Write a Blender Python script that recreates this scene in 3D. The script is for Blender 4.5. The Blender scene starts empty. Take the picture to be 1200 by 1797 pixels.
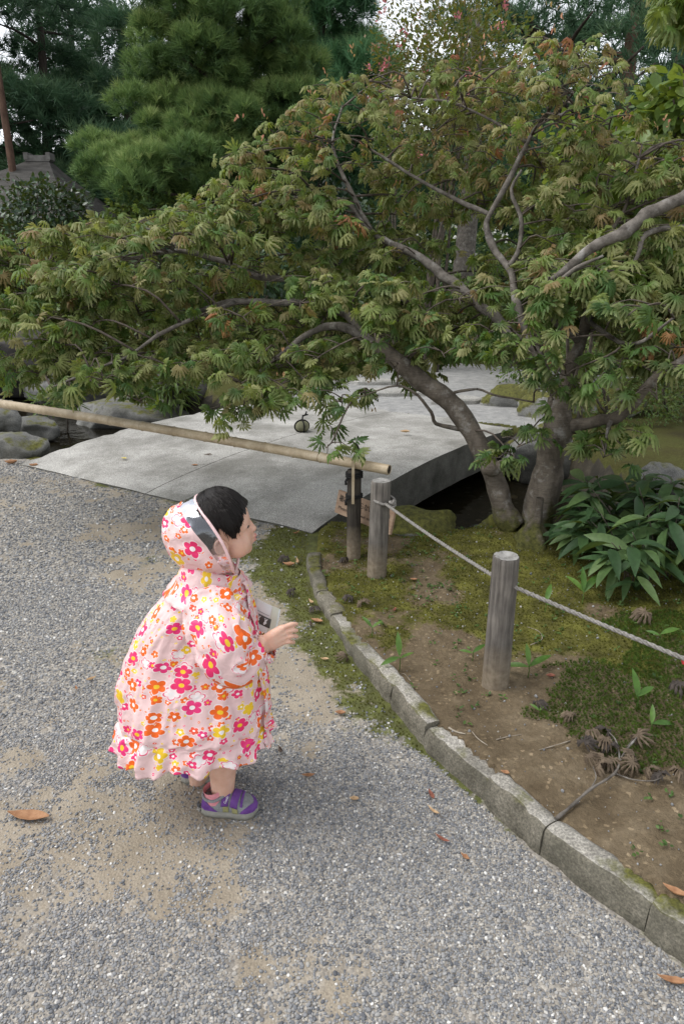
import bpy, bmesh, math, random
import numpy as np
from mathutils import Vector, Matrix

random.seed(11)
rng = np.random.default_rng(11)
SC = bpy.context.scene
COL = SC.collection
R = math.radians

# ------------------------------------------------------------------ camera
FPX, PCX, PCY, HZ, CAMH = 1200.0, 600.0, 898.5, 470.0, 1.35
PITCH = math.atan((PCY - HZ) / FPX)
cam_d = bpy.data.cameras.new('camera')
cam = bpy.data.objects.new('camera', cam_d)
COL.objects.link(cam)
cam.location = (0, 0, CAMH)
cam.rotation_euler = (math.pi / 2 - PITCH, 0, 0)
cam_d.sensor_fit = 'VERTICAL'
cam_d.sensor_height = 36.0
cam_d.sensor_width = 24.0
cam_d.lens = 36.0 * FPX / 1797.0
cam_d.clip_start = 0.05
cam_d.clip_end = 600
SC.camera = cam

# ------------------------------------------------------------------ sky, sun, exposure
SUN_EL, SUN_AZ = R(60), R(-92)          # azimuth from +Y towards +X: the light comes from the upper left
world = bpy.data.worlds.new("World")
SC.world = world
world.use_nodes = True
wn = world.node_tree
wn.nodes.clear()
sky = wn.nodes.new('ShaderNodeTexSky')
sky.sky_type = 'NISHITA'
sky.sun_disc = False
sky.sun_elevation = SUN_EL
sky.sun_rotation = SUN_AZ
sky.air_density = 1.0
sky.dust_density = 1.0
sky.ozone_density = 1.0
hs = wn.nodes.new('ShaderNodeHueSaturation')
hs.inputs['Saturation'].default_value = 0.18
bg = wn.nodes.new('ShaderNodeBackground')
bg.inputs['Strength'].default_value = 0.15
wo = wn.nodes.new('ShaderNodeOutputWorld')
wn.links.new(sky.outputs['Color'], hs.inputs['Color'])
wn.links.new(hs.outputs['Color'], bg.inputs['Color'])
wn.links.new(bg.outputs['Background'], wo.inputs['Surface'])

sun_d = bpy.data.lights.new('sun', 'SUN')
sun_d.energy = 1.1
sun_d.angle = R(34)
sun_d.color = (1.0, 0.97, 0.93)
sun = bpy.data.objects.new('sun', sun_d)
COL.objects.link(sun)
_sd = Vector((math.sin(SUN_AZ) * math.cos(SUN_EL), math.cos(SUN_AZ) * math.cos(SUN_EL), math.sin(SUN_EL)))
sun.rotation_euler = _sd.to_track_quat('Z', 'Y').to_euler()
sun.location = (-4, 3, 12)

SC.view_settings.view_transform = 'Standard'
SC.view_settings.look = 'None'
SC.view_settings.gamma = 1
SC.view_settings.use_curve_mapping = False
SC.view_settings.exposure = 0.95
SC.render.film_transparent = False
SC.cycles.max_bounces = 6
SC.cycles.diffuse_bounces = 3
SC.cycles.glossy_bounces = 2
SC.cycles.transmission_bounces = 4
SC.cycles.transparent_max_bounces = 6

# ------------------------------------------------------------------ helpers
_c, _s = math.cos(PITCH), math.sin(PITCH)
def _ray(px, py):
    a = (px - PCX) / FPX
    b = (py - PCY) / FPX
    return np.array((a, _c - b * _s, -_s - b * _c))
def P(px, py, z=0.0):
    """point on the level z that the photograph shows at px, py"""
    d = _ray(px, py)
    return np.array((0, 0, CAMH)) + d * ((z - CAMH) / d[2])
def D(px, py, Y):
    """point at the distance Y that the photograph shows at px, py"""
    d = _ray(px, py)
    return np.array((0, 0, CAMH)) + d * (Y / d[1])

def _h(ix, iy, iz, seed):
    n = (ix * 374761393 + iy * 668265263 + iz * 1440662683 + seed * 982451653) & 0x7fffffff
    n = ((n ^ (n >> 13)) * 1274126177) & 0x7fffffff
    n = n ^ (n >> 16)
    return (n & 0xffffff) / float(0xffffff)
def vnoise(p, seed=0):
    p = np.atleast_2d(np.asarray(p, float))
    if p.shape[1] == 2:
        p = np.column_stack((p, np.zeros(len(p))))
    i = np.floor(p).astype(np.int64)
    f = p - i
    f = f * f * (3 - 2 * f)
    o = 0
    for dx in (0, 1):
        wx = f[:, 0] if dx else 1 - f[:, 0]
        for dy in (0, 1):
            wy = f[:, 1] if dy else 1 - f[:, 1]
            for dz in (0, 1):
                wz = f[:, 2] if dz else 1 - f[:, 2]
                o = o + wx * wy * wz * _h(i[:, 0] + dx, i[:, 1] + dy, i[:, 2] + dz, seed)
    return o
def fbm(p, oct=4, seed=0):
    p = np.atleast_2d(np.asarray(p, float))
    o, a, t = 0, 1.0, 0.0
    for k in range(oct):
        o = o + a * vnoise(p * 2 ** k, seed + k * 17)
        t += a
        a *= 0.5
    return o / t
def sstep(a, b, x):
    t = np.clip((x - a) / (b - a), 0, 1)
    return t * t * (3 - 2 * t)
def unit(v):
    v = np.asarray(v, float)
    return v / (np.linalg.norm(v, axis=-1, keepdims=True) + 1e-12)

def mesh_np(name, V, Fs, smooth=True, attrs=None, uv=None, mi=None):
    """mesh from arrays; Fs is one (n,k) array or a list of them; uv is per vertex"""
    if isinstance(Fs, np.ndarray):
        Fs = [Fs]
    Fs = [np.asarray(f, np.int32) for f in Fs if len(f)]
    me = bpy.data.meshes.new(name)
    V = np.asarray(V, np.float32)
    me.vertices.add(len(V))
    me.vertices.foreach_set('co', V.ravel())
    loops = np.concatenate([f.ravel() for f in Fs])
    sizes = np.concatenate([np.full(len(f), f.shape[1], np.int32) for f in Fs])
    starts = np.concatenate(([0], np.cumsum(sizes)[:-1])).astype(np.int32)
    me.loops.add(len(loops))
    me.loops.foreach_set('vertex_index', loops)
    me.polygons.add(len(sizes))
    me.polygons.foreach_set('loop_start', starts)
    me.polygons.foreach_set('use_smooth', np.full(len(sizes), smooth, bool))
    if mi is not None:
        me.polygons.foreach_set('material_index', np.asarray(mi, np.int32))
    for k, a in (attrs or {}).items():
        at = me.attributes.new(k, 'FLOAT', 'POINT')
        at.data.foreach_set('value', np.asarray(a, np.float32))
    if uv is not None:
        l = me.uv_layers.new(name='UVMap')
        l.data.foreach_set('uv', np.asarray(uv, np.float32)[loops].ravel())
    me.update(calc_edges=True)
    me.validate()
    return me

def link(name, me, mat=None, parent=None, loc=None):
    o = bpy.data.objects.new(name, me)
    COL.objects.link(o)
    if me is not None and mat is not None:
        for m in (mat if isinstance(mat, (list, tuple)) else [mat]):
            if not me.materials or m.name not in [q.name for q in me.materials]:
                me.materials.append(m)
    if parent is not None:
        o.parent = parent
    if loc is not None:
        o.location = tuple(float(q) for q in loc)
    return o
def tag(o, label, cat, group=None, kind=None):
    o['label'] = label
    o['category'] = cat
    if group: o['group'] = group
    if kind: o['kind'] = kind
    return o
def structure(o):
    o['kind'] = 'structure'
    return o
def stuff(o):
    o['kind'] = 'stuff'
    return o
def empty(name, loc, label, cat, group=None, rz=0.0):
    o = bpy.data.objects.new(name, None)
    COL.objects.link(o)
    o.empty_display_size = 0.05
    o.location = tuple(float(q) for q in loc)
    o.rotation_euler = (0, 0, rz)
    return tag(o, label, cat, group)
def copy_tree(o, parent=None):
    c = o.copy()
    COL.objects.link(c)
    c.parent = parent
    for ch in [q for q in bpy.data.objects if q.parent == o]:
        copy_tree(ch, c)
    return c

class MB:
    """collects shapes, becomes one mesh"""
    def __init__(s):
        s.V, s.F, s.n, s.A, s.U = [], {}, 0, [], []
    def add(s, V, F, a=None, uv=None):
        V = np.asarray(V, float)
        if isinstance(F, np.ndarray): F = [F]
        for f in F:
            f = np.asarray(f, int)
            if len(f): s.F.setdefault(f.shape[1], []).append(f + s.n)
        s.V.append(V)
        s.A.append(np.broadcast_to(np.asarray(0.0 if a is None else a, float), (len(V),)))
        s.U.append(np.zeros((len(V), 2)) if uv is None else np.asarray(uv, float))
        s.n += len(V)
        return s
    def box(s, c, size, rot=None, a=None):
        x, y, z = np.asarray(size, float) / 2
        V = np.array([(i * x, j * y, k * z) for i in (-1, 1) for j in (-1, 1) for k in (-1, 1)])
        if rot is not None: V = V @ np.asarray(rot).T
        F = np.array([(0, 1, 3, 2), (4, 6, 7, 5), (0, 4, 5, 1), (2, 3, 7, 6), (0, 2, 6, 4), (1, 5, 7, 3)])
        return s.add(V + np.asarray(c, float), F, a)
    def tube(s, path, rad, sides=8, cap=True, a=None, rough=0.0, seed=0, flat=1.0):
        p = np.asarray(path, float)
        n = len(p)
        r = np.broadcast_to(np.asarray(rad, float), (n,))
        t = unit(np.gradient(p, axis=0))
        u = np.cross(t[0], (0, 0, 1.0) if abs(t[0][2]) < .9 else (1.0, 0, 0))
        u = unit(u)
        V, UV = [], []
        th = np.linspace(0, 2 * math.pi, sides, endpoint=False)
        L = 0
        for i in range(n):
            u = unit(u - t[i] * np.dot(u, t[i]))
            w = np.cross(t[i], u)
            if i: L += np.linalg.norm(p[i] - p[i - 1])
            ring = p[i] + r[i] * (np.cos(th)[:, None] * u + flat * np.sin(th)[:, None] * w)
            V.append(ring)
            UV.append(np.column_stack((th * r.mean(), np.full(sides, L))))
        V = np.concatenate(V); UV = np.concatenate(UV)
        if rough:
            cc = np.repeat(p, sides, 0)
            V = cc + (V - cc) * (1 + rough * (fbm(V * (0.35 / r.mean()), 3, seed) - .5) * 2)[:, None]
        i, j = np.meshgrid(np.arange(n - 1), np.arange(sides), indexing='ij')
        a0 = (i * sides + j).ravel(); a1 = (i * sides + (j + 1) % sides).ravel()
        F = [np.column_stack((a0, a1, a1 + sides, a0 + sides))]
        if cap:
            V = np.vstack((V, p[0], p[-1])); UV = np.vstack((UV, (0, 0), (0, L)))
            k = np.arange(sides)
            F.append(np.concatenate((np.column_stack(((k + 1) % sides, k, np.full(sides, n * sides))),
                     np.column_stack((k + (n - 1) * sides, (k + 1) % sides + (n - 1) * sides, np.full(sides, n * sides + 1))))))
        return s.add(V, F, a, UV)
    def ell(s, c, r, rot=None, seg=16, rings=10, a=None):
        r = np.broadcast_to(np.asarray(r, float), (3,))
        th = np.linspace(0, 2 * math.pi, seg, endpoint=False)
        ph = np.linspace(0, math.pi, rings + 1)[1:-1]
        V = [np.array([(0, 0, 1.0)])]
        for q in ph:
            V.append(np.column_stack((np.sin(q) * np.cos(th), np.sin(q) * np.sin(th), np.full(seg, math.cos(q)))))
        V.append(np.array([(0, 0, -1.0)]))
        V = np.concatenate(V) * r
        if rot is not None: V = V @ np.asarray(rot).T
        F4, F3 = [], []
        for i in range(rings - 2):
            for j in range(seg):
                b = 1 + i * seg
                F4.append((b + j, b + seg + j, b + seg + (j + 1) % seg, b + (j + 1) % seg))
        last = len(V) - 1
        for j in range(seg):
            F3.append((0, 1 + j, 1 + (j + 1) % seg))
            F3.append((last, last - seg + (j + 1) % seg, last - seg + j))
        return s.add(V + np.asarray(c, float), [np.array(F4), np.array(F3)], a)
    def lathe(s, prof, c=(0, 0, 0), seg=20, a=None):
        prof = np.asarray(prof, float)
        th = np.linspace(0, 2 * math.pi, seg, endpoint=False)
        V = np.concatenate([np.column_stack((r * np.cos(th), r * np.sin(th), np.full(seg, z))) for r, z in prof])
        n = len(prof)
        i, j = np.meshgrid(np.arange(n - 1), np.arange(seg), indexing='ij')
        a0 = (i * seg + j).ravel(); a1 = (i * seg + (j + 1) % seg).ravel()
        return s.add(V + np.asarray(c, float), np.column_stack((a0, a1, a1 + seg, a0 + seg)), a)
    def grid(s, G, a=None, uv=None, closed=False):
        """G is (n,m,3)"""
        n, m = G.shape[:2]
        i, j = np.meshgrid(np.arange(n - 1), np.arange(m if closed else m - 1), indexing='ij')
        a0 = (i * m + j).ravel(); a1 = (i * m + (j + 1) % m).ravel()
        return s.add(G.reshape(-1, 3), np.column_stack((a0, a1, a1 + m, a0 + m)), a, None if uv is None else uv.reshape(-1, 2))
    def mesh(s, name, smooth=True, uv=False, at=True):
        V = np.concatenate(s.V)
        return mesh_np(name, V, [np.concatenate(f) for f in s.F.values()], smooth,
                       {'rnd': np.concatenate(s.A)} if at else None, np.concatenate(s.U) if uv else None)
    def build(s, name, mat, parent=None, smooth=True, uv=False, loc=None):
        return link(name, s.mesh(name, smooth, uv), mat, parent, loc)

def frames(axis, normal):
    """rotation matrices whose Y column is the axis and Z column the normal"""
    y = unit(axis)
    z = unit(normal - y * np.sum(normal * y, -1, keepdims=True))
    x = np.cross(y, z)
    return np.stack((x, y, z), -1)
def scatter(tv, tf, pos, rot, scale, rnd, rad=None):
    """copies of one small template as arrays"""
    k, n = len(tv), len(pos)
    sc = np.asarray(scale, float)
    sc = sc[:, None, None] if sc.ndim == 1 else sc[:, None, :]
    V = np.einsum('nij,nkj->nki', rot, tv[None] * sc) + pos[:, None, :]
    F = tf[None] + (np.arange(n) * k)[:, None, None]
    at = {'rnd': np.repeat(rnd, k)}
    if rad is not None: at['rad'] = np.tile(rad, n)
    return V.reshape(-1, 3), F.reshape(-1, tf.shape[1]), at
def smooth_path(pts, n, rad=None):
    """Catmull-Rom through the points; radii follow"""
    p = np.asarray(pts, float)
    q = np.vstack((2 * p[0] - p[1], p, 2 * p[-1] - p[-2]))
    t = np.linspace(0, len(p) - 1 - 1e-6, n)
    i = t.astype(int); f = (t - i)[:, None]
    a, b, c, d = q[i], q[i + 1], q[i + 2], q[i + 3]
    o = .5 * ((2 * b) + (c - a) * f + (2 * a - 5 * b + 4 * c - d) * f ** 2 + (3 * b - a - 3 * c + d) * f ** 3)
    if rad is None: return o
    return o, np.interp(t, np.arange(len(p)), rad)

# ------------------------------------------------------------------ material helpers
def nd(nt, typ, ins=None, **props):
    n = nt.nodes.new('ShaderNode' + typ)
    for k, v in props.items(): setattr(n, k, v)
    for k, v in (ins or {}).items():
        if isinstance(v, bpy.types.NodeSocket): nt.links.new(v, n.inputs[k])
        else: n.inputs[k].default_value = v
    return n
def rgba(c): return (c[0], c[1], c[2], 1.0)
def mx(nt, f, a, b, mode='MIX'):
    n = nt.nodes.new('ShaderNodeMix'); n.data_type = 'RGBA'; n.blend_type = mode; n.clamp_factor = True
    for i, v in ((0, f), (6, a), (7, b)):
        if isinstance(v, bpy.types.NodeSocket): nt.links.new(v, n.inputs[i])
        else: n.inputs[i].default_value = v if i == 0 else rgba(v)
    return n.outputs[2]
def mt(nt, op, a, b=0.0, c=0.0, clamp=False):
    n = nt.nodes.new('ShaderNodeMath'); n.operation = op; n.use_clamp = clamp
    for i, v in enumerate((a, b, c)):
        if isinstance(v, bpy.types.NodeSocket): nt.links.new(v, n.inputs[i])
        else: n.inputs[i].default_value = v
    return n.outputs[0]
def ramp(nt, fac, stops, interp='LINEAR'):
    n = nt.nodes.new('ShaderNodeValToRGB'); n.color_ramp.interpolation = interp
    e = n.color_ramp.elements
    while len(e) > 1: e.remove(e[-1])
    for i, (p, c) in enumerate(stops):
        q = e[0] if i == 0 else e.new(p)
        q.position = p; q.color = rgba(c) if not isinstance(c, (int, float)) else (c, c, c, 1)
    nt.links.new(fac, n.inputs[0])
    return n.outputs[0]
def coords(nt, kind='Object', scale=(1, 1, 1)):
    tc = nd(nt, 'TexCoord')
    mp = nd(nt, 'Mapping', {'Vector': tc.outputs[kind], 'Scale': scale})
    return mp.outputs[0]
def noise(nt, vec, scale, detail=4, rough=.55, dist=0.0):
    return nd(nt, 'TexNoise', {'Vector': vec, 'Scale': scale, 'Detail': detail, 'Roughness': rough, 'Distortion': dist}).outputs['Fac']
def newmat(name):
    m = bpy.data.materials.new(name); m.use_nodes = True
    m.node_tree.nodes.clear()
    return m, m.node_tree
def finish(m, nt, color, rough=.8, bump=None, bstr=.3, bdist=.01, spec=.3, sss=0, extra=None):
    b = nd(nt, 'BsdfPrincipled')
    for k, v in (('Base Color', color), ('Roughness', rough), ('Specular IOR Level', spec)):
        if isinstance(v, bpy.types.NodeSocket): nt.links.new(v, b.inputs[k])
        else: b.inputs[k].default_value = rgba(v) if k == 'Base Color' else v
    if bump is not None:
        bn = nd(nt, 'Bump', {'Height': bump, 'Strength': bstr, 'Distance': bdist})
        nt.links.new(bn.outputs[0], b.inputs['Normal'])
    if sss:
        b.inputs['Subsurface Weight'].default_value = sss
        b.inputs['Subsurface Radius'].default_value = (.012, .005, .003)
        b.inputs['Subsurface Scale'].default_value = .5
    out = nd(nt, 'OutputMaterial')
    nt.links.new(b.outputs[0], out.inputs[0])
    return m
def attr(nt, name, kind='GEOMETRY'):
    return nd(nt, 'Attribute', attribute_name=name, attribute_type=kind).outputs['Fac']
def simple(name, stops, scale=8, detail=5, rough=.8, bstr=.3, bdist=.01, spec=.3, cscale=(1, 1, 1), kind='Object', fine=0, dist=0.0):
    m, nt = newmat(name)
    v = coords(nt, kind, cscale)
    f = noise(nt, v, scale, detail, .6, dist)
    col = ramp(nt, f, stops)
    h = f
    if fine:
        g = noise(nt, v, fine, 3, .6)
        col = mx(nt, .55, col, ramp(nt, g, [(.3, (.35, .35, .35)), (.7, (1., 1., 1.))]), 'MULTIPLY')
        h = mt(nt, 'ADD', f, mt(nt, 'MULTIPLY', g, .4))
    return finish(m, nt, col, rough, h, bstr, bdist, spec)
def leafmat(name, stops, rough=.5, trans=.25, spec=.35, tip=None, glow=.35):
    """leaf: colour by a per-leaf random number plus the object's own; some light passes through"""
    m, nt = newmat(name)
    r = mt(nt, 'FRACT', mt(nt, 'ADD', attr(nt, 'rnd'), nd(nt, 'ObjectInfo').outputs['Random']))
    col = ramp(nt, r, stops)
    if tip:
        rad = attr(nt, 'rad')
        w = mt(nt, 'MULTIPLY', mt(nt, 'POWER', rad, 1.3), mt(nt, 'FRACT', mt(nt, 'MULTIPLY', r, 7.31)))
        col = mx(nt, w, col, tip)
    pos = nd(nt, 'NewGeometry').outputs['Position']
    n = noise(nt, pos, 60, 2)
    col = mx(nt, .5, col, ramp(nt, n, [(.3, (.55, .55, .55)), (.7, (1.25, 1.25, 1.2))]), 'MULTIPLY')
    b = nd(nt, 'BsdfPrincipled', {'Base Color': col, 'Roughness': rough, 'Specular IOR Level': spec})
    t = nd(nt, 'BsdfTranslucent', {'Color': mx(nt, glow, col, (.42, .48, .03)) if glow else col})
    ms = nd(nt, 'MixShader', {0: trans, 1: b.outputs[0], 2: t.outputs[0]})
    nt.links.new(ms.outputs[0], nd(nt, 'OutputMaterial').inputs[0])
    return m
# ------------------------------------------------------------------ ground
def uvb(x, y):                                   # across / along the bridge
    return .83 * x - .555 * y, .555 * x + .832 * y
KERB = np.array([(1.06, .52), (0.702, 1.009), (0.48, 1.291), (0.376, 1.471), (0.239, 1.692), (0.166, 1.875), (0.025, 2.204),
                 (-0.046, 2.44), (-0.119, 2.667), (-0.165, 2.964), (-.17, 3.45), (-.10, 3.6), (-.1, 4.5)])
KERB0 = np.vstack(((3.2, -2.4), KERB))
def kerb_d(x, y):
    """signed distance to the kerb line, positive on the planted side, and position along it"""
    p = np.column_stack((np.ravel(x), np.ravel(y)))
    best = np.full(len(p), 1e9); sg = np.ones(len(p)); pos = np.zeros(len(p))
    L = 0
    for a, b in zip(KERB0[:-1], KERB0[1:]):
        d = b - a; l = np.linalg.norm(d)
        t = np.clip(((p - a) @ d) / l ** 2, 0, 1)
        q = a + t[:, None] * d
        e = p - q
        dd = np.hypot(e[:, 0], e[:, 1])
        cr = d[0] * e[:, 1] - d[1] * e[:, 0]
        m = dd < best
        best = np.where(m, dd, best); sg = np.where(m, np.where(cr < 0, 1, -1), sg); pos = np.where(m, L + t * l, pos)
        L += l
    return (best * sg).reshape(np.shape(x)), pos.reshape(np.shape(x))
def v_near(u): return np.interp(u, (-9, -5, -4.4, -2.1, -1.7, -.9, .2, 3), (3.3, 3.0, 3.05, 3.05, 3.2, 3.42, 3.7, 4))
def v_far(u): return np.interp(u, (-9, -2.0, -1.4, -.8, 2), (5.75, 5.75, 5.4, 4.8, 4.6))
def kerb_top(y): return np.interp(y, (.5, 1.3, 1.9, 2.4, 2.9, 3.3), (.09, .085, .075, .055, .035, .02))
WATER_Z = -.32
SAND = [(300, 960, .30, .9), (240, 1000, .25, .6), (230, 915, .35, .7), (340, 1450, .16, .9), (60, 1330, .22, .6), (130, 1480, .2, .5), (500, 1700, .14, .7),
        (470, 1550, .14, .7), (330, 1640, .15, .5), (20, 1760, .2, .8), (520, 1230, .13, .8), (640, 1800, .12, .6), (560, 1760, .1, .5),
        (250, 1380, .12, .6), (150, 1300, .2, .4), (470, 1060, .15, .6),
        (900, 1620, .35, -1.2), (760, 1450, .3, -1.2), (620, 1350, .2, -.7), (80, 1080, .6, -.35), (1050, 1800, .4, -1.0)]
def path_fields(x, y):
    p = np.column_stack((x.ravel(), y.ravel()))
    s = (fbm(p * 3.1, 5, 3) - .5) * 1.9 + (fbm(p * 11, 3, 5) - .5) * 1.7 - .10
    for px, py, r, w in SAND:
        c = P(px, py)
        s += .42 * w * np.exp(-((p[:, 0] - c[0]) ** 2 + (p[:, 1] - c[1]) ** 2) / (2 * r * r))
    kd, ks = kerb_d(p[:, 0], p[:, 1])
    yy = p[:, 1]
    m = sstep(.34, .02, -kd) * sstep(1.35, 1.95, yy) * (.92 + .35 * sstep(2.2, 2.8, yy))
    m += .9 * np.exp(-(((p[:, 0] + .35) / .42) ** 2 + ((yy - 3.15) / .28) ** 2))
    s += .75 * sstep(.50, .22, -kd) * sstep(1.45, 1.9, yy) * sstep(3.3, 2.9, yy) * (.45 + 1.1 * fbm(p * 6, 3, 13))
    u, v = uvb(p[:, 0], yy)
    m += .75 * np.exp(-((v - 2.72) / .07) ** 2) * sstep(-4.6, -3.6, u)
    c = P(215, 1130); m += .45 * np.exp(-(((p[:, 0] - c[0]) / .25) ** 2 + ((yy - c[1]) / .4) ** 2))
    c = P(270, 985); m += .55 * np.exp(-(((p[:, 0] - c[0]) / .16) ** 2 + ((yy - c[1]) / .12) ** 2))
    m += .75 * np.exp(-(kd / .022) ** 2)
    m = m * (.20 + 1.45 * fbm(p * 7, 4, 9)) + (fbm(p * 30, 3, 8) - .5) * .55 - .12
    return np.clip(s, 0, 1).reshape(x.shape), np.clip(m, 0, 1).reshape(x.shape), kd.reshape(x.shape)
def ground_z(x, y):
    x = np.asarray(x, float); y = np.asarray(y, float)
    kd, ks = kerb_d(x, y)
    u, v = uvb(x, y)
    p = np.column_stack((x.ravel(), y.ravel()))
    zp = (fbm(p * 2.2, 3, 21).reshape(x.shape) - .5) * .015
    zb = kerb_top(y) - .008 + .05 * sstep(.1, 1.2, kd) + (fbm(p * 4, 4, 23).reshape(x.shape) - .5) * .05 + (fbm(p * 18, 3, 29).reshape(x.shape) - .5) * .018
    zb += .07 * np.exp(-((x - .95) ** 2 + (y - 3.2) ** 2) / .10)
    z = np.where(kd > 0.045, zb, zp)
    for bx, by in ((.49, 1.90), (.155, 2.74), (.07, 3.06)):
        zb = zb + .016 * np.exp(-((x - bx) ** 2 + (y - by) ** 2) / .0075)
    far = .04 + (fbm(p * .5, 4, 31).reshape(x.shape) - .4) * .5 * sstep(9, 20, y) + (fbm(p * 3, 3, 33).reshape(x.shape) - .5) * .05
    vf, vn = v_far(u), v_near(u)
    on = sstep(vf - .1, vf + .5, v)
    z = z * (1 - on) + far * on
    # keep the far path level
    pth = sstep(-4.9, -4.6, u) * sstep(-1.7, -2.0, u) * sstep(5.6, 5.9, v) * sstep(9.6, 9.2, v)
    z = z * (1 - pth) + .03 * pth
    w = (fbm(p * 2.5, 3, 41).reshape(x.shape) - .5) * .3
    c = sstep(vn - .16 + w * .5, vn + .22 + w * .5, v) * (1 - sstep(vf - .3 + w, vf + .12 + w, v))
    return z - c * (.50 + .1 * (fbm(p * 6, 3, 43).reshape(x.shape) - .5))

xs = np.concatenate((np.linspace(-90, -12, 27), np.linspace(-11.7, -3.0, 45), np.linspace(-2.9, -1.5, 40), np.arange(-1.48, 1.6, .0165), np.linspace(1.62, 3.2, 55), np.linspace(3.3, 12, 45), np.linspace(13, 90, 25)))
ys = np.concatenate((np.linspace(-12, .3, 14), np.arange(.5, 3.7, .0165), np.linspace(3.72, 6.2, 84), np.linspace(6.25, 12, 72), np.linspace(12.3, 40, 50), np.linspace(42, 260, 26)))
GX, GY = np.meshgrid(xs, ys, indexing='ij')
GZ = ground_z(GX, GY)
sand, pmoss, gkd = path_fields(GX, GY)
gp = np.column_stack((GX.ravel(), GY.ravel()))
bm_ = (fbm(gp * 5, 5, 51).reshape(GX.shape) - .5) * 2.2 + .18 + .5 * sstep(1.7, 2.6, GY) + .35 * sstep(.25, .8, gkd) - .75 * sstep(.6, .1, gkd) * sstep(2.5, 1.9, GY)
bm_ = np.clip(bm_, 0, 1)
gu, gv = uvb(GX, GY)
n_, m_ = GX.shape
I, J = np.meshgrid(np.arange(n_ - 1), np.arange(m_ - 1), indexing='ij')
a0 = (I * m_ + J).ravel()
GF = np.column_stack((a0, a0 + m_, a0 + m_ + 1, a0 + 1))
fc = lambda A: A.ravel()[GF].mean(1)
fu, fv, fk, fx, fy = fc(gu), fc(gv), fc(gkd), fc(GX), fc(GY)
vn_f, vf_f = v_near(fu), v_far(fu)
reg = np.where((fk > 0.035), 1, 0)
reg = np.where(fv > vn_f - .05, 2, reg)
reg = np.where(fv > vf_f, 3, reg)
reg = np.where((fv > 5.8) & (fv < 9.4) & (fu > -4.8) & (fu < -1.85), 4, reg)
reg = np.where((fk < 0.02) & (fv > 2.82) & (reg == 0), 1, reg)
GV = np.column_stack((GX.ravel(), GY.ravel(), GZ.ravel()))
def region(name, r, mat, mossA):
    f = GF[reg == r]
    ids, inv = np.unique(f, return_inverse=True)
    me = mesh_np(name, GV[ids], inv.reshape(f.shape), True, {'sand': sand.ravel()[ids], 'moss': mossA.ravel()[ids]})
    return structure(link(name, me, mat))

def path_mat(name, fresh):
    m, nt = newmat(name)
    v = coords(nt, 'Object')
    vor = nd(nt, 'TexVoronoi', {'Vector': v, 'Scale': 150.0}, feature='F1')
    cell = vor.outputs['Color']
    grit = ramp(nt, nd(nt, 'SeparateColor', {0: cell}).outputs[0], [(0, (.10, .105, .115)), (.35, (.20, .205, .212)), (.7, (.33, .32, .30)), (1, (.58, .56, .52))])
    dust = ramp(nt, noise(nt, v, 7, 5), [(.3, (.26, .22, .165)), (.7, (.35, .305, .24))])
    fine = noise(nt, v, 260, 2)
    dust = mx(nt, .5, dust, ramp(nt, fine, [(.3, (.6, .6, .6)), (.7, (1.2, 1.2, 1.2))]), 'MULTIPLY')
    s = attr(nt, 'sand')
    n2 = noise(nt, v, 40, 4)
    sm = mt(nt, 'SMOOTHSTEP' if False else 'ADD', s, mt(nt, 'MULTIPLY', mt(nt, 'SUBTRACT', n2, .5), .9), clamp=True)
    gm = mx(nt, .5, grit, dust)
    base = mx(nt, ramp(nt, sm, [(.2, 0.), (.55, 1.)]), grit if fresh else gm, dust)
    mo = mt(nt, 'ADD', attr(nt, 'moss'), mt(nt, 'MULTIPLY', mt(nt, 'SUBTRACT', noise(nt, v, 55, 4), .5), .8), clamp=True)
    mc = ramp(nt, noise(nt, v, 18, 4), [(.25, (.045, .045, .014)), (.5, (.075, .085, .018)), (.75, (.13, .15, .03))])
    mm = ramp(nt, mo, [(.36, 0.), (.62, .92)])
    col = mx(nt, mm, base, mc)
    hgt = mt(nt, 'SUBTRACT', mt(nt, 'ADD', mt(nt, 'MULTIPLY', fine, .3), noise(nt, v, 50, 4)), mt(nt, 'MULTIPLY', vor.outputs['Distance'], .8))
    return finish(m, nt, col, .9, hgt, .5, .006, .2)
M_PATH = path_mat('gravel_path_surface', False)
def bed_mat():
    m, nt = newmat('mossy_soil')
    v = coords(nt, 'Object')
    soil = ramp(nt, noise(nt, v, 9, 6, .65), [(.25, (.095, .070, .042)), (.5, (.155, .118, .074)), (.75, (.225, .178, .118))])
    vor = nd(nt, 'TexVoronoi', {'Vector': v, 'Scale': 110.0})
    grit = ramp(nt, nd(nt, 'SeparateColor', {0: vor.outputs['Color']}).outputs[1], [(.0, (.75, .75, .75)), (.9, (1, 1, 1)), (.97, (1.25, 1.25, 1.22)), (.99, (1.9, 1.9, 1.9))])
    soil = mx(nt, .8, soil, grit, 'MULTIPLY')
    mo = mt(nt, 'ADD', attr(nt, 'moss'), mt(nt, 'MULTIPLY', mt(nt, 'SUBTRACT', noise(nt, v, 34, 5, .65), .5), 1.1), clamp=True)
    mc = ramp(nt, noise(nt, v, 14, 5), [(.25, (.042, .042, .014)), (.5, (.105, .102, .025)), (.75, (.19, .19, .042))])
    mc = mx(nt, .7, mc, ramp(nt, noise(nt, v, 240, 2), [(.3, (.45, .45, .45)), (.7, (1.35, 1.35, 1.3))]), 'MULTIPLY')
    col = mx(nt, ramp(nt, mo, [(.38, 0.), (.66, .95)]), soil, mc)
    h = mt(nt, 'ADD', noise(nt, v, 60, 5, .7), mt(nt, 'MULTIPLY', noise(nt, v, 230, 2), .5))
    return finish(m, nt, col, .95, h, .8, .012, .1)
M_BED = bed_mat()
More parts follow.
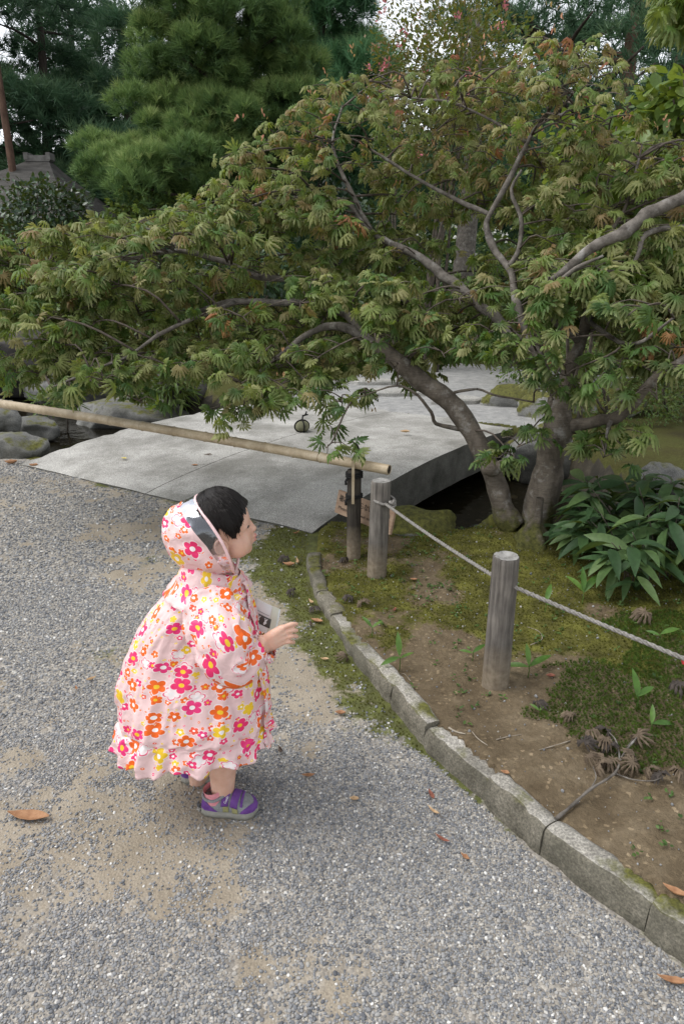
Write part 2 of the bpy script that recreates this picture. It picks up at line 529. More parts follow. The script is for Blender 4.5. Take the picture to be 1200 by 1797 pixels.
M_STREAM = simple('stream_silt', [(.3, (.018, .015, .010)), (.55, (.05, .042, .028)), (.75, (.09, .078, .055))], 7, 6, .7, .5, .02, fine=60)
M_GARDEN = simple('garden_moss', [(.25, (.05, .042, .024)), (.42, (.075, .070, .025)), (.58, (.085, .09, .028)), (.75, (.15, .125, .075))], 3, 8, .95, .6, .03, .1, fine=70)
M_FARPATH = simple('far_gravel', [(.3, (.27, .27, .265)), (.7, (.42, .415, .40))], 12, 6, .9, .5, .01, .2, fine=110)
g_path = region('gravel_path', 0, M_PATH, pmoss)
g_bed = region('planting_bed', 1, M_BED, bm_)
g_str = region('stream_bed', 2, M_STREAM, bm_)
g_far = region('garden_ground', 3, M_GARDEN, bm_)
g_fp = region('far_path', 4, M_FARPATH, pmoss)

# water of the stream
m, nt = newmat('stream_water')
v = coords(nt, 'Object')
b = nd(nt, 'BsdfPrincipled', {'Base Color': (.10, .085, .05, 1), 'Roughness': .04, 'IOR': 1.33, 'Transmission Weight': .92})
bn = nd(nt, 'Bump', {'Height': noise(nt, v, 5, 3), 'Strength': .22, 'Distance': .04})
nt.links.new(bn.outputs[0], b.inputs['Normal'])
nt.links.new(b.outputs[0], nd(nt, 'OutputMaterial').inputs[0])
M_WATER = m
us = np.linspace(-22, 9, 60); vs = np.linspace(2.6, 6.3, 12)
Uq, Vq = np.meshgrid(us, vs, indexing='ij')
det = .83 * .832 + .555 * .555
WX = (.832 * Uq + .555 * Vq) / det; WY = (-.555 * Uq + .83 * Vq) / det
mb = MB(); mb.grid(np.stack((WX, WY, np.full_like(WX, WATER_Z)), -1)[:, ::-1])
structure(mb.build('stream_water', M_WATER))

# ---- loose gravel lying on the path: one mass of pebbles
def instanced(name, pts, size, rot, tone, mat, subdiv=1, squash=.55, jit=True):
    me = bpy.data.meshes.new(name)
    me.vertices.add(len(pts)); me.vertices.foreach_set('co', np.asarray(pts, np.float32).ravel())
    for k, a, t in (('size', size, 'FLOAT_VECTOR'), ('turn', rot, 'FLOAT_VECTOR'), ('tone', tone, 'FLOAT')):
        at = me.attributes.new(k, t, 'POINT')
        at.data.foreach_set('value' if t == 'FLOAT' else 'vector', np.asarray(a, np.float32).ravel())
    o = link(name, me)
    ng = bpy.data.node_groups.new(name + '_scatter', 'GeometryNodeTree')
    ng.interface.new_socket('Geometry', in_out='INPUT', socket_type='NodeSocketGeometry')
    ng.interface.new_socket('Geometry', in_out='OUTPUT', socket_type='NodeSocketGeometry')
    N = ng.nodes
    gi, go = N.new('NodeGroupInput'), N.new('NodeGroupOutput')
    m2p = N.new('GeometryNodeMeshToPoints')
    iop = N.new('GeometryNodeInstanceOnPoints')
    ico = N.new('GeometryNodeMeshIcoSphere'); ico.inputs['Subdivisions'].default_value = subdiv; ico.inputs['Radius'].default_value = 1.0
    sp = N.new('GeometryNodeSetPosition')
    nz = N.new('ShaderNodeTexNoise'); nz.inputs['Scale'].default_value = 1.1
    vm = N.new('ShaderNodeVectorMath'); vm.operation = 'SUBTRACT'; vm.inputs[1].default_value = (.5, .5, .5)
    ng.links.new(nz.outputs['Color'], vm.inputs[0]); 
    ng.links.new(ico.outputs[0], sp.inputs['Geometry']); ng.links.new(vm.outputs[0], sp.inputs['Offset'])
    sm = N.new('GeometryNodeSetShadeSmooth'); ng.links.new(sp.outputs[0], sm.inputs[0])
    mt_ = N.new('GeometryNodeSetMaterial'); mt_.inputs['Material'].default_value = mat
    ng.links.new(sm.outputs[0], mt_.inputs[0])
    def na(nm, tp):
        q = N.new('GeometryNodeInputNamedAttribute'); q.data_type = tp; q.inputs['Name'].default_value = nm
        return q.outputs['Attribute']
    ng.links.new(gi.outputs[0], m2p.inputs[0]); ng.links.new(m2p.outputs[0], iop.inputs['Points'])
    ng.links.new(mt_.outputs[0], iop.inputs['Instance'])
    ng.links.new(na('size', 'FLOAT_VECTOR'), iop.inputs['Scale']); ng.links.new(na('turn', 'FLOAT_VECTOR'), iop.inputs['Rotation'])
    ng.links.new(iop.outputs[0], go.inputs[0])
    mod = o.modifiers.new('scatter', 'NODES'); mod.node_group = ng
    me.materials.append(mat)
    return o
m, nt = newmat('pebble')
t = attr(nt, 'tone', 'INSTANCER')
pc = ramp(nt, t, [(0, (.085, .09, .10)), (.25, (.15, .157, .168)), (.5, (.235, .238, .243)), (.72, (.31, .306, .298)), (.86, (.38, .355, .31)), (1, (.64, .63, .60))])
pc = mx(nt, .4, pc, ramp(nt, noise(nt, nd(nt, 'NewGeometry').outputs['Position'], 400, 2), [(.3, (.6, .6, .6)), (.7, (1.2, 1.2, 1.2))]), 'MULTIPLY')
M_PEB = finish(m, nt, pc, .75, None, spec=.25)

def jitter(x0, x1, y0, y1, step):
    gx, gy = np.meshgrid(np.arange(x0, x1, step), np.arange(y0, y1, step), indexing='ij')
    g = np.column_stack((gx.ravel(), gy.ravel()))
    return g + rng.uniform(-.5, .5, g.shape) * step
def in_view(p, z=0, pad=60):
    d = p[:, 1] * _c + (CAMH - z) * _s
    sx = PCX + FPX * p[:, 0] / d
    sy = PCY - FPX * (p[:, 1] * _s + (z - CAMH) * _c) / d
    return (sx > -pad) & (sx < 1200 + pad) & (sy > -pad) & (sy < 1797 + pad * 2)
pts, szs = [], []
for (y0, y1, st, rad) in ((.6, 1.75, .0055, .0033), (1.75, 2.8, .0080, .0042), (2.8, 4.9, .0130, .0060)):
    q = jitter(-3.0, .8, y0, y1, st)
    q = q[in_view(q, 0, 260 if y1 < 3 else 80)]
    s_, m_2, k_ = path_fields(q[:, 0], q[:, 1])
    u_, v_ = uvb(q[:, 0], q[:, 1])
    pr = np.clip(1.0 - 1.05 * sstep(-.1, 1.1, s_ + (fbm(q * 22, 3, 71) - .5) * 1.5), .16, 1) * np.clip(1 - 1.25 * m_2, .04, 1)
    pr *= np.where(k_ > -.008, 0, 1) * np.where(v_ > 2.80, 0, 1) * (1 - .25 * sstep(2.4, 4, q[:, 1]))
    keep = rng.random(len(q)) < pr
    q = q[keep]
    pts.append(q); szs.append(np.full(len(q), rad))
pts = np.concatenate(pts); szs = np.concatenate(szs)
s = szs * np.clip(rng.lognormal(0, .26, len(pts)), .5, 1.75)
z = ground_z(pts[:, 0], pts[:, 1]) + s * .15
size = np.column_stack((s * rng.uniform(.8, 1.25, len(s)), s * rng.uniform(.75, 1.0, len(s)), s * rng.uniform(.42, .75, len(s))))
turn = np.column_stack((rng.normal(0, .35, len(s)), rng.normal(0, .35, len(s)), rng.uniform(0, 6.28, len(s))))
tone = np.clip(rng.beta(2.1, 2.0, len(s)) + np.where(rng.random(len(s)) < .05, .35, 0), 0, 1)
gv_ = instanced('gravel', np.column_stack((pts, z)), size, turn, tone, M_PEB)
tag(gv_, 'loose grey pebbles spread over the sandy garden path', 'gravel', kind='stuff')
N_GRAVEL = len(pts)
print('gravel', N_GRAVEL)
# grit on the bed and stones in the stream
q = jitter(-.3, 2.2, .8, 4.2, .03)
k_, _ = kerb_d(q[:, 0], q[:, 1]); u_, v_ = uvb(q[:, 0], q[:, 1])
q = q[(k_ > .05) & (v_ < v_near(u_) - .05)]
q = q[rng.random(len(q)) < .42]
s = .0022 * rng.lognormal(.0, .45, len(q))
size = np.column_stack((s * 1.1, s, s * .7))
o = instanced('grit', np.column_stack((q, ground_z(q[:, 0], q[:, 1]) + s * .4)), size, rng.uniform(0, 6, (len(q), 3)), np.clip(rng.beta(2, 1.6, len(q)), 0, 1), M_PEB)
tag(o, 'small grit and pebble crumbs on the brown soil behind the kerb', 'grit', kind='stuff')
uq = rng.uniform(-9, 1.5, 1600); vq = rng.uniform(3.2, 5.6, 1600)
qx = (.832 * uq + .555 * vq) / det; qy = (-.555 * uq + .83 * vq) / det
_ok = np.where(ground_z(qx, qy) < WATER_Z - .01)[0][:900]; qx, qy = qx[_ok], qy[_ok]; n9 = len(qx)
s = .018 * rng.lognormal(0, .5, n9)
o = instanced('stream_pebbles', np.column_stack((qx, qy, ground_z(qx, qy) + s * .3)), np.column_stack((s * 1.2, s, s * .6)), np.column_stack((np.zeros((n9, 2)), rng.uniform(0, 6, n9))), np.clip(rng.beta(2, 2.6, n9), 0, 1), M_PEB, 2)
tag(o, 'rounded stones lying on the dark stream bottom', 'stream stones', kind='stuff')
# ------------------------------------------------------------------ stone and timber
def stone_mat(name, lo, hi, speck=.8, moss=0.0, scale=6, mosscol=((.045, .045, .012), (.14, .14, .028)), mossy_up=True, grime=0.0):
    m, nt = newmat(name)
    v = coords(nt, 'Object')
    f = noise(nt, v, scale, 7, .62)
    col = ramp(nt, f, [(.3, lo), (.72, hi)])
    sp = noise(nt, v, 170, 2, .7)
    col = mx(nt, speck, col, ramp(nt, sp, [(.3, (.5, .5, .5)), (.5, (.95, .95, .95)), (.68, (1.55, 1.55, 1.5))]), 'MULTIPLY')
    h = mt(nt, 'ADD', f, mt(nt, 'MULTIPLY', noise(nt, v, 60, 4), .4))
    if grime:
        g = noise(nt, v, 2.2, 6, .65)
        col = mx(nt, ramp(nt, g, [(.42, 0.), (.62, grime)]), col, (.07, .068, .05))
    if moss:
        up = nd(nt, 'SeparateXYZ', {0: nd(nt, 'NewGeometry').outputs['Normal']}).outputs[2]
        mo = mt(nt, 'ADD', mt(nt, 'MULTIPLY', up, .35 if mossy_up else 0.), noise(nt, v, 7, 5, .6))
        t = 1.08 - moss * .5
        mk = ramp(nt, mo, [(t - .22, 0.), (t - .08, .96)])
        mc = ramp(nt, noise(nt, v, 40, 4), [(.3, mosscol[0]), (.7, mosscol[1])])
        mc = mx(nt, .7, mc, ramp(nt, noise(nt, v, 220, 2), [(.3, (.5, .5, .5)), (.7, (1.35, 1.35, 1.3))]), 'MULTIPLY')
        col = mx(nt, mk, col, mc)
    return finish(m, nt, col, .9, h, .55, .012, .2)
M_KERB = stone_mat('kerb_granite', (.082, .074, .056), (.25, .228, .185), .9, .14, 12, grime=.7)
M_KERBT = stone_mat('kerb_lit_top', (.19, .175, .15), (.48, .455, .41), .95, .08, 12, grime=.42)  # paler copy of the kerb stone: light on the top faces put into colour
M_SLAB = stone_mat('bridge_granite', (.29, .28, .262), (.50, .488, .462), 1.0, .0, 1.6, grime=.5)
M_SLABSIDE = stone_mat('bridge_shaded_stained_side', (.045, .044, .036), (.16, .155, .135), .7, .12, 4, mossy_up=False)  # side faces darker: algae stain plus shade painted into the colour
M_ROCK = stone_mat('garden_rock', (.075, .075, .072), (.29, .288, .275), .8, .12, 7, grime=.5)
M_ROCKM = stone_mat('mossy_rock', (.12, .12, .11), (.34, .34, .32), .7, .95, 5)
M_ROCKH = stone_mat('half_mossy_rock', (.15, .15, .14), (.38, .375, .36), .7, .62, 5)
M_ROCKD = stone_mat('dark_banded_rock', (.03, .028, .026), (.085, .08, .075), .6, .08, 4)

# ---- kerb: separate rough-hewn stones along the path edge
KP = np.array([(1.06, .52), (0.702, 1.009), (0.48, 1.291), (0.376, 1.471), (0.239, 1.692), (0.166, 1.875), (0.025, 2.204), (-0.046, 2.44), (-0.119, 2.667), (-0.165, 2.964), (-.17, 3.12)])
KL = np.concatenate(([0], np.cumsum(np.hypot(*np.diff(KP, axis=0).T))))
def kerb_at(s): return np.column_stack((np.interp(s, KL, KP[:, 0]), np.interp(s, KL, KP[:, 1])))
def kerb_s(px, py):
    c = P(px, py)[:2]; ss = np.linspace(0, KL[-1], 1500)
    return ss[np.argmin(np.hypot(*(kerb_at(ss) - c).T))]
kerb_root = empty('kerb', (0.2, 1.8, 0), 'low kerb of rough grey stones edging the path', 'kerb')
js = [0.02] + [kerb_s(*q) for q in ((1128, 1640), (945, 1500), (846, 1408), (738, 1312), (692, 1235), (617, 1155), (579, 1093), (556, 1052), (541, 1005))] + [KL[-1]]
for i, (s0, s1) in enumerate(zip(js[:-1], js[1:])):
    if i == 0: s1 += .0
    n = max(6, int((s1 - s0) / .022))
    ss = np.linspace(s0 + .001, s1 - .001, n)
    c = kerb_at(ss)
    # smooth direction
    d = unit(kerb_at(np.clip(ss + .06, 0, KL[-1])) - kerb_at(np.clip(ss - .06, 0, KL[-1])))
    nr = np.column_stack((d[:, 1], -d[:, 0]))            # towards the bed
    ht = kerb_top(c[:, 1]) + rng.normal(0, .005)
    wd = .060 + rng.normal(0, .004)
    prof = [(-.004, -.06), (0, 0), (.0, .45), (.003, .88), (.010, .985), (.022, 1.0), (wd - .012, 1.0), (wd, .96), (wd + .004, .3), (wd + .004, -.8)]
    G = np.zeros((n, len(prof), 3))
    for j, (o, zz) in enumerate(prof):
        G[:, j, :2] = c + nr * o
        G[:, j, 2] = zz * ht if zz > 0 else zz
    nz = (fbm(G.reshape(-1, 3) * 16, 4, 100 + i) - .5).reshape(n, -1)
    nz2 = (fbm(G.reshape(-1, 3) * 55, 2, 200 + i) - .5).reshape(n, -1)
    w = np.array([.3, 1, 1, 1, 1.1, 1, .8, .8, .3, .1])
    G[:, :, :2] += nr[:, None, :] * ((nz * .020 + nz2 * .009) * w)[:, :, None]
    G[:, :, 2] += (nz * .010 + nz2 * .007) * np.array([0, .2, .5, 1, 1, 1, 1, 1, .3, 0])
    # rounded ends
    e = np.minimum(np.arange(n), np.arange(n)[::-1]); 
    G[:, 3:8, 2] -= np.where(e == 0, .005, 0)[:, None]
    G[:, 0:5, :2] += nr[:, None, :] * np.where(e == 0, .004, 0)[:, None, None]
    mb = MB(); mb.grid(G)
    k = len(prof)
    for r_, flip in ((0, 1), (n - 1, 0)):
        cc = G[r_].mean(0)
        tri = np.array([(j, (j + 1), k) for j in range(k - 1)])
        mb.add(np.vstack((G[r_], cc)), tri if flip else tri[:, ::-1])
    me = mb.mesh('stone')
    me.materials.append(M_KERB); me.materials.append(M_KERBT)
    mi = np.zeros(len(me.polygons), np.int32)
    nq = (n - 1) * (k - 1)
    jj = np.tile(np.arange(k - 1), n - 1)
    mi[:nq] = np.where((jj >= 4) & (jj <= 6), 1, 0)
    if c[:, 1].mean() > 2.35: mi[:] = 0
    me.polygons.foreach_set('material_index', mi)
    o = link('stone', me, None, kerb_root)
    o.location = -np.array(kerb_root.location)

# ---- stone footbridge of parallel slabs, slightly arched
B0 = np.array((-.159, 3.428)); BD = np.array((.5545, .832)); BN = np.array((-.842, .539))   # right near corner, along, across to the left
BW, BL = 2.56, 3.18
bridge = empty('stone_bridge', (*(B0 + BD * BL / 2 + BN * BW / 2), 0), 'broad flat bridge of pale granite slabs over the stream', 'bridge')
def arch(t): return .012 + .085 * np.sin(np.pi * np.clip(t, 0, 1) ** .8)
splits = [0, 1.27, BW]
for i in range(len(splits) - 1):
    nt_, nw = 40, 14
    t = np.linspace(0, 1, nt_)
    w = np.linspace(splits[i] + .003, splits[i + 1] - .003, nw)
    skew = 0 * w                                    # near edge runs a little askew
    T, W = np.meshgrid(t, w, indexing='ij')
    X = B0[0] + BD[0] * (T * BL - .012 * W * (1 - T)) + BN[0] * W
    Y = B0[1] + BD[1] * (T * BL - .012 * W * (1 - T)) + BN[1] * W
    Z = arch(T)
    q = np.column_stack((X.ravel(), Y.ravel()))
    Z = Z + ((fbm(q * 3, 3, 61) - .5) * .008 + (fbm(q * 25, 2, 63) - .5) * .004).reshape(Z.shape)
    mb = MB()
    top = np.stack((X, Y, Z), -1)
    edge = np.minimum(np.arange(nw), np.arange(nw)[::-1]) == 0
    top[:, edge, 2] -= .005
    ch = np.clip(fbm(q * 30, 3, 65).reshape(Z.shape) - .55, 0, 1) * .035
    for e_, sgn in ((0, 1), (nw - 1, -1)):
        if (e_ == 0 and i == 0) or (e_ and i == len(splits) - 2):
            top[:, e_, 2] -= ch[:, e_]; top[:, e_, :2] += sgn * BN * (ch[:, e_] * 1.2)[:, None]
    for e_, sgn in ((0, 1), (nt_ - 1, -1)):
        top[e_, :, 2] -= ch[e_] * 1.0; top[e_, :, :2] += sgn * BD * (ch[e_] * 1.4)[:, None]
    thick = .27
    ring = np.concatenate((top, top[:, ::-1] - np.array((0, 0, thick))), axis=1)
    mb.grid(ring, closed=True)
    m_r = ring.shape[1]
    me = mb.mesh('slab')
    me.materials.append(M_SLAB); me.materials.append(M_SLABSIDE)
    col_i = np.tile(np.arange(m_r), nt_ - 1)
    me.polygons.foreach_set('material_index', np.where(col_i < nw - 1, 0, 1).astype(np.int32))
    bm = bmesh.new(); bm.from_mesh(me)
    bm.verts.ensure_lookup_table()
    for r_ in (0, nt_ - 1):
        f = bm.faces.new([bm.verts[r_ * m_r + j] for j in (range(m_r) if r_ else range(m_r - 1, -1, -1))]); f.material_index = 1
    bmesh.ops.recalc_face_normals(bm, faces=bm.faces)
    for e in bm.edges:
        if len(e.link_faces) == 2 and e.calc_face_angle(0) > .6: e.smooth = False
    bm.to_mesh(me); bm.free()
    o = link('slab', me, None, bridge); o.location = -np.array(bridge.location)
# abutments under the two ends
mb = MB()
for t0 in (-.02, .97):
    c = B0 + BD * BL * (t0 + .03) + BN * BW / 2
    ang = math.atan2(BN[1], BN[0])
    rot = Matrix.Rotation(ang, 3, 'Z')
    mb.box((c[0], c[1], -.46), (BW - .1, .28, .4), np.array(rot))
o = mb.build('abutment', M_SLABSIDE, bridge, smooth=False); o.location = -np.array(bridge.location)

# ---- rocks
def ico(sub):
    bm = bmesh.new(); bmesh.ops.create_icosphere(bm, subdivisions=sub, radius=1)
    V = np.array([v.co[:] for v in bm.verts]); F = np.array([[v.index for v in f.verts] for f in bm.faces]); bm.free()
    return V, F
ICO4, ICO3, ICO2 = ico(4), ico(3), ico(2)
def rock_mesh(name, r, seed, ang=.5, sub=5, band=0):
    V, F = ICO4 if sub == 5 else ICO3
    V = V.copy()
    rg = np.random.default_rng(seed)
    for k in range(14):                                  # flat facets
        n = unit(rg.normal(0, 1, 3)); d = rg.uniform(.55, .85)
        s = V @ n
        V -= np.where(s > d, (s - d) * .93, 0)[:, None] * n
    n1 = fbm(V * 1.7 + seed, 4, seed) - .5
    n2 = fbm(V * 7 + seed, 4, seed + 3) - .5
    V *= (1 + n1 * ang + n2 * .20)[:, None]
    if band: V *= (1 + .06 * np.sin(V[:, 2] * 16 + n1 * 6) * band)[:, None] * 1.0
    V *= np.asarray(r)
    return mesh_np(name, V, F, True, {'rnd': np.zeros(len(V))})
def rock(name, c, r, seed, mat, label, rz=0, ang=.5, group='rocks along the stream', band=0):
    o = link(name, rock_mesh(name, r, seed, ang, 5, band), mat)
    o.location = tuple(float(q) for q in c); o.rotation_euler = (0, 0, rz)
    return tag(o, label, 'rock', group)
gz = lambda x, y: float(ground_z(np.array([x]), np.array([y]))[0])
def rock_px(px, py, z, r, seed, mat, label, **k):
    c = P(px, py, z); return rock('rock', (c[0], c[1], z + k.pop('dz', 0)), r, seed, mat, label, **k)
rock_px(22, 790, .02, (.30, .26, .17), 1, M_ROCK, 'grey rounded rock at the path edge beside the bridge corner', rz=.2)
rock_px(-2, 745, .0, (.28, .30, .22), 2, M_ROCK, 'dark grey rock behind the rounded one at the far left edge', dz=.03)
rock_px(62, 752, -.2, (.28, .2, .15), 3, M_ROCK, 'small low rock at the water beside two larger grey ones')
rock_px(215, 730, -.25, (.85, .45, .30), 4, M_ROCKD if False else M_ROCK, 'long flat grey rock in the water behind the bamboo rail', rz=-.3)
rock_px(310, 695, -.1, (.5, .4, .35), 5, M_ROCKD, 'dark wet rock against the far side of the bridge')
rock_px(160, 672, -.1, (.9, .5, .42), 6, M_ROCK, 'weathered grey boulder on the far bank under the maple leaves')
rock('rock', (-4.75, 9.35, .12), (1.35, .7, .62), 7, M_ROCKD, 'big dark boulder with layered bands across the stream', rz=.15, ang=.3, band=1.0)
rock('rock', (.40, 3.46, .0), (.22, .17, .17), 8, M_ROCKM, 'mossy boulder beside the post where the rope ends', ang=.4)
rock_px(905, 712, .0, (.42, .35, .24), 9, M_ROCKH, 'pale rock with yellow moss cap at the far bridge end', rz=.4)
rock_px(975, 735, .0, (.40, .34, .3), 10, M_ROCKH, 'half mossy grey rock behind the maple trunk')
rock_px(1065, 712, .1, (.42, .28, .2), 11, M_ROCKM, 'moss covered rock between trunk and right maple limb')
rock_px(915, 808, -.22, (.30, .22, .22), 12, M_ROCKD, 'dark shaded stone under the far right bridge corner')
rock_px(960, 800, -.1, (.35, .3, .34), 13, M_ROCK, 'grey stone at the water just behind the maple trunk')
rock_px(1172, 852, .05, (.20, .16, .16), 14, M_ROCK, 'small pale rock above the bamboo grass clump')
rock('rock', (.83, 3.40, .03), (.13, .10, .10), 15, M_ROCKM, 'little moss hummock beside the foot of the maple', ang=.3)
for i, (px, py, r) in enumerate(((660, 672, .16), (700, 690, .2), (795, 705, .16), (745, 690, .15))):
    c = P(px, py, .04); 
    mb = MB(); n = 10; a = np.linspace(0, 6.28, n, endpoint=False); rr = r * (1 + .25 * rng.normal(0, 1, n).clip(-1, 1))
    mb.lathe([(0.001, .05), (.9, .05), (1.0, .035), (1.0, -.05)], seg=n)
    me = mb.mesh('paving_stone', False)
    V = np.array([v.co[:] for v in me.vertices]); th = np.arctan2(V[:, 1], V[:, 0]); idx = np.round(th / (2 * np.pi / n)).astype(int) % n
    V[:, :2] *= rr[idx][:, None]; me.vertices.foreach_set('co', V.ravel().astype(np.float32)); me.update()
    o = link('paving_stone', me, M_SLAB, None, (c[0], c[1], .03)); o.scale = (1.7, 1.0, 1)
    tag(o, ['flat stepping stone at the left end of the row beyond the bridge', 'largest flat stepping stone where the bridge meets the far path', 'flat stepping stone nearest the mossy pale rock', 'flat stepping stone behind the bent left trunk'][i], 'paving stone', 'stepping stones past the bridge')

# ---- weathered timber
def post_mat(name, dark, light, mud=True):
    m, nt = newmat(name)
    v = coords(nt, 'Object')
    st = noise(nt, coords(nt, 'Object', (1, 1, .07)), 75, 5, .65)
    col = ramp(nt, st, [(.28, dark), (.5, tuple(.5 * (a + b) for a, b in zip(dark, light))), (.7, light)])
    big = noise(nt, v, 9, 4)
    col = mx(nt, .7, col, ramp(nt, big, [(.3, (.55, .55, .56)), (.7, (1.25, 1.22, 1.18))]), 'MULTIPLY')
    z = nd(nt, 'SeparateXYZ', {0: v}).outputs[2]
    if mud:
        k = mt(nt, 'ADD', z, mt(nt, 'MULTIPLY', mt(nt, 'SUBTRACT', big, .5), .16))
        mud_c = ramp(nt, noise(nt, v, 60, 4), [(.3, (.16, .125, .085)), (.7, (.27, .225, .165))])
        col = mx(nt, ramp(nt, k, [(.05, .9), (.17, 0.)]), col, mud_c)
    return finish(m, nt, col, .9, st, .8, .006, .15)
M_POST = post_mat('grey_weathered_post', (.055, .050, .045), (.25, .23, .205))
M_POSTEND = simple('post_end_grain', [(.3, (.12, .115, .105)), (.7, (.36, .35, .33))], 30, 4, .9, .5, .004)
M_DPOST = post_mat('dark_timber_post', (.018, .016, .014), (.075, .066, .056))
def wood_post(px, py, h, r, lean, label, group, seed, mat=M_POST):
    b = P(px, py, .05)
    for _ in range(6): b = P(px, py, gz(b[0], b[1]))
    b[2] -= .005
    h = D(*h, b[1])[2] - b[2]
    root = empty('post', b, label, 'post', group)
    n = 26
    zs = np.linspace(-.06, h, n); zs = np.append(zs, h + .0)
    rad = r * (1.06 - .06 * np.linspace(0, 1, n))
    rad = np.append(rad, rad[-1] * .93); zs[-2] = h - .006
    path = np.column_stack((lean[0] * np.clip(zs, 0, 1), lean[1] * np.clip(zs, 0, 1), zs))
    seg = 36; th = np.linspace(0, 2 * np.pi, seg, endpoint=False)
    G = np.zeros((n + 1, seg, 3))
    G[:, :, 0] = path[:, 0:1] + rad[:, None] * np.cos(th); G[:, :, 1] = path[:, 1:2] + rad[:, None] * np.sin(th); G[:, :, 2] = zs[:, None]
    g = fbm(np.column_stack((np.repeat(np.cos(th)[None], n + 1, 0).ravel() * 5, np.repeat(np.sin(th)[None], n + 1, 0).ravel() * 5, G[:, :, 2].ravel() * 2.2)), 4, seed).reshape(n + 1, seg) - .5
    cr = (fbm(np.column_stack((np.tile(np.cos(th) * 14, n + 1), np.tile(np.sin(th) * 14, n + 1), G[:, :, 2].ravel() * 1.2)), 2, seed + 5).reshape(n + 1, seg) - .5)
    f = 1 + g * .14 - np.clip(cr - .13, 0, 1) * .8
    G[:, :, 0] = path[:, 0:1] + (G[:, :, 0] - path[:, 0:1]) * f; G[:, :, 1] = path[:, 1:2] + (G[:, :, 1] - path[:, 1:2]) * f
    mb = MB(); mb.grid(G, closed=True); mb.build('shaft', mat, root)
    mb = MB(); rr = [0, .25, .5, .62, .8, 1.0]
    E = np.zeros((6, seg, 3))
    for i, q in enumerate(rr):
        E[i] = G[-1].mean(0) + (G[-1] - G[-1].mean(0)) * q
        E[i, :, 2] = h + (.0 if q > .7 else -.008 * (1 - q)) + (rng.normal(0, .0012, seg) if q < 1 else 0)
    mb.grid(E[::-1], closed=True); mb.build('end_grain', M_POSTEND, root)
    return root, b
pg = 'round posts of the rope fence'
p1, b1 = wood_post(868, 1203, (886, 975), .0405, (.0, .0), 'nearest round grey post with the rope threaded through it', pg, 5)
p2, b2 = wood_post(660, 1010, (669, 843), .0420, (.03, .0), 'round grey post next to bamboo rail with the rope knotted on', pg, 6)
b3 = np.array((1.23, 1.12, 0)); b3[2] = gz(b3[0], b3[1])

# ---- rope: three strands laid round each other, threaded through the nearer post
M_ROPE = simple('grey_rope', [(.3, (.15, .14, .125)), (.7, (.36, .34, .315))], 120, 3, .9, .6, .002, fine=500)
rope = empty('rope', (.5, 1.9, .4), 'grey twisted rope strung between the wooden posts', 'rope')
A_ = D(676, 884, b2[1] - .045); Bp = np.array((b1[0], b1[1], D(880, 1022, b1[1])[2])); C_ = np.array((b3[0], b3[1], .408))
n = 520
t = np.linspace(0, 1, n)
k = .5
path = np.where((t < k)[:, None], A_ + (Bp - A_) * (t / k)[:, None], Bp + (C_ - Bp) * ((t - k) / (1 - k))[:, None])
path[:, 2] -= .008 * np.sin(np.pi * np.where(t < k, t / k, (t - k) / (1 - k)))
ro = np.array(rope.location)
for j in range(3):
    ph = t * n * .45 + j * 2.094
    d = unit(np.gradient(path, axis=0)); u = unit(np.cross(d, (0, 0, 1.0))); w = np.cross(d, u)
    st = path + .0033 * (np.cos(ph)[:, None] * u + np.sin(ph)[:, None] * w)
    mb = MB(); mb.tube(st - ro, .0036, 6); mb.build('strand', M_ROPE, rope)
mb = MB()
th = np.linspace(0, 2 * np.pi, 40)
cb = np.array((b2[0] + .026, b2[1], A_[2] + .006))
loop = cb + np.column_stack((.050 * np.cos(th), .050 * np.sin(th), .012 * np.cos(th - 2.4)))
mb.tube(loop - ro, .0062, 8)
kn = A_ + np.array((.03, -.008, .0))
th = np.linspace(0, 4 * np.pi, 50)
mb.tube(kn - ro + np.column_stack((.012 * np.cos(th), .010 * np.sin(th) - .004, .012 * np.sin(th * .5))), .0058, 8)
mb.tube(np.array([kn + (0, -.01, 0), kn + (.004, -.016, .016), kn + (.006, -.014, .026)]) - ro, .006, 8)
mb.build('knot', M_ROPE, rope)

# ---- bamboo rail on a dark post, tied with black cord and a split bamboo slip
m, nt = newmat('dry_bamboo')
v = coords(nt, 'UV')
st = noise(nt, coords(nt, 'Object', (1, 1, 1)), 14, 5, .6)
col = ramp(nt, st, [(.3, (.30, .235, .15)), (.55, (.43, .35, .24)), (.75, (.52, .45, .34))])
col = mx(nt, .5, col, ramp(nt, noise(nt, coords(nt, 'Object', (1, 1, 1)), 90, 3), [(.3, (.75, .72, .68)), (.7, (1.15, 1.15, 1.12))]), 'MULTIPLY')
M_BAMBOO = finish(m, nt, col, .5, st, .15, .004, .4)
M_CORD = simple('black_hemp_cord', [(.3, (.006, .006, .006)), (.7, (.022, .021, .02))], 200, 3, .9, .8, .003)
M_DARK = simple('dark_hollow', [(.3, (.03, .022, .014)), (.7, (.07, .055, .04))], 50, 3, .9)
RA = np.array((.213, 2.985, .487)); RB = np.array((-2.62, 4.50, .565))
rail = empty('bamboo_rail', (RA + RB) / 2, 'long pale bamboo pole laid as a barrier before the bridge', 'rail')
ro = np.array(rail.location)
L = np.linalg.norm(RB - RA); nodes = np.array([.0, .125, .30, .45, .62, .80, .99, 1.2, 1.42, 1.66, 1.92, 2.2, 2.5, 2.82, 3.14]) + .06
nodes[0] = -1
ts = np.unique(np.concatenate((np.linspace(0, L, 90), [q + d for q in nodes if q > 0 for d in (-.012, -.005, -.002, .002, .005, .012)])))
ts = ts[(ts >= 0) & (ts <= L)]
rr = .0235 + .0035 * ts / L
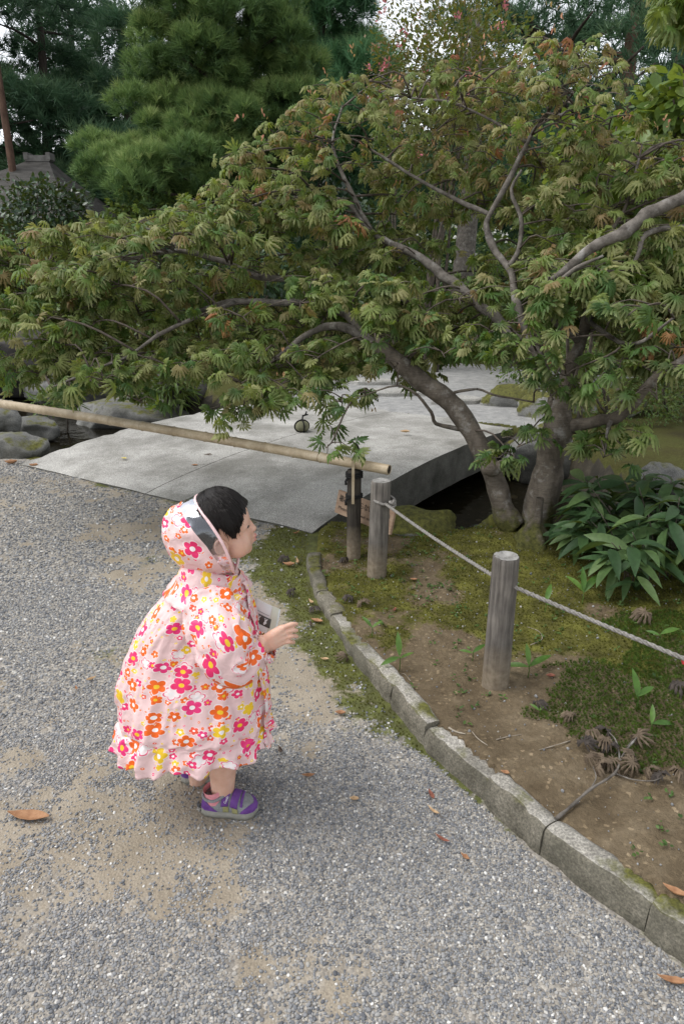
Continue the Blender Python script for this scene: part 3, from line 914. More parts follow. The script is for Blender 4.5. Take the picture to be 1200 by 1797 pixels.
for q in nodes:
    rr = rr + .0030 * np.exp(-((ts - q + .004) / .0035) ** 2) - .0022 * np.exp(-((ts - q - .003) / .003) ** 2)
path = RA + (RB - RA) * (ts / L)[:, None]
path[:, 2] += .012 * np.sin(ts * 1.1)
mb = MB(); mb.tube(path - ro, rr, 22, cap=False); mb.build('culm', M_BAMBOO, rail)
M_NODE = simple('bamboo_node', [(.3, (.12, .085, .05)), (.7, (.24, .18, .11))], 60, 3, .8)
for q in nodes:
    if 0 < q < L:
        j = np.argmin(np.abs(ts - q)); c_ = path[j] - ro; d_n = unit(RB - RA)
        mb = MB(); mb.tube(np.array([c_ - d_n * .0022, c_ - d_n * .001, c_ + d_n * .001, c_ + d_n * .0022]), np.array([.985, 1.03, 1.03, .985]) * (.0235 + .0035 * q / L), 20, cap=False); mb.build('node', M_NODE, rail)
d = unit(RB - RA)
mb = MB(); mb.tube(np.array([path[0], path[0] + d * .0004, path[0] + d * .05]) - ro, [rr[0], rr[0] * .80, rr[0] * .78], 22, cap=True)
mb.build('hollow_end', M_DARK, rail)
mb = MB()
u = unit(np.cross(d, (0, 0, 1.0))); w = np.cross(d, u); th = np.linspace(0, 2 * np.pi, 22, endpoint=False)
ring = lambda r, off: path[0] + d * off + r * (np.cos(th)[:, None] * u + np.sin(th)[:, None] * w)
mb.grid(np.stack((ring(rr[0] * 1.003, .002), ring(rr[0] * 1.003, -.0015), ring(rr[0] * .8, -.0015), ring(rr[0] * .8, .004))) - ro, closed=True)
mb.build('cut_rim', M_BAMBOO, rail)
def dark_post(b, h, label):
    root = empty('rail_post', b, label, 'post', 'dark posts under the bamboo rail')
    mb = MB(); zs = np.linspace(-.05, h, 20)
    mb.tube(np.column_stack((np.zeros(20), np.zeros(20), zs)), .0335, 28, True, rough=.06, seed=3); mb.build('shaft', M_DPOST, root)
    mb = MB()
    for z0, nt_ in ((h - .035, 3), (h - .135, 2)):
        mb = MB()
        th = np.linspace(0, 2 * np.pi * nt_, 36 * nt_)
        mb.tube(np.column_stack((.0365 * np.cos(th), .0365 * np.sin(th), z0 + th / 6.283 * .009)), .0052, 7)
        mb.tube(np.array([(-.03, -.022, z0 + .004), (-.040, -.03, z0 - .012), (-.038, -.032, z0 - .028)]), .006, 7)
        mb.build('cord_lashing', M_CORD, root)
    mb = MB()
    mb.box((-.006, -.043, h - .045), (.013, .008, .215)); mb.build('bamboo_slip', M_BAMBOO, root, smooth=False)
    mb = MB()
    th = np.linspace(-.3, np.pi * .62, 16)
    hook = np.array([(.020, .036, h - .06), (.024, .045, h), (.026, .047, h + .06), (.022, .046, h + .085), (.012, .045, h + .108), (.0, .044, h + .117), (-.006, .044, h + .118)])
    mb.tube(smooth_path(hook, 20), .0052, 8); mb.build('cord_hook', M_CORD, root)
    return root
bq = P(625, 962, .02)
bq[0] = RA[0] + (RB[0] - RA[0]) * .055; bq[1] = RA[1] + (RB[1] - RA[1]) * .055 + .005; bq[2] = gz(bq[0], bq[1])
dark_post(bq, .487 - .026 - bq[2], 'short dark post carrying the right end of bamboo rail')
c = RA + (RB - RA) * .965; c[2] = 0
dark_post(c, .53, 'dark post under the left end of the bamboo rail')

# ---- small wooden notice board behind the post
M_SIGN = simple('sign_wood', [(.3, (.27, .175, .115)), (.7, (.38, .27, .19))], 12, 5, .7, .2, .003, cscale=(1, 1, 6))
M_INK = simple('sign_ink', [(0, (.03, .024, .02)), (1, (.045, .036, .03))], 20, 2, .8, .0)
S0 = D(592, 876, 3.30); S1 = D(690, 921, 2.98)
sc = (S0 + S1) / 2; sx = unit(S1 - S0); sx_h = unit(np.array((sx[0], sx[1], 0))); SWID = np.linalg.norm((S1 - S0)[:2])
tilt = S1[2] - S0[2]
sign = empty('notice_board', (sc[0], sc[1], gz(sc[0], sc[1])), 'small brown wooden notice board with dark lettering behind the dark post', 'sign')
nrm = np.cross(sx_h, (0, 0, 1.0)); 
up = unit(np.array((0, 0, 1.0)) - nrm * .25); nn = unit(np.cross(sx_h, up))
rot = np.column_stack((sx_h, up, nn))       # local x along the board, y up, z outwards
cz = sc[2] - sign.location[2]
mb = MB(); mb.box((0, 0, cz), (SWID, .118, .014), rot); bo = mb.build('board', M_SIGN, sign, smooth=False)
md = bo.modifiers.new('b', 'BEVEL'); md.width = .0015
for q in (-.32, .32):
    e = sx_h * q * SWID
    mb = MB(); mb.box(e + np.array((0, 0, cz * .5 - .06)) - nn * .014, (.02, .016, cz + .10))
    mb.build('stake', M_DARK, sign, smooth=False)
def text_mesh(name, body, size, mat, parent, pos, rot, width=None, thick=.0006):
    cu = bpy.data.curves.new(name, 'FONT'); cu.body = body; cu.size = size; cu.align_x = 'CENTER'; cu.align_y = 'CENTER'; cu.extrude = thick; cu.resolution_u = 2
    tmp = bpy.data.objects.new('tmp', cu); COL.objects.link(tmp)
    bpy.context.view_layer.update()
    dg = bpy.context.evaluated_depsgraph_get()
    me = bpy.data.meshes.new_from_object(tmp.evaluated_get(dg))
    bpy.data.objects.remove(tmp); bpy.data.curves.remove(cu)
    me.name = name
    V = np.zeros(len(me.vertices) * 3, np.float32); me.vertices.foreach_get('co', V); V = V.reshape(-1, 3)
    if len(V) and width:
        V[:, 0] *= width / (V[:, 0].max() - V[:, 0].min())
    V = V @ np.asarray(rot).T + pos
    me.vertices.foreach_set('co', V.astype(np.float32).ravel()); me.materials.clear(); me.update()
    return link(name, me, mat, parent)
cc = np.array((0, 0, cz)) + nn * .0078
text_mesh('lettering', '\u67f5\u5185\u306b\u7acb\u5165\u3089\u306a\u3044\u3067\u4e0b\u3055\u3044', .036, M_INK, sign, cc + up * .020, rot, SWID * .90)
text_mesh('lettering', 'Please keep out of the area.', .022, M_INK, sign, cc - up * .026, rot, SWID * .88)

# ---- round stone tied with black cord, set on the bridge
M_TIED = simple('olive_stone', [(.3, (.11, .11, .065)), (.7, (.24, .235, .15))], 18, 5, .8, .3, .004)
tp = P(530, 757, .09)
ts_ = empty('tied_stone', tp, 'round olive stone bound crosswise with black cord on the bridge', 'stone')
V, F = ICO3; V = V * np.array((.058, .055, .046)) * (1 + (fbm(V * 1.5, 3, 4) - .5) * .2)[:, None]
link('stone', mesh_np('stone', V + np.array((0, 0, .044)), F, True), M_TIED, ts_)
mb = MB()
th = np.linspace(0, 2 * np.pi, 40)
for a in (.35, 1.95):
    ring = np.column_stack((.0615 * np.cos(th) * math.cos(a), .0605 * np.cos(th) * math.sin(a), .044 + .0505 * np.sin(th)))
    mb.tube(ring, .0058, 7)
mb.tube(smooth_path([(0, 0, .09), (.006, 0, .105), (.008, 0, .125), (.02, 0, .132), (.034, 0, .136), (.052, 0, .14)], 18), .006, 7)
mb.tube(smooth_path([(.024, 0, .134), (.034, .0, .146), (.04, 0, .166)], 8), .006, 7)
mb.ell((.012, 0, .13), (.010, .009, .008)); mb.ell((.0, 0, .094), (.012, .012, .009))
mb.build('cord', M_CORD, ts_)
# ------------------------------------------------------------------ vegetation: the spreading maple
def bark_mat(name, lo, hi, streak=(1, 1, .35), sc=18, moss=False, lich=.0):
    m, nt = newmat(name)
    v = coords(nt, 'Object', streak)
    f = noise(nt, v, sc, 6, .65)
    col = ramp(nt, f, [(.3, lo), (.7, hi)])
    if lich:
        col = mx(nt, ramp(nt, noise(nt, coords(nt, 'Object'), 14, 5, .7), [(.55, 0.), (.68, lich)]), col, (.33, .32, .30))
    if moss:
        vo = coords(nt, 'Object')
        z = nd(nt, 'SeparateXYZ', {0: vo}).outputs[2]
        k = mt(nt, 'ADD', z, mt(nt, 'MULTIPLY', mt(nt, 'SUBTRACT', noise(nt, vo, 16, 5, .65), .5), .42))
        mc = ramp(nt, noise(nt, vo, 60, 4), [(.3, (.035, .038, .012)), (.7, (.12, .12, .03))])
        col = mx(nt, ramp(nt, k, [(.03, .92), (.13, 0.)]), col, mc)
        # fine cross lines and dark pits of maple bark
        ln = noise(nt, coords(nt, 'Object', (1, 1, 5)), 26, 5, .7)
        col = mx(nt, .6, col, ramp(nt, ln, [(.32, (.45, .43, .40)), (.5, (1, 1, 1)), (.7, (1.2, 1.18, 1.15))]), 'MULTIPLY')
    return finish(m, nt, col, .9, mt(nt, 'ADD', f, mt(nt, 'MULTIPLY', noise(nt, v, sc * 6, 3), .5)), .6, .008, .15)
M_MBARK = bark_mat('maple_bark', (.055, .046, .037), (.185, .158, .128), (1, 1, .5), 14, moss=True, lich=.55)
M_MLIMB = bark_mat('maple_limb_bark', (.062, .054, .046), (.20, .18, .157), (1, 1, 1), 26, lich=.65)
M_TWIG = simple('maple_twig', [(.3, (.05, .038, .03)), (.7, (.14, .115, .095))], 30, 3, .8)
MAPLE_STOPS = [(0, (.034, .090, .024)), (.22, (.062, .145, .030)), (.42, (.110, .195, .038)), (.58, (.19, .25, .060)), (.72, (.31, .32, .13)), (.82, (.26, .20, .085)), (.90, (.24, .14, .065)), (.955, (.24, .095, .05)), (1, (.42, .10, .06))]
M_MLEAF = leafmat('maple_leaf', MAPLE_STOPS, .50, .36, .30, (.32, .30, .15), glow=.45)
M_MRED = leafmat('maple_leaf_turning', [(0, (.34, .13, .08)), (.5, (.34, .19, .07)), (1, (.28, .09, .06))], .5, .3, .3)

def maple_template(seed, droop=.5, lobes=11, fold=.16):
    rg = np.random.default_rng(seed)
    angs = np.linspace(-2.15, 2.15, lobes) + rg.normal(0, .03, lobes)
    V, F, rad = [(0, 0, 0)], [], [0]
    step = angs[1] - angs[0]
    for a in angs:
        Lb = (1.0 - .42 * (abs(a) / 2.15) ** 1.6) * (1 + rg.normal(0, .05))
        d = np.array((math.sin(a), math.cos(a))); n = np.array((d[1], -d[0]))
        w = .118 * Lb
        prof = ((.40, .42, -.2), (.60, 1.12, -.5), (.63, .66, -.3), (.78, .98, -.5), (.80, .42, -.3), (.92, .34, -.3))
        q0 = .27 * math.tan(step / 2) * .95
        pts = [(d * .27 - n * q0, .02)] + [(d * r_ * Lb - n * w * k_, z_) for r_, k_, z_ in prof] + [(d * Lb, 0)] + [(d * r_ * Lb + n * w * k_, z_) for r_, k_, z_ in prof[::-1]] + [(d * .27 + n * q0, .02), (d * .66 * Lb, 1.0)]
        b = len(V)
        tw_ = rg.normal(0, .10)
        for p, zf in pts:
            r = np.hypot(*p)
            lift = fold * .28 * zf * (r > .3)
            V.append((p[0], p[1], lift - droop * r ** 1.8 * (.75 + .25 * abs(a)) + tw_ * r * r)); rad.append(r)
        k = b + len(pts) - 1
        F += [(0, k, b)] + [(b + q, k, b + q + 1) for q in range(len(pts) - 2)] + [(k - 1, k, 0)]
    # stalk
    b = len(V)
    V += [(-.012, 0, 0), (.012, 0, 0), (.008, -.42, .10), (-.008, -.42, .10)]; rad += [0, 0, 0, 0]
    F += [(b, b + 1, b + 2), (b, b + 2, b + 3)]
    V = np.array(V, float)
    V[:, 0] *= 1 - .18 * np.clip(V[:, 1], 0, 1) * droop
    return V, np.array(F), np.array(rad)
MT = [maple_template(s, d, 11 if s % 2 else 9, f) for s, d, f in ((1, .35, .5), (2, .8, .6), (3, .15, .4), (4, 1.0, .7), (5, .55, .8), (6, .7, .5), (7, .25, .9), (8, .45, .3))]
M_ROOT = P(935, 950, .05); 
for _ in range(5): M_ROOT = P(935, 950, gz(M_ROOT[0], M_ROOT[1]))
limbs = {   # px, py, distance, radius
 'lt': [(905, 925, 3.19, .085), (885, 890, 3.21, .072), (856, 818, 3.25, .068), (822, 748, 3.30, .066), (778, 695, 3.35, .066), (722, 650, 3.42, .060), (660, 602, 3.5, .050)],
 'rt': [(938, 962, 3.2, .15), (945, 915, 3.2, .108), (953, 870, 3.2, .096), (965, 800, 3.2, .085), (976, 742, 3.22, .080), (984, 700, 3.25, .072)],
 'b1': [(984, 705, 3.25, .06), (958, 655, 3.32, .054), (925, 590, 3.42, .050), (903, 530, 3.5, .046), (890, 480, 3.6, .042), (866, 440, 3.7, .038), (853, 400, 3.75, .036), (860, 372, 3.78, .032), (890, 315, 3.82, .028), (924, 252, 3.86, .024), (945, 216, 3.88, .020), (1000, 190, 3.9, .014), (1045, 120, 3.95, .008)],
 'b2': [(984, 703, 3.25, .062), (1000, 650, 3.3, .056), (1018, 602, 3.36, .050), (1027, 560, 3.4, .040), (1045, 500, 3.45, .032), (1060, 430, 3.5, .024), (1100, 350, 3.6, .015), (1120, 280, 3.6, .010)],
 'b3': [(974, 760, 3.22, .060), (1030, 742, 3.15, .050), (1078, 735, 3.05, .045), (1112, 706, 2.98, .040), (1150, 662, 2.92, .034), (1210, 620, 2.9, .026), (1290, 560, 2.9, .016)],
 'b4': [(915, 602, 3.4, .046), (840, 532, 3.6, .045), (778, 482, 3.75, .046), (716, 442, 3.9, .044), (655, 405, 4.1, .036), (618, 362, 4.25, .028), (565, 345, 4.4, .020), (480, 350, 4.6, .015), (390, 380, 4.7, .010)],
 'b5': [(890, 470, 3.6, .022), (907, 440, 3.62, .020), (913, 385, 3.65, .018), (896, 335, 3.7, .014), (915, 300, 3.7, .009)],
 'b6': [(722, 650, 3.42, .04), (655, 600, 3.5, .038), (598, 572, 3.6, .034), (545, 588, 3.62, .028), (478, 632, 3.58, .018), (430, 680, 3.5, .010)],
 'b7': [(660, 602, 3.5, .045), (600, 545, 3.7, .040), (522, 527, 3.8, .036), (415, 530, 3.9, .030), (320, 548, 3.95, .020), (200, 560, 4.0, .014), (80, 545, 4.0, .008)],
 'b8': [(600, 545, 3.7, .034), (525, 495, 3.95, .030), (447, 484, 4.1, .028), (382, 456, 4.2, .026), (322, 440, 4.25, .024), (230, 453, 4.3, .018), (130, 466, 4.3, .012), (10, 480, 4.3, .007)],
 'b9': [(415, 530, 3.9, .022), (340, 560, 3.6, .018), (285, 585, 3.5, .015), (225, 625, 3.4, .012), (150, 655, 3.3, .008), (90, 680, 3.25, .006)],
 'b10': [(655, 405, 4.1, .022), (610, 320, 4.3, .018), (585, 250, 4.4, .013), (600, 190, 4.5, .008)],
 'b11': [(860, 376, 3.78, .022), (800, 350, 3.9, .018), (715, 300, 4.0, .014), (650, 262, 4.1, .009)],
 'b12': [(822, 756, 3.31, .020), (768, 744, 3.3, .014), (756, 720, 3.28, .012), (728, 688, 3.26, .010), (690, 676, 3.25, .008), (620, 700, 3.2, .005)],
 'b13': [(774, 694, 3.35, .014), (832, 683, 3.3, .010), (870, 695, 3.25, .009), (935, 705, 3.2, .006)],
 'b14': [(1018, 602, 3.36, .03), (960, 540, 3.2, .022), (1000, 480, 3.1, .016), (1060, 450, 3.0, .010)],
 'b15': [(924, 252, 3.86, .014), (860, 210, 3.9, .011), (790, 180, 3.95, .008), (720, 170, 4.0, .006)],
 'b16': [(1027, 560, 3.4, .022), (1070, 590, 3.1, .016), (1120, 600, 2.9, .012), (1180, 560, 2.8, .008)],
 'b17': [(320, 440, 4.25, .014), (260, 400, 4.4, .010), (180, 410, 4.5, .007)],
 'b18': [(1078, 735, 3.05, .018), (1065, 755, 2.95, .012), (1060, 790, 2.9, .008)],
}
maple = empty('maple_tree', M_ROOT, 'spreading maple with bent twin trunks and drooping olive leaves beside the bridge', 'tree')
mro = np.array(maple.location)
limb_pts, limb_rad = [], []
tb = MB()
for k, q in limbs.items():
    p = np.array([D(a, b, c) for a, b, c, _ in q]); r = np.array([w[3] for w in q]) * ({'lt': .74, 'rt': .78, 'b1': .46, 'b4': .58, 'b2': .56, 'b3': .60}.get(k, .62))
    n = max(10, int(np.linalg.norm(np.diff(p, axis=0), axis=1).sum() / .035))
    pp, rr = smooth_path(p, n, r)
    wob = np.stack([fbm(pp * 5 + i * 9, 3, 60 + i) - .5 for i in range(3)], -1) * (rr * (2.2 if r[0] < .05 else .7) + (.012 if r[0] < .05 else 0))[:, None]
    pp = pp + wob
    rr = rr * (1 + .34 * (fbm(pp * 11, 3, 77) - .5) * 2)
    limb_pts.append(pp); limb_rad.append(rr)
    if k in ('lt', 'rt'):
        tb.tube(pp - mro, rr, 18, rough=.07, seed=len(limb_pts))
        if k == 'rt':
            th = np.linspace(0, 2 * np.pi, 40, endpoint=False); zz = np.linspace(-.06, .22, 12)
            G = np.zeros((12, 40, 3))
            for i_, z_ in enumerate(zz):
                fl = .072 - .55 * np.clip(z_ - .02, 0, .1) + .075 * np.exp(-(z_ + .06) / .06) * (.55 + .45 * np.cos(th * 5 + .6) + .25 * np.sin(th * 3))
                G[i_] = np.column_stack((fl * np.cos(th) + .012 * (z_ > .1), fl * .92 * np.sin(th), np.full(40, z_)))
            tb.grid(G, closed=True)
        if k == 'lt':
            c = D(862, 822, 3.2); tb.ell(c - mro, (.05, .045, .04)); c = D(880, 818, 3.18); tb.ell(c - mro, (.035, .03, .03))
    else:
        mb = MB(); mb.tube(pp - mro, rr, 12 if r[0] > .03 else 7, rough=.10, seed=len(limb_pts))
        mb.build('branch', M_MLIMB if k not in ('b2', 'b3', 'b12', 'b13') else M_MBARK, maple)
trunk_o = tb.build('trunk', M_MBARK, maple)
LP = np.concatenate(limb_pts[2:]); LR = np.concatenate(limb_rad[2:])
# foliage pads
CROWN = np.array([(-60, 440), (60, 425), (150, 400), (215, 395), (300, 365), (400, 325), (455, 250), (520, 215), (565, 170), (620, 150), (700, 140), (800, 150), (880, 120), (940, 100), (1000, 78), (1050, 105), (1080, 170), (1100, 240), (1150, 255), (1260, 230), (1260, 640), (1190, 650), (1150, 610), (1110, 590), (1085, 560), (1050, 600), (1000, 600), (930, 625), (860, 622), (810, 630), (760, 640), (690, 668), (640, 625), (560, 650), (490, 690), (430, 720), (400, 640), (330, 620), (240, 670), (150, 685), (90, 680), (60, 605), (20, 585), (-60, 575)])
def in_poly(p, poly):
    x, y = p[:, 0], p[:, 1]; ins = np.zeros(len(p), bool); j = len(poly) - 1
    for i in range(len(poly)):
        xi, yi = poly[i]; xj, yj = poly[j]
        c = ((yi > y) != (yj > y)) & (x < (xj - xi) * (y - yi) / (yj - yi + 1e-9) + xi)
        ins ^= c; j = i
    return ins
HOLES = [(655, 365, 50), (850, 425, 60), (800, 440, 52), (740, 480, 34), (590, 330, 30), (700, 230, 30), (830, 290, 34), (1000, 300, 34), (340, 470, 30), (140, 520, 26), (680, 600, 26), (1130, 430, 34), (980, 240, 26), (540, 430, 28), (300, 520, 26), (880, 190, 22), (610, 430, 24), (1040, 600, 40), (905, 540, 28), (470, 440, 38), (560, 470, 25), (960, 350, 28), (1075, 330, 30), (620, 520, 30), (390, 455, 30), (770, 520, 30), (250, 440, 20), (895, 350, 26), (500, 590, 22), (240, 600, 25)]
cand = np.column_stack((rng.uniform(-60, 1260, 9000), rng.uniform(70, 740, 9000)))
cand = cand[in_poly(cand, CROWN)]
pads = []
for q in cand:
    if any((q[0] - h[0]) ** 2 + (q[1] - h[1]) ** 2 < h[2] ** 2 for h in HOLES): continue
    if all((q[0] - w[0]) ** 2 + ((q[1] - w[1]) * 1.25) ** 2 < 0 or (q[0] - w[0]) ** 2 + ((q[1] - w[1]) * 1.25) ** 2 > (39 if q[0] > 560 and q[1] < 430 else 35) ** 2 for w in pads): pads.append(q)
pads = np.array(pads)
extra = np.array([(585, 775), (470, 715), (660, 700), (600, 712), (1060, 800), (1075, 770), (920, 775), (1085, 650), (1120, 545), (200, 680), (120, 690), (230, 700), (1010, 690), (975, 660), (1170, 640), (895, 800), (1150, 690), (180, 660), (960, 690), (770, 618), (835, 600), (905, 628), (950, 650), (1010, 650), (880, 575), (700, 640), (660, 610)], float)
padY = []
for q in pads:
    lo = np.interp(q[1], (100, 300, 450, 600, 740), (3.9, 3.85, 3.6, 3.35, 3.15))
    hi = np.interp(q[1], (100, 300, 450, 600, 740), (4.3, 4.6, 4.5, 4.0, 3.4))
    if q[0] > 950: lo, hi = lo - .45, hi - .55
    padY.append(rng.uniform(lo, hi))
exY = [3.05, 3.45, 3.3, 3.2, 2.85, 2.92, 3.05, 2.85, 2.7, 3.3, 3.25, 3.3, 3.05, 3.05, 2.8, 3.05, 2.85, 3.25, 3.05, 3.2, 3.15, 3.1, 3.0, 2.95, 3.1, 3.25, 3.3]
pads = np.vstack((pads, extra)); padY = np.concatenate((padY, exY)); NEX = len(extra)
twb = MB(); LPOS, LAX, LNO, LSZ, LRN = [], [], [], [], []
for i, (q, Y) in enumerate(zip(pads, padY)):
    C = D(q[0], q[1], Y)
    small = i >= len(pads) - NEX
    dd = np.linalg.norm((LP - C) * np.array((1, 1, 2.0)), axis=1) + LR * 0
    j = np.argmin(dd)
    A = LP[j]
    out = unit(np.append((C - A)[:2], 0) + np.array((rng.normal(0, .05), rng.normal(0, .05), .0)) + 1e-4)
    mid = (A + C) / 2 + np.array((rng.normal(0, .03), rng.normal(0, .06), .02 + .05 * rng.random()))
    end = C + out * .05 + np.array((0, 0, -.02))
    tw = smooth_path([A, mid, C + (0, 0, .01), end], 9)
    if dd[j] > .03: twb.tube(tw, np.linspace(min(.007, .003 + .008 * dd[j]), .0026, 9), 5)
    nsh = 3 if small else (rng.integers(3, 6) if q[1] < 330 else rng.integers(4, 8))
    for s_ in range(nsh):
        a = rng.uniform(0, 6.28)
        st = tw[rng.integers(4, 9)]
        L = rng.uniform(.08, .24) * (.7 if small else 1)
        hd = unit(np.array((math.cos(a), math.sin(a), 0)) + out * .6)
        e = st + hd * L + np.array((0, 0, rng.uniform(-.03, .04)))
        sh = smooth_path([st, (st + e) / 2 + (0, 0, .02), e], 5)
        twb.tube(sh, np.linspace(.0032, .0016, 5), 4)
        for k in range((rng.integers(4, 8) if q[1] > 300 else rng.integers(3, 7)) if not small else 4):
            pos = sh[rng.integers(1, 5)] + rng.normal(0, .020, 3)
            az = rng.uniform(0, 6.28)
            od = unit(np.array((math.cos(az), math.sin(az), 0)) * .9 + hd * .8)
            dn = rng.uniform(-.25, 1.25)
            ax = unit(od + np.array((0, 0, -dn)))
            LPOS.append(pos + od * .035 + np.array((0, 0, -.005))); LAX.append(ax)
            LNO.append(np.array((0, 0, 1.0)) + od * .3 + rng.normal(0, .5, 3))
            LSZ.append(rng.uniform(.036, .074) * np.interp(q[1], (150, 420), (.74, 1.0)) * (1.15 if q[0] > 980 and q[1] > 450 else 1))
            hi_ = np.clip((560 - q[1]) / 420, -.25, 1)
            LRN.append(np.clip(rng.beta(2, 2.1) * .84 + .05 + .15 * hi_ + (.12 if rng.random() < .08 else 0) - (.22 if small else 0), 0.01, .97))
LPOS, LAX, LNO, LSZ, LRN = map(np.array, (LPOS, LAX, LNO, LSZ, LRN))
N_MAPLE = len(LPOS)
print('maple leaves', N_MAPLE, 'pads', len(pads))
tw_o = stuff(twb.build('twigs', M_TWIG, maple)); tw_o.location = -mro
# boughs that the photograph shows bare: leaves right in front of them are left off
def proj(p):
    d = p[:, 1] * _c + (CAMH - p[:, 2]) * _s
    return PCX + FPX * p[:, 0] / d, PCY - FPX * (p[:, 1] * _s + (p[:, 2] - CAMH) * _c) / d, d
lx, ly, ld = proj(LPOS + LAX * (LSZ * .5)[:, None])
drop = np.zeros(len(LPOS), bool)
names = list(limbs)
for k, x0, x1, wd_ in (('b8', 215, 460, 20), ('b7', 405, 540, 20), ('b6', 460, 600, 16), ('b4', 700, 800, 24), ('b1', 840, 950, 20), ('b5', 880, 925, 12), ('b9', 230, 330, 12), ('b11', 690, 860, 10), ('b10', 585, 640, 12), ('lt', 690, 790, 26), ('b2', 985, 1030, 22), ('b3', 1040, 1130, 20), ('b16', 1060, 1180, 10), ('b15', 800, 900, 8)):
    pl_ = limb_pts[names.index(k)]; a, b, d0 = proj(pl_)
    s_ = (a > x0) & (a < x1)
    if not s_.any(): continue
    dd = np.hypot(lx[:, None] - a[s_][None], ly[:, None] - b[s_][None]); j = dd.argmin(1)
    drop |= (dd.min(1) < wd_) & (ld < d0[s_][j] + .02) & (rng.random(len(LPOS)) < .85)
drop |= (lx - 530) ** 2 + (ly - 748) ** 2 < 30 ** 2
LPOS, LAX, LNO, LSZ, LRN = (q[~drop] for q in (LPOS, LAX, LNO, LSZ, LRN)); N_MAPLE = len(LPOS)
ROT = frames(LAX, LNO)
d_ = LPOS[:, 1] * _c + (CAMH - LPOS[:, 2]) * _s
sx_ = PCX + FPX * LPOS[:, 0] / d_
sy_ = PCY - FPX * (LPOS[:, 1] * _s + (LPOS[:, 2] - CAMH) * _c) / d_
score = LSZ / d_ * np.where((sx_ > 0) & (sx_ < 1200) & (sy_ > 0), 1, .1)
near = np.argsort(-score)[:300]
isn = np.zeros(N_MAPLE, bool); isn[near] = True
which = rng.integers(0, len(MT), N_MAPLE)
leaf_me = []
for v_ in range(len(MT)):
    for b in range(5):
        V, F, rad = MT[v_]
        leaf_me.append(mesh_np('leaf', V, F, True, {'rnd': np.full(len(V), b * .17 + .04), 'rad': rad}))
# own leaf material for single leaves: the object's random number only nudges the colour
def near_leafmat():
    m = M_MLEAF.copy(); m.name = 'maple_leaf_single'
    nt = m.node_tree
    oi = [n for n in nt.nodes if n.type == 'OBJECT_INFO'][0]
    l = [l for l in nt.links if l.from_node == oi][0]; to = l.to_socket; fr = l.from_socket
    nt.links.remove(l)
    k = nt.nodes.new('ShaderNodeMath'); k.operation = 'MULTIPLY'; k.inputs[1].default_value = .16
    nt.links.new(fr, k.inputs[0]); nt.links.new(k.outputs[0], to)
    return m
M_MLEAF1 = near_leafmat()
# in the joined crown the object number must not shift the colours
def still(m):
    nt = m.node_tree
    for oi in [n for n in nt.nodes if n.type == 'OBJECT_INFO']:
        for l in list(nt.links):
            if l.from_node == oi:
                to = l.to_socket; nt.links.remove(l); to.default_value = 0.0
still(M_MLEAF)
for me in leaf_me: me.materials.append(M_MLEAF1)
for i in near:
    me = leaf_me[which[i] * 5 + int(min(4, LRN[i] * 5.0))]
    o = bpy.data.objects.new('leaf', me); COL.objects.link(o); o.parent = maple
    M = np.eye(4); M[:3, :3] = ROT[i] * LSZ[i]; M[:3, 3] = LPOS[i] - mro
    o.matrix_local = Matrix(M.tolist())
Vs, Fs, Rn, Rd, off = [], [], [], [], 0
red = np.zeros(N_MAPLE, bool)
for c in ((495, 515, 28), (460, 545, 22), (382, 575, 24), (1165, 590, 45), (60, 440, 25), (960, 95, 30), (630, 385, 25)):
    red |= ((sx_ - c[0]) ** 2 + (sy_ - c[1]) ** 2 < c[2] ** 2) & (rng.random(N_MAPLE) < .30)
for grp, mat_, nm in ((~isn & ~red, M_MLEAF, 'crown'), (~isn & red, M_MRED, 'turning_leaves')):
    Vs, Fs, At, Rd, off = [], [], [], [], 0
    for v_ in range(len(MT)):
        s_ = np.where(grp & (which == v_))[0]
        if not len(s_): continue
        V, F, at = scatter(MT[v_][0], MT[v_][1], LPOS[s_] - mro, ROT[s_], LSZ[s_], LRN[s_], MT[v_][2])
        Vs.append(V); Fs.append(F + off); off += len(V); At.append(at['rnd']); Rd.append(at['rad'])
    o = stuff(link(nm, mesh_np(nm, np.concatenate(Vs), np.concatenate(Fs), True, {'rnd': np.concatenate(At), 'rad': np.concatenate(Rd)}), mat_, maple))
# winged pink seeds standing above the upper sprays
tops = np.where((pads[:, 1] < 330) | (rng.random(len(pads)) < .12))[0]
sv = np.array([(-.10, 0, 0), (.10, 0, 0), (.26, .7, .05), (0, 1, .08), (-.2, .7, .05)]); sf = np.array([(0, 1, 2, 3, 4)])
pp = np.array([D(pads[i][0], pads[i][1], padY[i]) + rng.normal(0, .07, 3) + (0, 0, .07) for i in tops for _ in range(2)])
pp = np.repeat(pp, 3, 0) + rng.normal(0, .012, (len(pp) * 3, 3)); n2 = len(pp)
V, F, at = scatter(sv, sf, pp - mro, frames(np.column_stack((rng.normal(0, .6, (n2, 2)), np.ones(n2))), rng.normal(0, 1, (n2, 3))), rng.uniform(.016, .028, n2), rng.random(n2))
M_SAM = leafmat('maple_seed_wing', [(0, (.42, .16, .12)), (.5, (.52, .27, .17)), (1, (.40, .26, .12))], .6, .35, .2); still(M_SAM)
stuff(link('seeds', mesh_np('seeds', V, F, True, {'rnd': at['rnd'], 'rad': np.zeros(len(V))}), M_SAM, maple))
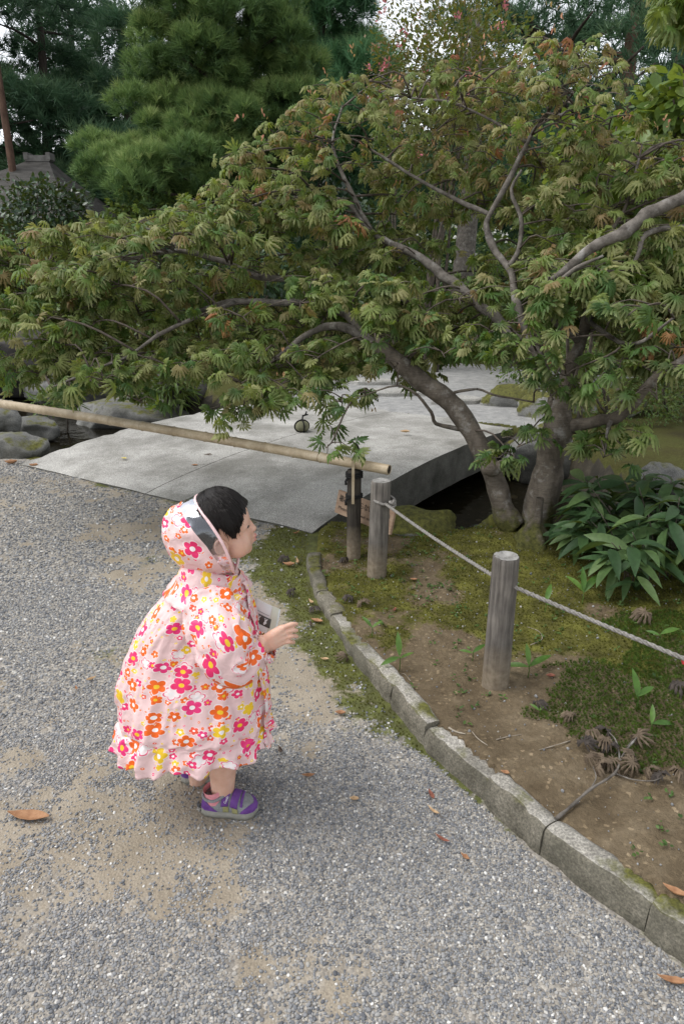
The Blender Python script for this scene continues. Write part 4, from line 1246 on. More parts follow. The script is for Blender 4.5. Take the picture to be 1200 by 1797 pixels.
# second maple, its trunk outside the picture on the right
m2 = empty('maple_tree', (2.75, 3.5, gz(2.75, 3.5)), 'smooth grey bare maple limb reaching in from the right edge', 'tree')
mo2 = np.array(m2.location)
tp = [np.array((2.75, 3.5, mo2[2] - .05)), np.array((2.7, 3.45, .7)), np.array((2.5, 3.4, 1.35)), D(1330, 300, 3.3)]
mb = MB(); pp, rr = smooth_path(tp, 24, [.13, .095, .08, .07]); mb.tube(pp - mo2, rr, 16, rough=.06); mb.build('trunk', M_MLIMB, m2)
for q in ([(1330, 300, 3.3, .060), (1250, 320, 3.25, .050), (1195, 345, 3.2, .043), (1140, 378, 3.15, .040), (1110, 402, 3.12, .042), (1085, 412, 3.1, .038), (1032, 436, 3.1, .034), (985, 475, 3.15, .024), (950, 500, 3.2, .014)],
          [(1290, 330, 3.27, .03), (1215, 392, 3.2, .022), (1160, 402, 3.15, .019), (1128, 420, 3.12, .016), (1118, 452, 3.1, .012), (1096, 480, 3.1, .008)],
          [(1330, 300, 3.3, .06), (1360, 200, 3.5, .05), (1340, 100, 3.7, .03), (1300, 20, 3.9, .018), (1230, -20, 4.0, .01)]):
    p = np.array([D(a, b, c) for a, b, c, _ in q]); pp, rr = smooth_path(p, 36, [w[3] * .62 for w in q])
    rr = rr * (1 + .42 * (fbm(pp * 16, 3, 91) - .5) * 2)
    pp = pp + np.stack([fbm(pp * 7 + i * 5, 3, 95 + i) - .5 for i in range(3)], -1) * (rr * 1.3 + .012)[:, None]
    mb = MB(); mb.tube(pp - mo2, rr, 14, rough=.06, seed=9); mb.build('branch', M_MLIMB, m2)
n2 = 260
pp = np.array([D(rng.uniform(1150, 1330), rng.uniform(-60, 55), rng.uniform(3.6, 4.3)) for _ in range(n2)])
az = rng.uniform(0, 6.28, n2); ax = np.column_stack((np.cos(az), np.sin(az), rng.uniform(-1, -.2, n2)))
V, F, at = scatter(MT[1][0], MT[1][1], pp - mo2, frames(ax, np.column_stack((np.cos(az) * .5, np.sin(az) * .5, np.ones(n2)))), rng.uniform(.07, .1, n2), rng.uniform(.3, .62, n2), MT[1][2])
stuff(link('crown', mesh_np('crown', V, F, True, at), M_MLEAF, m2))
# ------------------------------------------------------------------ background: pines, shrubs, tea house
def needlemat(name, stops, inner):
    m, nt = newmat(name)
    r = attr(nt, 'rnd')
    col = ramp(nt, r, stops)
    b = nd(nt, 'BsdfPrincipled', {'Base Color': col, 'Roughness': .6, 'Specular IOR Level': .25})
    t = nd(nt, 'BsdfTranslucent', {'Color': col})
    ms = nd(nt, 'MixShader', {0: .22, 1: b.outputs[0], 2: t.outputs[0]})
    nt.links.new(ms.outputs[0], nd(nt, 'OutputMaterial').inputs[0])
    return m
M_NEEDLE = needlemat('bright_pine_needles', [(0, (.036, .074, .026)), (.4, (.105, .185, .055)), (.75, (.225, .325, .10)), (1, (.34, .39, .15))], 0)
M_NEEDLEB = needlemat('blue_pine_needles', [(0, (.035, .09, .042)), (.5, (.11, .25, .11)), (1, (.25, .40, .17))], 0)
M_NEEDLED = needlemat('dark_pine_needles', [(0, (.022, .05, .028)), (.5, (.058, .125, .062)), (1, (.13, .20, .09))], 0)
M_PBARK = bark_mat('red_pine_bark', (.055, .034, .026), (.17, .105, .075), (1, 1, .3), 9)
M_DBARK = bark_mat('dark_bark', (.022, .018, .015), (.075, .062, .052), (1, 1, .3), 9)

def tuft_template(n, L, w, spread, seed):
    rg = np.random.default_rng(seed)
    V, F = [], []
    for i in range(n):
        a = rg.uniform(0, 6.28); t = rg.uniform(.15, 1) ** .7 * spread
        d = np.array((math.sin(t) * math.cos(a), math.cos(t), math.sin(t) * math.sin(a)))
        s = unit(np.cross(d, rg.normal(0, 1, 3)))
        o = np.array((0, rg.uniform(-.35, .15) * L, 0)); l = L * rg.uniform(.75, 1.1)
        b = len(V)
        V += [o - s * w / 2, o + s * w / 2, o + d * l]; F.append((b, b + 1, b + 2))
    return np.array(V), np.array(F)
def pad_points(c, r, n, rg, under=.25):
    """points and outward directions over the upper shell of a flattened cushion"""
    d = unit(rg.normal(0, 1, (n, 3)))
    d[:, 2] = np.where((d[:, 2] < 0) & (rg.random(n) > under), -d[:, 2], d[:, 2])
    k = rg.uniform(.55, 1.0, n) ** .6
    lump = 1 + .28 * (fbm(d * 2.2 + c, 3, int(abs(c[0]) * 97) % 89) - .5) * 2
    p = np.asarray(c) + d * np.asarray(r) * (k * lump)[:, None]
    return p, d, k
def pine(name, base, trunk, pads, mats, label, group, tuft, per, seed, up=.7, branch=True, limbs=True, clump=0):
    """trunk: list of (xyz, radius); pads: list of (centre, radii)"""
    rg = np.random.default_rng(seed)
    root = empty(name, base, label, 'tree', group)
    bo = np.asarray(base, float)
    tp = np.array([t[0] for t in trunk], float); tr = [t[1] for t in trunk]
    pp, rr = smooth_path(tp, 26, tr)
    mb = MB(); mb.tube(pp - bo, rr, 12, rough=.08, seed=seed); mb.build('trunk', mats[1], root)
    P_, D_, K_, mbs = [], [], [], MB()
    for i, (c, r) in enumerate(pads):
        c = np.asarray(c, float)
        n = max(20, int(per * (r[0] * r[1]) ** .5 * r[0]))
        if clump:
            ps, dsx, ks = [], [], []
            nc = max(4, int(2.6 * (r[0] / clump) ** 1.25))
            for q in range(nc):
                dd_ = unit(rg.normal(0, 1, 3) + np.array((0, -.35, .45)))
                cc = c + dd_ * r * rg.uniform(.55, .95)
                rc = clump * rg.uniform(.5, 1.35)
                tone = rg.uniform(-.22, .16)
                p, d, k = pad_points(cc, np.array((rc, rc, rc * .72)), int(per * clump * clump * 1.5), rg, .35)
                ps.append(p); dsx.append(d); ks.append(k + tone + .18 * (cc[2] - c[2]) / r[2])  # higher clumps paler: light from above put into the tone
            p, d, k = np.concatenate(ps), np.concatenate(dsx), np.concatenate(ks)
        else:
            p, d, k = pad_points(c, r, n, rg)
        P_.append(p); D_.append(d); K_.append(k)
        j = np.argmin(np.abs(pp[:, 2] - (c[2] - .25 * np.linalg.norm(c[:2] - pp[-1, :2]))) + .2 * np.linalg.norm(pp[:, :2] - c[:2], axis=1))
        a = pp[j]
        bp = smooth_path([a, (a + c) / 2 + (0, 0, -.05 + rg.uniform(-.1, .1)), c - (0, 0, r[2] * .3)], 8)
        r0 = min(rr[j] * .5, .12)
        if limbs:
            q = MB(); q.tube(bp - bo, np.linspace(r0, r0 * .25, 8), 6); q.build('branch', mats[1], root)
        else: mbs.tube(bp - bo, np.linspace(r0, r0 * .25, 8), 6)
    if not limbs: stuff(mbs.build('branches', mats[1], root))
    P_, D_, K_ = np.concatenate(P_), np.concatenate(D_), np.concatenate(K_)
    n = len(P_)
    ax = unit(D_ * .8 + np.array((0, 0, up)) + rg.normal(0, .3, (n, 3)))
    no = rg.normal(0, 1, (n, 3))
    rn = np.clip(.05 + .4 * rg.random(n) + .9 * (K_ - .72) + .25 * D_[:, 2], 0, 1)  # outer, upward tufts paler, inner ones darker: light and shade painted into needles
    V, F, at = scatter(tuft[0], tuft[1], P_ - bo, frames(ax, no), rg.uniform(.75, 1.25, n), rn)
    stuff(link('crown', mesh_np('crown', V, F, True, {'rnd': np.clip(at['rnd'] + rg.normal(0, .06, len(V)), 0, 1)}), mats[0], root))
    return root, n * len(tuft[1])
T_HERO = tuft_template(24, .15, .0085, .95, 1)
T_MID = tuft_template(18, .24, .015, 1.1, 2)
T_FAR = tuft_template(16, .40, .030, 1.25, 3)
tri = 0
# the bright, layered pine behind the maple
Yh = 12.0
hero_px = [(330, 20, 95, 42), (420, 55, 95, 45), (395, -40, 90, 45), (300, 75, 70, 38), (495, 45, 55, 38), (290, 140, 60, 38), (360, 120, 85, 42), (455, 130, 75, 42), (520, 145, 50, 38), (385, 165, 70, 38),
           (270, 195, 45, 32), (375, 205, 62, 34), (465, 190, 60, 40), (320, 190, 62, 38), (520, 205, 45, 38), (430, 230, 60, 34), (300, 240, 55, 32), (355, 255, 65, 34), (500, 255, 50, 34),
           (200, 275, 45, 30), (250, 290, 60, 36), (320, 300, 70, 38), (395, 295, 65, 36), (190, 315, 38, 26), (265, 325, 60, 26), (350, 330, 70, 26), (455, 300, 60, 36), (420, 340, 60, 24), (300, 350, 70, 24)]
k = Yh / FPX * 1.03
pads_h = []
for px, py, rx, ry in hero_px:
    dy = rng.uniform(-.9, .5) - (.35 if py > 240 else 0)
    pads_h.append((D(px, py, Yh + dy), (rx * k * .92, rx * k * .9, ry * k * .72)))
hb = P(405, 520, 0); hb = np.array((D(420, 400, Yh)[0], Yh, gz(D(420, 400, Yh)[0], Yh)))
_, n = pine('pine_tree', hb, [((hb[0], Yh, hb[2] - .1), .17), ((hb[0] + .1, Yh, 1.5), .14), ((D(425, 290, Yh)[0], Yh, 2.6), .12), ((D(400, 150, Yh)[0], Yh, 4.2), .09), ((D(395, 0, Yh)[0], Yh, 5.8), .04)], pads_h, (M_NEEDLE, M_DBARK),
            'bright green layered garden pine standing in front of the darker pines', 'garden pines', T_HERO, 560, 1, clump=.34)
tri += n
# bluish pine to its right
Yb = 16.5; k = Yb / FPX * 1.03
pads_b = [(D(px, py, Yb + rng.uniform(-.8, .8)), (rx * k, rx * k, ry * k)) for px, py, rx, ry in
          [(520, 0, 55, 36), (585, -20, 60, 36), (545, 50, 60, 34), (600, 55, 55, 36), (560, 100, 60, 34), (615, 110, 50, 34), (500, 90, 40, 32), (590, 150, 60, 34), (640, 150, 40, 28), (545, 190, 60, 34), (610, 195, 60, 34), (560, 240, 70, 34), (640, 235, 40, 30), (620, 280, 60, 36), (545, 290, 60, 36)]]
x0 = D(560, 100, Yb)[0]
_, n = pine('pine_tree', (x0, Yb, gz(x0, Yb)), [((x0, Yb, -.1), .2), ((x0 + .1, Yb, 3.), .16), ((x0, Yb, 7.5), .06)], pads_b, (M_NEEDLEB, M_DBARK), 'blue green pine between bright layered pine and flowering crape myrtle', 'garden pines', T_MID, 200, 2, clump=.5)
tri += n
# tall dark pines at the left and behind
def tall(px, Y, H, seed, label, z0=2.5, rmax=1.5, lean=0, red=False, npad=24, group='tall dark pines', r0=.2, per=42, gaps=()):
    rg = np.random.default_rng(seed)
    x = D(px, 300, Y)[0]; b = np.array((x, Y, gz(x, Y)))
    tr = [((x, Y, b[2] - .2), r0), ((x + lean * .3, Y, H * .35), r0 * .85), ((x + lean * .8, Y, H * .7), r0 * .6), ((x + lean, Y, H), r0 * .2)]
    pads = []
    for i in range(npad):
        t = (i + rg.random()) / npad
        z = z0 + (H - z0) * t
        rr = rmax * (1 - .55 * t) * rg.uniform(.6, 1.1)
        a = rg.uniform(0, 6.28); dd = rr * rg.uniform(.3, 1.5)
        pads.append((np.array((x + lean * z / H + math.cos(a) * dd, Y + math.sin(a) * dd, z)), (rr, rr, rr * .36)))
    root, n = pine('pine_tree', b, tr, pads, (M_NEEDLED, M_PBARK if red else M_DBARK), label, group, T_FAR, per, seed, up=.5, limbs=False)
    return n
tri += tall(24, 19.5, 11.5, 11, 'tall pine with bare reddish trunk above the tea house roof', 7.4, 1.6, -.05, True, 14, r0=.11)
tri += tall(75, 25, 11, 12, 'dark pine just right of the bare reddish trunk', 1.5, 2.3, .6, npad=30)
tri += tall(-60, 24, 13, 13, 'dark dense pine at the left picture edge behind the tea house', 1.0, 2.6, npad=32)
tri += tall(140, 29, 10.6, 14, 'dark pine behind the tea house ridge', .8, 2.6, .3, npad=34)
tri += tall(222, 24, 8.6, 15, 'pine with forked top against the pale sky left of the bright pine', 1.0, 1.9, .3, npad=26)
tri += tall(300, 31, 9.6, 16, 'dark pine hidden behind the left side of the bright pine', .8, 2.6, npad=30)
tri += tall(420, 33, 8.4, 17, 'tall dark pine straight behind the bright layered pine', .8, 2.8, npad=30)
tri += tall(385, 19, 6.5, 27, 'lower dark pine directly behind the bright layered pine', .8, 1.9, npad=24)
tri += tall(520, 30, 8.0, 18, 'dark pine peeping out between the bright and the blue green pines', .8, 2.4, npad=28)
tri += tall(650, 30, 7.0, 19, 'low dark pine under the sky gap behind the crape myrtle', .6, 2.4, npad=24)
tri += tall(800, 26, 9.4, 20, 'dark pine behind the crape myrtle', .8, 2.3, npad=28)
tri += tall(890, 24, 6.6, 21, 'dark pine above the maple top', 1.0, 2.3, npad=30)
tri += tall(985, 20, 5.2, 22, 'spreading dark pine right of the maple top', 1.2, 2.2, npad=26)
tri += tall(1075, 15.5, 9.5, 23, 'thick trunked pine at upper right with rough brown bark', 3.2, 1.7, .1, True, 8, r0=.19)
tri += tall(1165, 17.5, 10.5, 24, 'second thick pine trunk at the upper right edge', 4.0, 1.8, .15, True, 8, r0=.26)
tri += tall(1240, 21, 7.5, 25, 'dark pine beyond the right picture edge', .8, 2.6, npad=28)
tri += tall(1110, 27, 5.0, 26, 'low dark pine behind the two thick trunks', .6, 2.4, npad=20)
# broad near bough of dark pine hanging over the upper right
mbp = [(D(px, py, 13 + rng.uniform(-1, 1)), (rx * 13 / FPX, rx * 13 / FPX, ry * 13 / FPX)) for px, py, rx, ry in
       [(830, -5, 60, 30), (900, 20, 70, 32), (980, 30, 70, 32), (930, 65, 70, 30), (1060, 45, 70, 30), (1130, 70, 60, 26), (1110, 25, 60, 22), (870, 60, 60, 26), (1040, 10, 60, 24), (1150, 105, 55, 15), (985, 150, 50, 20), (1120, 185, 80, 14), (990, 205, 50, 30), (945, 130, 50, 24), (1020, 240, 40, 32), (970, 280, 60, 34)]]
xb = D(1010, 300, 13)[0]
_, n = pine('pine_tree', (xb, 13.3, gz(xb, 13.3)), [((xb, 13.3, -.1), .16), ((xb - .1, 13.3, 2.5), .14), ((xb - .5, 13.2, 4.6), .11), ((D(830, 5, 13)[0], 13., 5.6), .06)], mbp, (M_NEEDLED, M_DBARK), 'dark pine with wide level boughs above the maple crown', 'tall dark pines', T_MID, 75, 31)
tri += n
print('pine tris', tri)
# far wood closing the view: one mass
rg = np.random.default_rng(5)
n = 26000
X = rg.uniform(-62, 62, n); Y = rg.uniform(38, 56, n)
hh = (5.2 + 4.2 * fbm(np.column_stack((X, Y)) * .12, 3, 5)) 
Z = hh * rg.random(n) ** .7
card = (np.array([(-.5, 0, -.1), (.5, 0, -.1), (.35, .9, .1), (-.35, .9, .1)]), np.array([(0, 1, 2, 3)]))
ax = unit(np.column_stack((rg.normal(0, .6, n), rg.normal(-.3, .6, n), rg.uniform(-.2, 1, n))))
V, F, at = scatter(card[0], card[1], np.column_stack((X, Y, Z)), frames(ax, rg.normal(0, 1, (n, 3))), rg.uniform(.4, .95, n), rg.random(n) * .8)
o = link('far_woodland', mesh_np('far_woodland', V, F, False, at), M_NEEDLED)
tag(o, 'dark mass of far woodland closing the garden behind the pines', 'woodland', kind='stuff')

# ---- leafy shrubs
M_SHRUB = leafmat('shrub_leaf', [(0, (.03, .06, .018)), (.4, (.06, .115, .028)), (.75, (.11, .17, .04)), (1, (.17, .22, .06))], .45, .25, .4)
M_CAMEL = leafmat('camellia_leaf', [(0, (.014, .034, .018)), (.5, (.030, .066, .030)), (.85, (.05, .10, .04)), (1, (.09, .15, .05))], .34, .10, .4)
M_LIME = leafmat('light_green_leaf', [(0, (.07, .125, .025)), (.5, (.125, .20, .04)), (1, (.21, .27, .06))], .42, .38, .4)
M_MYRT = leafmat('myrtle_leaf', [(0, (.05, .07, .025)), (.4, (.09, .105, .035)), (.7, (.14, .125, .05)), (1, (.20, .12, .06))], .5, .3, .3)
M_FLOWP = leafmat('pink_blossom', [(0, (.42, .09, .14)), (1, (.60, .22, .26))], .7, .3, .2)
M_FLOWW = leafmat('white_blossom', [(0, (.75, .75, .72)), (1, (.88, .88, .86))], .7, .3, .2)
for m_ in (M_SHRUB, M_CAMEL, M_LIME, M_MYRT, M_FLOWP, M_FLOWW): still(m_)
def leaf_t(w, fold=.15, n=4):
    ys = np.linspace(0, 1, n + 1); ws = w * np.sin(np.pi * np.clip(ys, .04, .99) ** .8)
    V = [];
    for y, q in zip(ys, ws): V += [(-q, y, -.12 * y * y + 0.0), (0, y, -fold * q * 2 - .12 * y * y), (q, y, -.12 * y * y)]
    F = []
    for i in range(n):
        a = i * 3
        F += [(a, a + 1, a + 4, a + 3), (a + 1, a + 2, a + 5, a + 4)]
    return np.array(V, float), np.array(F)
LEAF_R = leaf_t(.26, .15, 2); LEAF_L = leaf_t(.15, .2, 3); LEAF_O = leaf_t(.32, .1, 3)
M_STEM = simple('shrub_stem', [(.3, (.04, .033, .025)), (.7, (.12, .10, .08))], 20, 3, .9)
def shrub(name, c, r, n, size, mat, label, cat='shrub', group='shrubs around the pond', tmpl=LEAF_R, seed=0, stems=5, flowers=None, rn=(0, 1), up=.3, lump=.35, shell=.5, base=None, hang=0.0):
    rg = np.random.default_rng(seed + 500)
    c = np.asarray(c, float); r = np.asarray(r, float)
    b = np.array((c[0], c[1], gz(c[0], c[1]))) if base is None else np.asarray(base, float)
    root = empty(name, b, label, cat, group)
    d = unit(rg.normal(0, 1, (n, 3)))
    k = rg.uniform(shell, 1, n) ** .6
    lm = 1 + lump * 2 * (fbm(d * 2.6 + seed * 3.3, 3, seed) - .5)
    p = c + d * r * (k * lm)[:, None]
    ok = p[:, 2] > gz(c[0], c[1]) - .02
    p, d, k = p[ok], d[ok], k[ok]; n = len(p)
    ax = unit(d + rg.normal(0, .6, (n, 3)) + np.array((0, 0, -hang)))
    no = np.array((0, 0, 1.)) * (up + .6) + d * .6 + rg.normal(0, .35, (n, 3))
    V, F, at = scatter(tmpl[0], tmpl[1], p - b, frames(ax, no), size * rg.uniform(.65, 1.3, n), rn[0] + (rn[1] - rn[0]) * rg.random(n) ** 1.2)
    stuff(link('foliage', mesh_np('foliage', V, F, True, {'rnd': at['rnd'], 'rad': np.zeros(len(V))}), mat, root))
    for i in range(stems):
        a = rg.uniform(0, 6.28)
        e = c + np.array((math.cos(a) * r[0] * .55, math.sin(a) * r[1] * .55, r[2] * rg.uniform(.0, .6)))
        s = b + np.array((rg.normal(0, .04 + .1 * r[0]), rg.normal(0, .04 + .1 * r[1]), -.03))
        q = MB(); q.tube(smooth_path([s, s * .6 + e * .4 + rg.normal(0, .05, 3), e], 8) - b, np.linspace(.012 + .02 * r[2], .006, 8), 6); q.build('stem', M_STEM, root)
    if flowers:
        fm, fn, fs, cl = flowers
        nf = fn
        d = unit(rg.normal(0, 1, (nf, 3)) + np.array((0, -.5, .3)))
        cc = c + d * r * (1 + lump * 2 * (fbm(d * 2.6 + seed * 3.3, 3, seed) - .5))[:, None]
        pp = np.repeat(cc, cl, 0) + rg.normal(0, fs * .7, (nf * cl, 3))
        ax = unit(rg.normal(0, 1, (nf * cl, 3)))
        V, F, at = scatter(LEAF_O[0], LEAF_O[1], pp - b, frames(ax, rg.normal(0, 1, (nf * cl, 3)) + (0, -.5, .5)), fs * rg.uniform(.7, 1.3, nf * cl), rg.random(nf * cl))
        stuff(link('blossoms', mesh_np('blossoms', V, F, True, {'rnd': at['rnd'], 'rad': np.zeros(len(V))}), fm, root))
    return root
def sh(px, py, Y, rx, ry, n, size, mat, label, **k):
    q = Y / FPX * 1.05
    return shrub(k.pop('name', 'shrub'), D(px, py, Y), (rx * q, k.pop('ry3', rx) * q, ry * q), n, size, mat, label, **k)
sh(82, 368, 12.5, 74, 44, 2300, .085, M_CAMEL, 'glossy dark camellia tree in front of the tea house roof', name='camellia_tree', cat='tree', tmpl=LEAF_O, seed=1, stems=6, shell=.2, lump=.5, group=None)
sh(85, 415, 12.3, 75, 28, 900, .08, M_CAMEL, 'low dark camellia growth at the foot of the camellia tree', seed=2, tmpl=LEAF_O)
sh(250, 375, 11.0, 55, 42, 1500, .09, M_SHRUB, 'leafy fresh green shrub under the bright pine', seed=3, rn=(.4, 1), shell=.3)
sh(190, 425, 10.5, 60, 35, 900, .08, M_SHRUB, 'small dull shrub between camellia and fresh green shrub', seed=4)
sh(330, 440, 10.0, 120, 60, 2200, .085, M_SHRUB, 'dark rounded shrub behind the left maple boughs', seed=5)
sh(430, 480, 9.5, 90, 60, 1700, .08, M_CAMEL, 'dark glossy evergreen shrub behind the long grey bough', seed=6, tmpl=LEAF_O)
sh(60, 520, 10.5, 130, 60, 1800, .09, M_SHRUB, 'broad dark shrub above the banded boulder', seed=7)
sh(220, 560, 10.2, 130, 55, 1800, .08, M_SHRUB, 'clipped azalea on the far stream bank left of the bridge', seed=8)
sh(400, 600, 9.2, 90, 55, 1500, .07, M_SHRUB, 'low azalea behind the bridge left corner', seed=9)
sh(560, 540, 10.5, 110, 70, 1800, .085, M_SHRUB, 'mid green shrub behind the central maple boughs', seed=10)
sh(560, 420, 12, 120, 80, 1800, .09, M_CAMEL, 'dark evergreen bush under the blue green pine', seed=11, tmpl=LEAF_O)
sh(690, 560, 11.5, 90, 60, 1500, .085, M_SHRUB, 'shrub beside the far gravel path', seed=12, rn=(.2, .9))
sh(690, 420, 13, 90, 70, 1500, .1, M_CAMEL, 'deep green bush left of the big grey trunk', seed=13, tmpl=LEAF_O)
sh(820, 450, 11.8, 85, 42, 1700, .075, M_SHRUB, 'shrub dotted with white blossoms behind the maple fork', seed=14, flowers=(M_FLOWW, 34, .055, 5))
sh(800, 545, 10.8, 100, 45, 1500, .07, M_SHRUB, 'low mounded azalea behind the bent left trunk', seed=15, rn=(.2, 1))
sh(940, 500, 9.5, 90, 80, 2000, .08, M_SHRUB, 'bushy shrub behind the right maple trunk', seed=16, rn=(.1, .8))
sh(930, 620, 8.2, 70, 50, 1300, .05, M_SHRUB, 'small clipped azalea beside the far rocks', seed=17, rn=(.3, 1))
sh(1090, 690, 6.3, 95, 62, 3600, .034, M_SHRUB, 'clipped fine leaved azalea on the mossy ground at right', seed=18, rn=(.35, 1), shell=.75)
sh(1200, 690, 6.6, 85, 70, 2600, .036, M_SHRUB, 'clipped azalea at the right picture edge', seed=19, rn=(.2, .9), shell=.75)
sh(1080, 580, 7.6, 110, 65, 3000, .045, M_SHRUB, 'rounded azalea in the second row behind the clipped one', seed=20, rn=(.2, 1), shell=.6)
sh(1180, 500, 8.0, 110, 90, 2400, .06, M_SHRUB, 'tall shrub at right behind the azaleas', seed=21, rn=(.1, .7))
sh(1050, 400, 8.5, 120, 90, 2200, .08, M_SHRUB, 'dense green shrub behind the grey maple limb', seed=22, rn=(.1, .8))
sh(1195, 190, 5.4, 62, 55, 420, .11, M_LIME, 'light green broadleaf bough at the right edge above the maple', name='broadleaf_tree', cat='tree', tmpl=LEAF_O, seed=23, stems=4, shell=.1, group='light green broadleaf trees', base=(3.4, 5.8, 0), hang=.5)
sh(1080, 285, 6.0, 130, 85, 1100, .10, M_LIME, 'light green broadleaf tree showing through the maple at right', name='broadleaf_tree', cat='tree', tmpl=LEAF_O, seed=24, stems=4, shell=.1, group='light green broadleaf trees', hang=.5)
sh(785, 150, 9.5, 115, 150, 8200, .055, M_MYRT, 'crape myrtle with pink blossom tips behind the maple crown', name='crape_myrtle', cat='tree', seed=25, stems=7, shell=.15, group=None, flowers=(M_FLOWP, 46, .035, 9))
sh(690, 120, 9.8, 45, 85, 700, .05, M_MYRT, 'thin leaning bough of a second crape myrtle against the sky', name='crape_myrtle', cat='tree', seed=26, stems=4, shell=.1, group=None, flowers=(M_FLOWP, 14, .035, 8))
# grey trunk of a big tree in the middle distance
x0 = D(815, 430, 10.6)[0]
tr_ = empty('garden_tree', (x0, 10.6, gz(x0, 10.6)), 'straight grey furrowed trunk seen through the gap in the maple', 'tree')
mb = MB(); pp, rr = smooth_path([(0, 0, -.1), (0, 0, 1.2), (.05, .05, 2.6), (.0, .1, 4.5)], 20, [.19, .15, .13, .06]); mb.tube(pp, rr, 14, rough=.07, seed=4); mb.build('trunk', M_MLIMB, tr_)
rg = np.random.default_rng(77); n = 1500
p = np.array((0, .1, 3.6)) + unit(rg.normal(0, 1, (n, 3))) * np.array((1.1, 1.1, .9)) * (rg.random(n) ** .5)[:, None]
V, F, at = scatter(LEAF_O[0], LEAF_O[1], p, frames(unit(rg.normal(0, 1, (n, 3))), rg.normal(0, .5, (n, 3)) + (0, 0, 1)), .09 * rg.uniform(.7, 1.3, n), rg.random(n))
stuff(link('crown', mesh_np('crown', V, F, True, {'rnd': at['rnd'], 'rad': np.zeros(len(V))}), M_SHRUB, tr_))

# ---- grass-like bamboo tufts on the far bank by the bridge
LEAF_S = leaf_t(.085, .25, 4)
sh(300, 672, 7.6, 40, 45, 420, .16, M_SHRUB, 'tuft of narrow bamboo grass at the far left bridge edge', name='bamboo_grass', cat='plant', tmpl=LEAF_S, seed=31, stems=3, rn=(.4, 1), group=None, shell=.1)
sh(95, 705, 7.2, 40, 18, 200, .12, M_SHRUB, 'grassy tuft at the water below the banded boulder', name='grass_tuft', cat='plant', tmpl=LEAF_S, seed=32, stems=2, rn=(.3, .9), group=None, shell=.1)

# ---- tea house with a shingled hip roof
Yt = 20.0
M_SHING = simple('cedar_shingles', [(.3, (.045, .042, .038)), (.7, (.11, .104, .095))], 3, 6, .9, .5, .02, cscale=(1, 1, 6), fine=40)
M_TIMB = simple('dark_timber', [(.3, (.022, .015, .010)), (.7, (.06, .042, .028))], 5, 4, .8)
M_WALL = simple('earth_wall', [(.3, (.10, .07, .04)), (.7, (.16, .12, .075))], 4, 4, .95)
M_RIDGE = simple('ridge_tile', [(.3, (.10, .095, .088)), (.7, (.19, .183, .172))], 8, 4, .8)
xr0, xr1 = D(52, 280, Yt)[0], D(88, 280, Yt)[0]; zr = D(70, 282, Yt)[2]
xe0, xe1 = D(-150, 350, Yt)[0], D(185, 350, Yt)[0]; ze = D(0, 372, Yt - 2.5)[2]
th_ = empty('tea_house', ((xr0 + xr1) / 2, Yt, gz((xr0 + xr1) / 2, Yt)), 'old tea house with grey hipped shingle roof half hidden by the camellia', 'building')
to = np.array(th_.location)
def loc_(v): return np.asarray(v, float) - to
yf, yb = Yt - 2.7, Yt + 2.7
# hip roof with slight concave sweep
def hip(p0, p1, q0, q1, z1, z0, th, name, mat):
    ring_t = np.array([(p0, Yt - .08, z1), (p1, Yt - .08, z1), (p1, Yt + .08, z1), (p0, Yt + .08, z1)])
    ring_b = np.array([(q0, yf, z0), (q1, yf, z0), (q1, yb, z0), (q0, yb, z0)])
    n = 10; G = []
    for t in np.linspace(0, 1, n):
        r = ring_t * (1 - t) + ring_b * t
        r[:, 2] = z1 + (z0 - z1) * (t ** .88)
        dens = []
        for a in range(4):
            for s_ in np.linspace(0, 1, 14, endpoint=False): dens.append(r[a] * (1 - s_) + r[(a + 1) % 4] * s_)
        G.append(dens)
    G = np.array(G)
    und = G[-1] - np.array((0, 0, th)); inn = und * .9 + und.mean(0) * .1
    G = np.concatenate((G, und[None], inn[None]))
    mb = MB(); mb.grid(G - to, closed=True)
    o = mb.build(name, mat, th_, smooth=False); return o
roof = hip(xr0, xr1, xe0, xe1, zr, ze, .14, 'roof', M_SHING)
mb = MB(); mb.box(loc_(((xr0 + xr1) / 2, Yt, zr + .04)), (xr1 - xr0 + .1, .3, .14)); mb.build('ridge', M_RIDGE, roof, smooth=False)
for x in (xr0 - .02, xr1 + .02):
    mb = MB(); mb.box(loc_((x, Yt, zr + .09)), (.11, .34, .17)); mb.build('ridge_end', M_RIDGE, roof, smooth=False)
# lower lean-to roof on the right
xl0, xl1 = D(75, 380, Yt - 3.4)[0], D(150, 380, Yt - 3.4)[0]
for nm, x0_, x1_, z1, z0_, ya, yb_ in (('lean_to_roof', D(60, 370, 17)[0], D(150, 370, 17)[0], D(0, 366, 17)[2], D(0, 398, 16)[2], 17.4, 16.0),):
    mb = MB(); mb.grid(np.array([[loc_((x0_, ya, z1)), loc_((x1_, ya, z1))], [loc_((x0_, yb_, z0_)), loc_((x1_, yb_, z0_))], [loc_((x0_, yb_, z0_ - .1)), loc_((x1_, yb_, z0_ - .1))], [loc_((x0_, ya, z1 - .1)), loc_((x1_, ya, z1 - .1))]]))
    mb.build(nm, M_SHING, th_, smooth=False)
wx0, wx1 = xe0 + .9, xe1 - .9
for nm, c, s_ in (('wall', ((wx0 + wx1) / 2, Yt - 1.7, ze / 2), (wx1 - wx0, .15, ze)), ('wall', ((wx0 + wx1) / 2, Yt + 1.7, ze / 2), (wx1 - wx0, .15, ze)), ('wall', (wx0, Yt, ze / 2), (.15, 3.2, ze)), ('wall', (wx1, Yt, ze / 2), (.15, 3.2, ze))):
    mb = MB(); mb.box(loc_(c), s_); mb.build(nm, M_WALL, th_, smooth=False)
